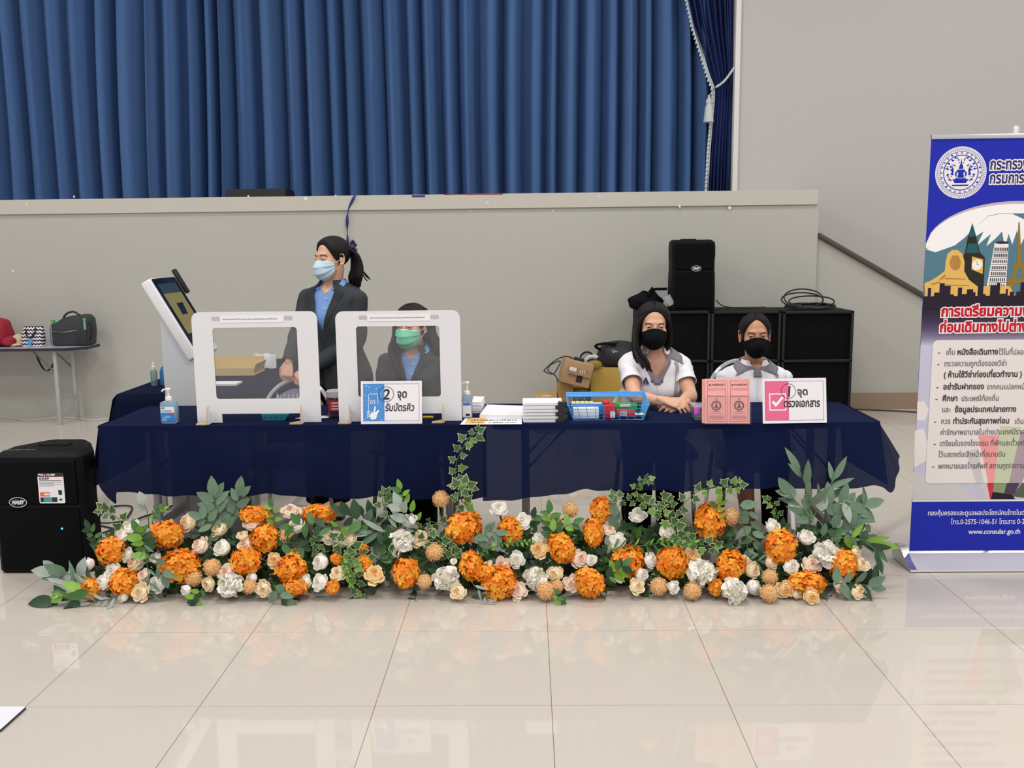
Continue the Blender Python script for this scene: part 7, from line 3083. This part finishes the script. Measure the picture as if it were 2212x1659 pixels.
sp('big single grey leaf between the orange spike and the ivy', [(1336, 1160), (1334, 1135), (1330, 1118)], 4.07, 'oval', .085, 2, [g_euc], seed=34, spread=.3, name='leaf_twig')
sp('grey green eucalyptus hanging before the bare calf', [(1595, 1090), (1615, 1105), (1625, 1150), (1628, 1200)], 4.03, 'oval', .075, 13, EU, seed=35)
sp('eucalyptus strand hanging left of the bare calf strand', [(1600, 1120), (1612, 1160), (1618, 1205), (1640, 1212)], 3.98, 'strap', .07, 9, EU, seed=36)
sp('tall eucalyptus leaf curving up in front of the cloth at right', [(1752, 1130), (1748, 1090), (1744, 1055), (1728, 1022)], 4.08, 'lance', .13, 5, EU, seed=37, spread=.25)
sp('eucalyptus leaning right above the right flower end', [(1752, 1130), (1768, 1095), (1786, 1065), (1802, 1036)], 4.09, 'lance', .12, 7, EU, seed=38, spread=.4)
sp('eucalyptus leaves leaning left by the foam cup', [(1752, 1130), (1738, 1105), (1718, 1082), (1706, 1066)], 4.07, 'oval', .095, 5, EU, seed=39, spread=.3)
sp('broad pale eucalyptus leaves under the right cloth hem', [(1770, 1110), (1790, 1092), (1820, 1085), (1836, 1090)], 4.06, 'oval', .10, 8, [g_euc, g_sil], seed=40, mixs=(0, 1))
sp('eucalyptus branch reaching far right past the table leg', [(1790, 1125), (1822, 1105), (1848, 1098), (1868, 1092)], 4.08, 'oval', .095, 9, EU, seed=41, spread=.5)
sp('eucalyptus branch drooping right beside the table leg', [(1820, 1105), (1850, 1112), (1868, 1135), (1876, 1160)], 4.07, 'oval', .08, 7, EU, seed=42, spread=.4)
sp('grey green leaves behind the rightmost peony', [(1770, 1165), (1800, 1140), (1822, 1150), (1840, 1140)], 4.05, 'oval', .075, 8, EU, seed=43)
# plain green
GR = [g_mid, g_lime, g_dark]
sp('two long dark leaves lying on the floor at the far left end', [(180, 1290), (150, 1296), (118, 1299)], 3.84, 'oval', .125, 3, [g_dark], seed=44, spread=.22, name='leaf_pair')
sp('fresh green leaf above the far left dark leaves', [(200, 1278), (170, 1276), (138, 1286)], 3.83, 'oval', .09, 4, [g_lime, g_mid], seed=45, spread=.3, mixs=(0, 1))
sp('green leaf cluster between the leftmost hydrangea and the leftmost white roses', [(322, 1205), (312, 1170), (300, 1150)], 3.95, 'oval', .068, 10, GR, seed=46, mixs=(0, 0, 1, 2))
sp('yellow green sprout above the leftmost white roses', [(325, 1160), (330, 1125), (340, 1102), (352, 1098)], 4.08, 'oval', .030, 14, [g_lime, g_mid], seed=47, mixs=(0, 1))
sp('small green sprout right of the leftmost blush rose on top', [(592, 1140), (592, 1115), (588, 1096)], 4.08, 'oval', .045, 5, GR, seed=48, mixs=(0, 1))
sp('green twig lying across the topmost orange hydrangea', [(755, 1136), (710, 1138), (670, 1132), (628, 1136)], 3.97, 'oval', .060, 9, GR, seed=49, mixs=(0, 0, 2, 1), spread=.6)
sp('dark leafy branch filling the gap left of the middle group', [(850, 1185), (815, 1155), (785, 1130), (750, 1112)], 4.05, 'oval', .085, 12, [g_dark, g_mid], seed=50, mixs=(0, 0, 1))
sp('dark leafy branch behind the right screen reflection gap', [(840, 1165), (815, 1135), (808, 1118), (780, 1112)], 4.1, 'oval', .075, 8, [g_dark], seed=51)
sp('olive green twig standing before the cloth under the right screen', [(912, 1140), (892, 1112), (874, 1085), (866, 1058)], 4.08, 'oval', .055, 9, [g_lime, g_mid], seed=52, mixs=(0, 0, 1))
sp('dark leaves left of the largest left peony', [(850, 1215), (838, 1195), (828, 1175)], 3.97, 'oval', .06, 8, [g_dark, g_mid], seed=53, mixs=(0, 1))
sp('green leaves round the top apricot rose', [(1195, 1165), (1190, 1135), (1188, 1108)], 4.03, 'oval', .062, 9, GR, seed=54, mixs=(0, 2, 1))
sp('green leaves right of the top apricot rose', [(1190, 1150), (1215, 1140), (1238, 1130)], 4.01, 'oval', .055, 6, GR, seed=55, mixs=(0, 1))
sp('dark leaves behind the top white rose of the middle group', [(1160, 1160), (1145, 1140), (1150, 1118)], 4.09, 'oval', .055, 8, [g_dark, g_mid], seed=56, mixs=(0, 1))
sp('green leaves right of the bottom orange hydrangea in the middle', [(1310, 1250), (1330, 1235), (1345, 1222)], 3.9, 'oval', .055, 10, GR, seed=57, mixs=(0, 1, 2))
sp('small green leaves at the floor below the double allium', [(1195, 1270), (1204, 1290), (1212, 1298)], 3.83, 'round', .035, 5, GR, seed=58, mixs=(0, 1))
sp('small green leaves at the floor below the left peony', [(440, 1270), (425, 1285), (420, 1298)], 3.84, 'oval', .05, 6, GR, seed=59, mixs=(2, 0, 1))
sp('grey green leaf at the floor below the second bottom hydrangea', [(590, 1260), (600, 1280), (616, 1292)], 3.84, 'oval', .065, 4, [g_euc, g_dark], seed=60, mixs=(0, 1))
sp('dark leaves between the left peony and the amber rose', [(600, 1180), (625, 1172), (650, 1180)], 4.0, 'oval', .055, 8, [g_dark, g_mid], seed=61, mixs=(0, 0, 1))
sp('green leaves above the bottom right cream rose', [(1800, 1262), (1835, 1258), (1880, 1266)], 3.88, 'oval', .075, 7, [g_euc, g_dark], seed=62, mixs=(0, 1))
sp('glossy green leaves arching at the far right end', [(1790, 1170), (1830, 1160), (1862, 1166), (1890, 1172)], 3.98, 'lance', .12, 6, [g_lime, g_dark, g_mid], seed=63, mixs=(0, 1, 2), spread=.35)
sp('long dark leaves hanging at the far right end', [(1866, 1170), (1888, 1185), (1896, 1205), (1894, 1222)], 3.95, 'lance', .12, 4, [g_dark, g_mid], seed=64, mixs=(0, 1), spread=.25)
sp('green leaves between the topmost right hydrangea and its allium', [(1555, 1140), (1548, 1110), (1552, 1086)], 4.04, 'oval', .05, 6, GR, seed=65, mixs=(1, 0))

# foam cup and foam blocks that hold the stems
c = atY(1749, 1140, 4.12)
m = MB().lathe([(.028, 0), (.036, .075), (.038, .08), (.032, .081)], (c.x, 4.13, .17), 16)
m.lathe([(.026, 0), (.027, .17)], (c.x, 4.13, .002), 10)
tag(m.build('foam_cup', mat('grey_green_foam', (92, 108, 90), .85, bump=.3, bscale=120), smooth=40), 'grey green cup of foam holding the eucalyptus at the right end', 'flower holder')
nmz = ['leftmost', 'second', 'third', 'fourth', 'fifth', 'rightmost']
for k in range(6):
    x0_ = -1.62 + k * .545 + (.03 if k > 1 else -.03)
    m = MB().rbox((x0_ + .22, 4.10, .04), (.40, .12, .07), .015)
    tag(m.build('foam_block', foam_m), '%s dark green foam block under the flower bank' % nmz[k], 'flower holder', 'foam blocks')
# dark leaves packed between the flower heads
rG = random.Random(123)
xs = [x for x in range(215, 800, 24)] + [x for x in range(850, 1850, 24)]
for k, px in enumerate(xs):
    for j in range(2):
        py0 = rG.uniform(1215, 1275) if j else rG.uniform(1165, 1225)
        a = rG.uniform(-1, 1)
        sp('dark leaf sprig tucked between the flower heads of the bank', [(px, py0 + 26), (px + a * 10, py0), (px + a * 26, py0 - 26)], 4.02 if j else 4.09, rG.choice(('oval', 'oval', 'ivy')), .05, 9, [g_dark, g_mid, g_mid], seed=200 + 2 * k + j, mixs=(0, 0, 1), group='dark leaf sprigs between the flowers')
# ================================================================== roll-up banner
YBN = 4.31
bl_p = mat('banner_blue', (30, 42, 172), .5, spec=.2)
bw_p = mat('banner_white', (236, 232, 232), .5, spec=.2)
sky_p = mat('banner_sky_white', (244, 242, 244), .5, spec=.2)
mt_p = mat('banner_mountain', (84, 124, 142), .5, spec=.2)
sand_p = mat('banner_sand', (226, 182, 96), .5, spec=.2)
sand2_p = mat('banner_sand_dark', (178, 134, 66), .5, spec=.2)
tow_p = mat('banner_dark_tower', (44, 40, 36), .5, spec=.2)
teal_p = mat('banner_teal', (34, 92, 100), .5, spec=.2)
yel_p = mat('banner_clock_yellow', (226, 178, 60), .5, spec=.2)
sil_p = mat('banner_silhouette', (40, 30, 44), .5, spec=.2)
pur_p = mat('banner_plum', (84, 66, 100), .5, spec=.2)
red_p = mat('banner_red', (196, 24, 48), .5, spec=.2)
pan_p = mat('banner_panel', (232, 224, 222), .5, spec=.2)
txt_p = mat('banner_text', (52, 46, 54), .5)
lav_p = mat('banner_lavender', (196, 196, 216), .5, spec=.2)
pkr_p = mat('banner_passport_red', (206, 52, 70), .5, spec=.2)
pgr_p = mat('banner_passport_green', (136, 156, 112), .5, spec=.2)
ppu_p = mat('banner_passport_plum', (82, 62, 84), .5, spec=.2)
pgd_p = mat('banner_dark_green', (84, 100, 80), .5, spec=.2)
pkl_p = mat('banner_pale_pink', (240, 160, 158), .5, spec=.2)
lgr_p = mat('banner_pale_green', (200, 208, 178), .5, spec=.2)
lpu_p = mat('banner_pale_plum', (176, 156, 168), .5, spec=.2)
lgrey_p = mat('banner_pale_grey', (206, 202, 204), .5, spec=.2)
rim_p = mat('banner_rim', (196, 178, 186), .5, spec=.2)
trm = mat('banner_tower_gold', (150, 116, 44), .5, spec=.2)
BM = [bl_p, bw_p, sky_p, mt_p, sand_p, sand2_p, tow_p, teal_p, yel_p, sil_p, pur_p, red_p, pan_p, txt_p, lav_p, pkr_p, pgr_p, ppu_p, pgd_p, pkl_p, lgr_p, lpu_p, lgrey_p, rim_p, trm]
BI = {m.name: i for i, m in enumerate(BM)}
tl = atY(2012, 300, YBN)
bl_ = atY(1966, 1190, YBN)
xL = (tl.x + bl_.x) / 2 - .002
WB_, zT_, zB_ = .80, tl.z, bl_.z
T = thing('rollup_banner', 'tall blue roll up banner with round seal and travel picture at the right edge', 'banner', (xL + WB_ / 2, YBN, 0))
MBN = XZ(YBN - .002)


def b2(px, py):
    """pixel -> point in the banner's own plane"""
    p = atY(px, py, YBN)
    return (p.x, p.z)


m = MB()
m.box((xL + WB_ / 2, YBN, (zT_ + zB_) / 2), (WB_, .003, zT_ - zB_), BI['banner_blue'])
xR = xL + WB_
xm = (xL + xR) / 2


LYN = [0]


def ly(poly, mi, z):
    LYN[0] += 1
    m.sheet(poly, MBN, z + (LYN[0] % 7) * 2.4e-5, BI[mi])


def clipx(poly):
    return [(min(max(x, xL), xR), y) for x, y in poly]


# picture oval: rim, sky, mountain
top = b2(2200, 440)[1]
base = b2(2000, 660)[1]
zl = b2(2000, 533)[1]


def oval(dz, n=40):
    c = []
    for k in range(n + 1):
        x = xL + (WB_ - .002) * k / n
        u = (x - xm) / (WB_ / 2)
        c.append((x, zl + (top + dz - zl) * math.sqrt(max(0, 1 - u * u * .995))))
    return c


ly(oval(.012) + [(xR, base), (xL, base)], 'banner_rim', .0002)
ly(oval(0) + [(xR, base), (xL, base)], 'banner_sky_white', .0004)
mtn = [b2(1998, 536), b2(2046, 530), b2(2080, 516), b2(2104, 494), b2(2134, 466), b2(2160, 461), b2(2185, 461)]
rest = [(2 * xm - x, y) for x, y in mtn[::-1]]
ly(clipx(mtn + rest + [(xR, base), (xL, base)]), 'banner_mountain', .0006)
# snow
sn = [b2(2104, 494), b2(2134, 467), b2(2160, 462), b2(2186, 462), b2(2212, 474), b2(2240, 500), b2(2226, 520), b2(2218, 500), b2(2204, 530), b2(2196, 498), b2(2186, 528), b2(2178, 505), b2(2170, 535), b2(2164, 500), b2(2150, 515), b2(2130, 532), b2(2140, 505), b2(2110, 530), b2(2124, 500), b2(2092, 520)]
m.sheet(sn, MBN, .0008, BI['banner_sky_white'])
for q in ([b2(1998, 538), b2(2060, 520), b2(2085, 512), b2(2062, 530), b2(2020, 545)],):
    m.sheet(q, MBN, .0008, BI['banner_sky_white'])
# clock tower
ct_ = [b2(2080, 625), b2(2077, 560), b2(2084, 545), b2(2090, 512), b2(2100, 482), b2(2108, 510), b2(2116, 545), b2(2127, 556), b2(2124, 625)]
ly(ct_, 'banner_dark_tower', .0010)
ly([b2(2092, 512), b2(2100, 484), b2(2108, 510)], 'banner_teal', .0012)
ly([b2(2086, 546), b2(2091, 526), b2(2110, 526), b2(2114, 546)], 'banner_teal', .0012)
ly([b2(2099, 554), b2(2123, 560), b2(2122, 592), b2(2098, 582)], 'banner_clock_yellow', .0012)
cx_, cz_ = b2(2110, 572)
ly(circle(cx_, cz_, .0245, 24), 'banner_sky_white', .0014)
for q in polyline2d([(cx_ - .002, cz_ + .016), (cx_, cz_), (cx_ + .01, cz_ + .002)], .002):
    ly(q, 'banner_text', .0016)
for k in range(12):
    ly(circle(cx_ + .019 * math.cos(k * pi / 6), cz_ + .019 * math.sin(k * pi / 6), .0013, 5), 'banner_text', .0016)
# leaning tower
ly([b2(2130, 622), b2(2148, 525), b2(2178, 527), b2(2172, 622)], 'banner_white', .0012)
ly(circle(*b2(2164, 524), .030, 20, .006), 'banner_dark_tower', .0014)
for r_ in range(7):
    y0_ = 534 + r_ * 13.2
    for k in range(8):
        a = (k + .5) / 8
        xq = 2146 - r_ * 2.1 + a * (30 + r_ * .9)
        p, q = b2(xq, y0_ + 1), b2(xq + 2.0, y0_ + 8)
        ly([p, (q[0], p[1]), q, (p[0], q[1])], 'banner_text', .0014)
    p, q = b2(2145 - r_ * 2.1, y0_ + 10.2), b2(2178 - r_ * 1.2, y0_ + 11)
    ly([p, (q[0], p[1]), q, (p[0], q[1])], 'banner_text', .0014)
# lattice tower
for poly in ([b2(2199, 480), b2(2202, 480), b2(2206, 570), b2(2195, 570)], [b2(2194, 570), b2(2200, 570), b2(2188, 620), b2(2176, 640), b2(2170, 640)], [b2(2202, 570), b2(2208, 570), b2(2232, 640), b2(2224, 640), b2(2212, 620)],
             [b2(2188, 570), b2(2212, 570), b2(2212, 577), b2(2187, 577)], [b2(2168, 602), b2(2232, 602), b2(2232, 612), b2(2166, 612)]):
    ly(clipx(poly), 'banner_tower_gold', .0012)
# sphinx
ly([b2(1996, 612), b2(2012, 605), b2(2026, 596), b2(2040, 585), b2(2042, 565), b2(2046, 548), b2(2056, 540), b2(2068, 540), b2(2078, 548), b2(2083, 566), b2(2082, 585), b2(2092, 604), b2(2110, 618), b2(2180, 618), b2(2196, 645), b2(1998, 650)], 'banner_sand', .0016)
ly([b2(2050, 566), b2(2056, 552), b2(2070, 552), b2(2075, 566), b2(2072, 580), b2(2062, 585), b2(2053, 578)], 'banner_sand_dark', .0018)
for q in ([b2(2028, 604), b2(2040, 592), b2(2042, 596), b2(2032, 606)], [b2(2010, 612), b2(2030, 608), b2(2030, 611), b2(2012, 616)], [b2(2040, 600), b2(2085, 602), b2(2085, 604), b2(2040, 603)], [b2(2036, 614), b2(2092, 616), b2(2092, 618), b2(2036, 617)]):
    ly(q, 'banner_sand_dark', .0018)
# skyline silhouette and plum fade below it
rS = random.Random(17)
sky = [(xL, b2(1998, 620)[1])]
x = xL
while x < xR - .03:
    w = rS.uniform(.008, .03)
    h = b2(2000, rS.choice((612, 618, 622, 626, 632, 636, 640)))[1]
    sky += [(x, h), (x + w, h)]
    x += w
sky += [(xR, sky[-1][1]), (xR, b2(2000, 668)[1]), (xL, b2(1992, 668)[1])]
ly(sky, 'banner_silhouette', .0020)
zz0, zz1 = b2(1990, 662)[1], b2(1985, 745)[1]
cl = ((40, 30, 46), (52, 40, 62), (66, 54, 84), (92, 80, 112), (132, 124, 152), (190, 190, 212))
NF = 40
cols = [tuple(cl[min(int(q / NF * 5), 4)][j] + (cl[min(int(q / NF * 5), 4) + 1][j] - cl[min(int(q / NF * 5), 4)][j]) * (q / NF * 5 - min(int(q / NF * 5), 4)) for j in range(3)) for q in range(NF)]
gm = [mat('banner_fade_%d' % i, c, .5, spec=.2) for i, c in enumerate(cols)]
for i in range(NF):
    BM.append(gm[i])
    m.sheet([(xL, zz0 + (zz1 - zz0) * (i + 1) / NF), (xR, zz0 + (zz1 - zz0) * (i + 1) / NF), (xR, zz0 + (zz1 - zz0) * i / NF), (xL, zz0 + (zz1 - zz0) * i / NF)], MBN, .0004, len(BM) - 1)
# lower photo: pale lavender with soft shapes, passports fanned
zq0, zq1 = zz1, b2(1970, 1082)[1]
ly([(xL, zq1), (xR, zq1), (xR, zq0), (xL, zq0)], 'banner_lavender', .0002)
for q, mi in (([b2(1981, 868), b2(1996, 866), b2(2006, 884), b2(1998, 908), b2(1980, 908)], 'banner_panel'), ([b2(1976, 930), b2(1995, 925), b2(2010, 990), b2(1974, 1010)], 'banner_panel'), ([b2(1972, 1020), b2(2060, 1035), b2(2110, 1078), b2(1970, 1078)], 'banner_pale_grey')):
    m.sheet(q, MBN, .0004, BI[mi])
fan = [((2085, 975), (2112, 975), (2140, 1078), (2130, 1078), 'banner_pale_grey'), ((2112, 940), (2158, 940), (2150, 1078), (2138, 1078), 'banner_passport_red'), ((2160, 920), (2220, 925), (2190, 1070), (2144, 1064), 'banner_passport_green'),
       ((2205, 935), (2250, 950), (2190, 1068), (2168, 1066), 'banner_passport_plum'), ((2230, 1010), (2290, 1000), (2240, 1078), (2186, 1072), 'banner_dark_green')]
for a, b, c, d, mi in fan:
    ly(clipx([b2(*a), b2(*b), b2(*c), b2(*d)]), mi, .0006 + .0001 * fan.index((a, b, c, d, mi)))
ly(clipx([b2(2144, 1062), b2(2186, 1068), b2(2192, 1078), b2(2140, 1078)]), 'banner_silhouette', .0012)
# rounded text panel; the passports show palely through it
pz0, pz1 = b2(1998, 1044)[1], b2(2012, 735)[1]
px0_ = (b2(2013, 740)[0] + b2(1999, 1040)[0]) / 2
pr = xR - (px0_ - xL)
ly(rrect(px0_, pz0, pr, pz1, .022, 5), 'banner_panel', .0020)
fan2 = [((2085, 975), (2112, 968), (2124, 1043), (2108, 1043), 'banner_pale_grey'), ((2112, 940), (2158, 940), (2152, 1043), (2134, 1043), 'banner_pale_pink'), ((2160, 920), (2205, 922), (2186, 1043), (2146, 1043), 'banner_pale_green'), ((2204, 932), (2250, 940), (2206, 1043), (2178, 1043), 'banner_pale_plum')]
for i, (a, b, c, d, mi) in enumerate(fan2):
    ly([(min(x, pr), y) for x, y in (b2(*a), b2(*b), b2(*c), b2(*d))], mi, .0022 + i * .0001)
# thin pale line above the lower blue field
ly([(xL, zq1 - .004), (xR, zq1 - .004), (xR, zq1 + .006), (xL, zq1 + .004)], 'banner_panel', .0014)
ly([(xL, zB_ + .001), (xR, zB_ + .001), (xR, zq1 - .004), (xL, zq1 - .004)], 'banner_blue', .0004)
# the round seal
sx_, sz_ = b2(2075, 373)
Rs = .115
ly(circle(sx_, sz_, Rs, 48), 'banner_white', .0006)
zig2 = []
for k in range(72):
    a0 = 2 * pi * k / 72
    for r0_, r1_, da in ((.97, .84, .5), (.84, .97, .5)):
        a1 = a0 + da * 2 * pi / 72
        for q in polyline2d([(sx_ + Rs * r0_ * math.cos(a0), sz_ + Rs * r0_ * math.sin(a0)), (sx_ + Rs * r1_ * math.cos(a1), sz_ + Rs * r1_ * math.sin(a1))], .0012):
            ly(q, 'banner_blue', .0008)
        a0 = a1
for r0_, w_ in ((.82, .0022), (.69, .003), (.66, .0012)):
    for q in ring2d(sx_, sz_, Rs * r0_, w_, 48):
        ly(q, 'banner_blue', .0008)
for k in range(24):
    a = 2 * pi * k / 24
    ly(circle(sx_ + Rs * .755 * math.cos(a), sz_ + Rs * .755 * math.sin(a), .0045, 8), 'banner_blue', .0009)
    ly(circle(sx_ + Rs * .755 * math.cos(a), sz_ + Rs * .755 * math.sin(a), .0018, 6), 'banner_white', .0010)


def sp2(pts, mi='banner_blue', z=.0009, mirror=True):
    for s in ((1, -1) if mirror else (1,)):
        ly([(sx_ + s * x * Rs, sz_ + y * Rs) for x, y in pts], mi, z)


sp2([(-.22, -.40), (.22, -.40), (.30, -.28), (.16, -.22), (-.16, -.22), (-.30, -.28)], mirror=False)
sp2([(-.30, -.52), (.30, -.52), (.34, -.46), (-.34, -.46)], mirror=False)
sp2([(-.13, -.20), (.13, -.20), (.10, -.02), (.14, .12), (-.14, .12), (-.10, -.02)], mirror=False)
sp2([(-.09, .14), (.09, .14), (.07, .26), (.03, .34), (0, .56), (-.03, .34), (-.07, .26)], mirror=False)
sp2([(.14, .10), (.24, -.02), (.20, -.16), (.15, -.14), (.17, -.03), (.11, .04)])
sp2([(.28, .10), (.32, .22), (.38, .14), (.36, -.02), (.30, -.02)])
for (x_, y_, a_) in ((.32, .42, .5), (.46, .30, .2), (.50, .10, -.2), (.48, -.12, -.5), (.40, -.30, -.9), (.22, .52, .9), (.38, .18, .1), (.30, -.10, -.4)):
    for k in range(2):
        sp2([(x_ + .02 * k, y_), (x_ + .09, y_ + .05 + .05 * a_), (x_ + .04, y_ + .09), (x_ - .03, y_ + .05)])
rZ = random.Random(5)
for k in range(26):
    a_, r_ = rZ.uniform(.25, 1.35), rZ.uniform(.34, .60)
    x_, y_, t_ = r_ * math.cos(a_), r_ * math.sin(a_) - .02, rZ.uniform(0, 3.1)
    if k % 3 == 0:
        y_ = -y_ * .7
    sp2([(x_, y_), (x_ + .035 * math.cos(t_ - .7), y_ + .035 * math.sin(t_ - .7)), (x_ + .085 * math.cos(t_), y_ + .085 * math.sin(t_)), (x_ + .035 * math.cos(t_ + .7), y_ + .035 * math.sin(t_ + .7))], z=.00085)
m.build('printed_sheet', BM, T, smooth=0)
# lettering
m = MB()


def words(s, px, py, size, mi, bold=0.02, z=.0034, sx=1.0, halo=None, align='L'):
    x, zz = b2(px, py)
    Mw = MBN @ Matrix.Translation((x, zz, 0))
    if halo is not None:
        m.text(s, size, Mw, z - .0003, halo, align, bold=bold + .085, sx=sx)
    m.text(s, size, Mw, z, mi, align, bold=bold, sx=sx)


LM = [bw_p, bl_p, red_p, txt_p, mat('banner_navy_text', (30, 30, 100), .5), mat('banner_grey_text', (92, 84, 92), .5)]
words('กระทรวงการต่างประเทศ', 2137, 366, .066, 4, .03, .0012, .74, 0)
words('กรมการกงสุล', 2136, 396, .066, 4, .03, .0012, .74, 0)
words('การเตรียมความพร้อม', 2031, 683, .064, 2, .045, .0034, .93, 0)
words('ก่อนเดินทางไปต่างประเทศ', 2028, 717, .064, 2, .045, .0034, .86, 0)
ls = [(2025, 766, '-', 2042, 'เก็บ', 2066, 'หนังสือเดินทาง', 2156, 'ไว้ในที่ปลอดภัย'),
      (2023, 791, '-', 2038, None, 0, None, 2038, 'ตรวจความถูกต้องของวีซ่า'),
      (0, 815, None, 0, None, 2037, '( ห้ามใช้วีซ่าท่องเที่ยวทำงาน )', 0, None),
      (2021, 841, '-', 0, None, 2036, 'อย่ารับฝากของ', 2130, 'จากคนแปลกหน้า'),
      (2019, 866, '-', 0, None, 2034, 'ศึกษา', 2075, 'ประเพณีท้องถิ่น'),
      (0, 890, None, 2033, 'และ', 2061, 'ข้อมูลประเทศปลายทาง', 0, None),
      (2016, 915, '-', 2031, 'ควร', 2057, 'ทำประกันสุขภาพก่อน', 2190, 'เดินทาง'),
      (0, 939, None, 0, None, 0, None, 2030, 'ค่ารักษาพยาบาลในต่างประเทศมีราคาสูง'),
      (2015, 963, '-', 0, None, 0, None, 2028, 'เตรียมใบจองโรงแรม ที่พักและตั๋วเครื่องบิน'),
      (0, 987, None, 0, None, 0, None, 2026, 'ไว้แสดงต่อเจ้าหน้าที่สนามบิน'),
      (2012, 1012, '-', 0, None, 0, None, 2025, 'พกหมายเลขโทรศัพท์ สถานทูต/สถานกงสุล')]
for dx, py, dash, ax, a, bx_, b, cx2, c in ls:
    if dash:
        words(dash, dx, py, .036, 3, .01)
    if a:
        words(a, ax, py, .036, 5, .006, sx=.80)
    if b:
        words(b, bx_, py, .037, 3, .028, sx=.86)
    if c:
        words(c, cx2, py, .036, 5, .006, sx=.78)
words('กองคุ้มครองและดูแลผลประโยชน์คนไทยในต่างประเทศ', 2003, 1113, .033, 0, .012, .0014, .80)
words('โทร.0-2575-1046-51 โทรสาร 0-2575-1052', 2053, 1132, .034, 0, .008, .0014, .80)
words('www.consular.go.th', 2091, 1153, .034, 0, .02, .0014, .90)
m.build('lettering', LM, T, smooth=0)
# top rail, pole, base cassette
alu = mat('brushed_aluminium', (206, 206, 212), .3, metal=.85)
m = MB().rbox((xm, YBN, zT_ + .008), (WB_ + .004, .016, .022), .004)
m.build('top_rail', alu, T)
pc = atY(2197, 290, YBN + .02)
m = MB().tube([(xm, YBN + .03, .06), (xm, YBN + .03, zT_ + .05)], .008, 10)
m.build('pole', alu, T)
m = MB().rbox((atY(2197, 285, YBN).x, YBN + .012, zT_ + .028), (.02, .014, .05), .004)
m.build('pole_hook', white_pl, T)


def prof_base(k=1.0):
    return [(-.115, .004), (.095, .004), (.105, .022), (.10, .055), (.075, .078), (.045, .084), (.015, .076), (-.06, .034), (-.112, .014)]


m = MB()
Mb = Matrix(((0, 0, 1, xL - .008), (1, 0, 0, YBN + .01), (0, 1, 0, 0), (0, 0, 0, 1)))
m.prism(prof_base(), WB_ + .03, Mb)
m.build('base_cassette', mat('silver_paint', (214, 212, 216), .32, metal=.35), T, smooth=35)
m = MB()
Mb2 = Matrix(((0, 0, 1, xL - .034), (1, 0, 0, YBN + .012), (0, 1, 0, 0), (0, 0, 0, 1)))
m.prism([(x * 1.05, y * 1.06) for x, y in prof_base()], .03, Mb2)
m.build('end_cap', chrome_m, T, smooth=35)
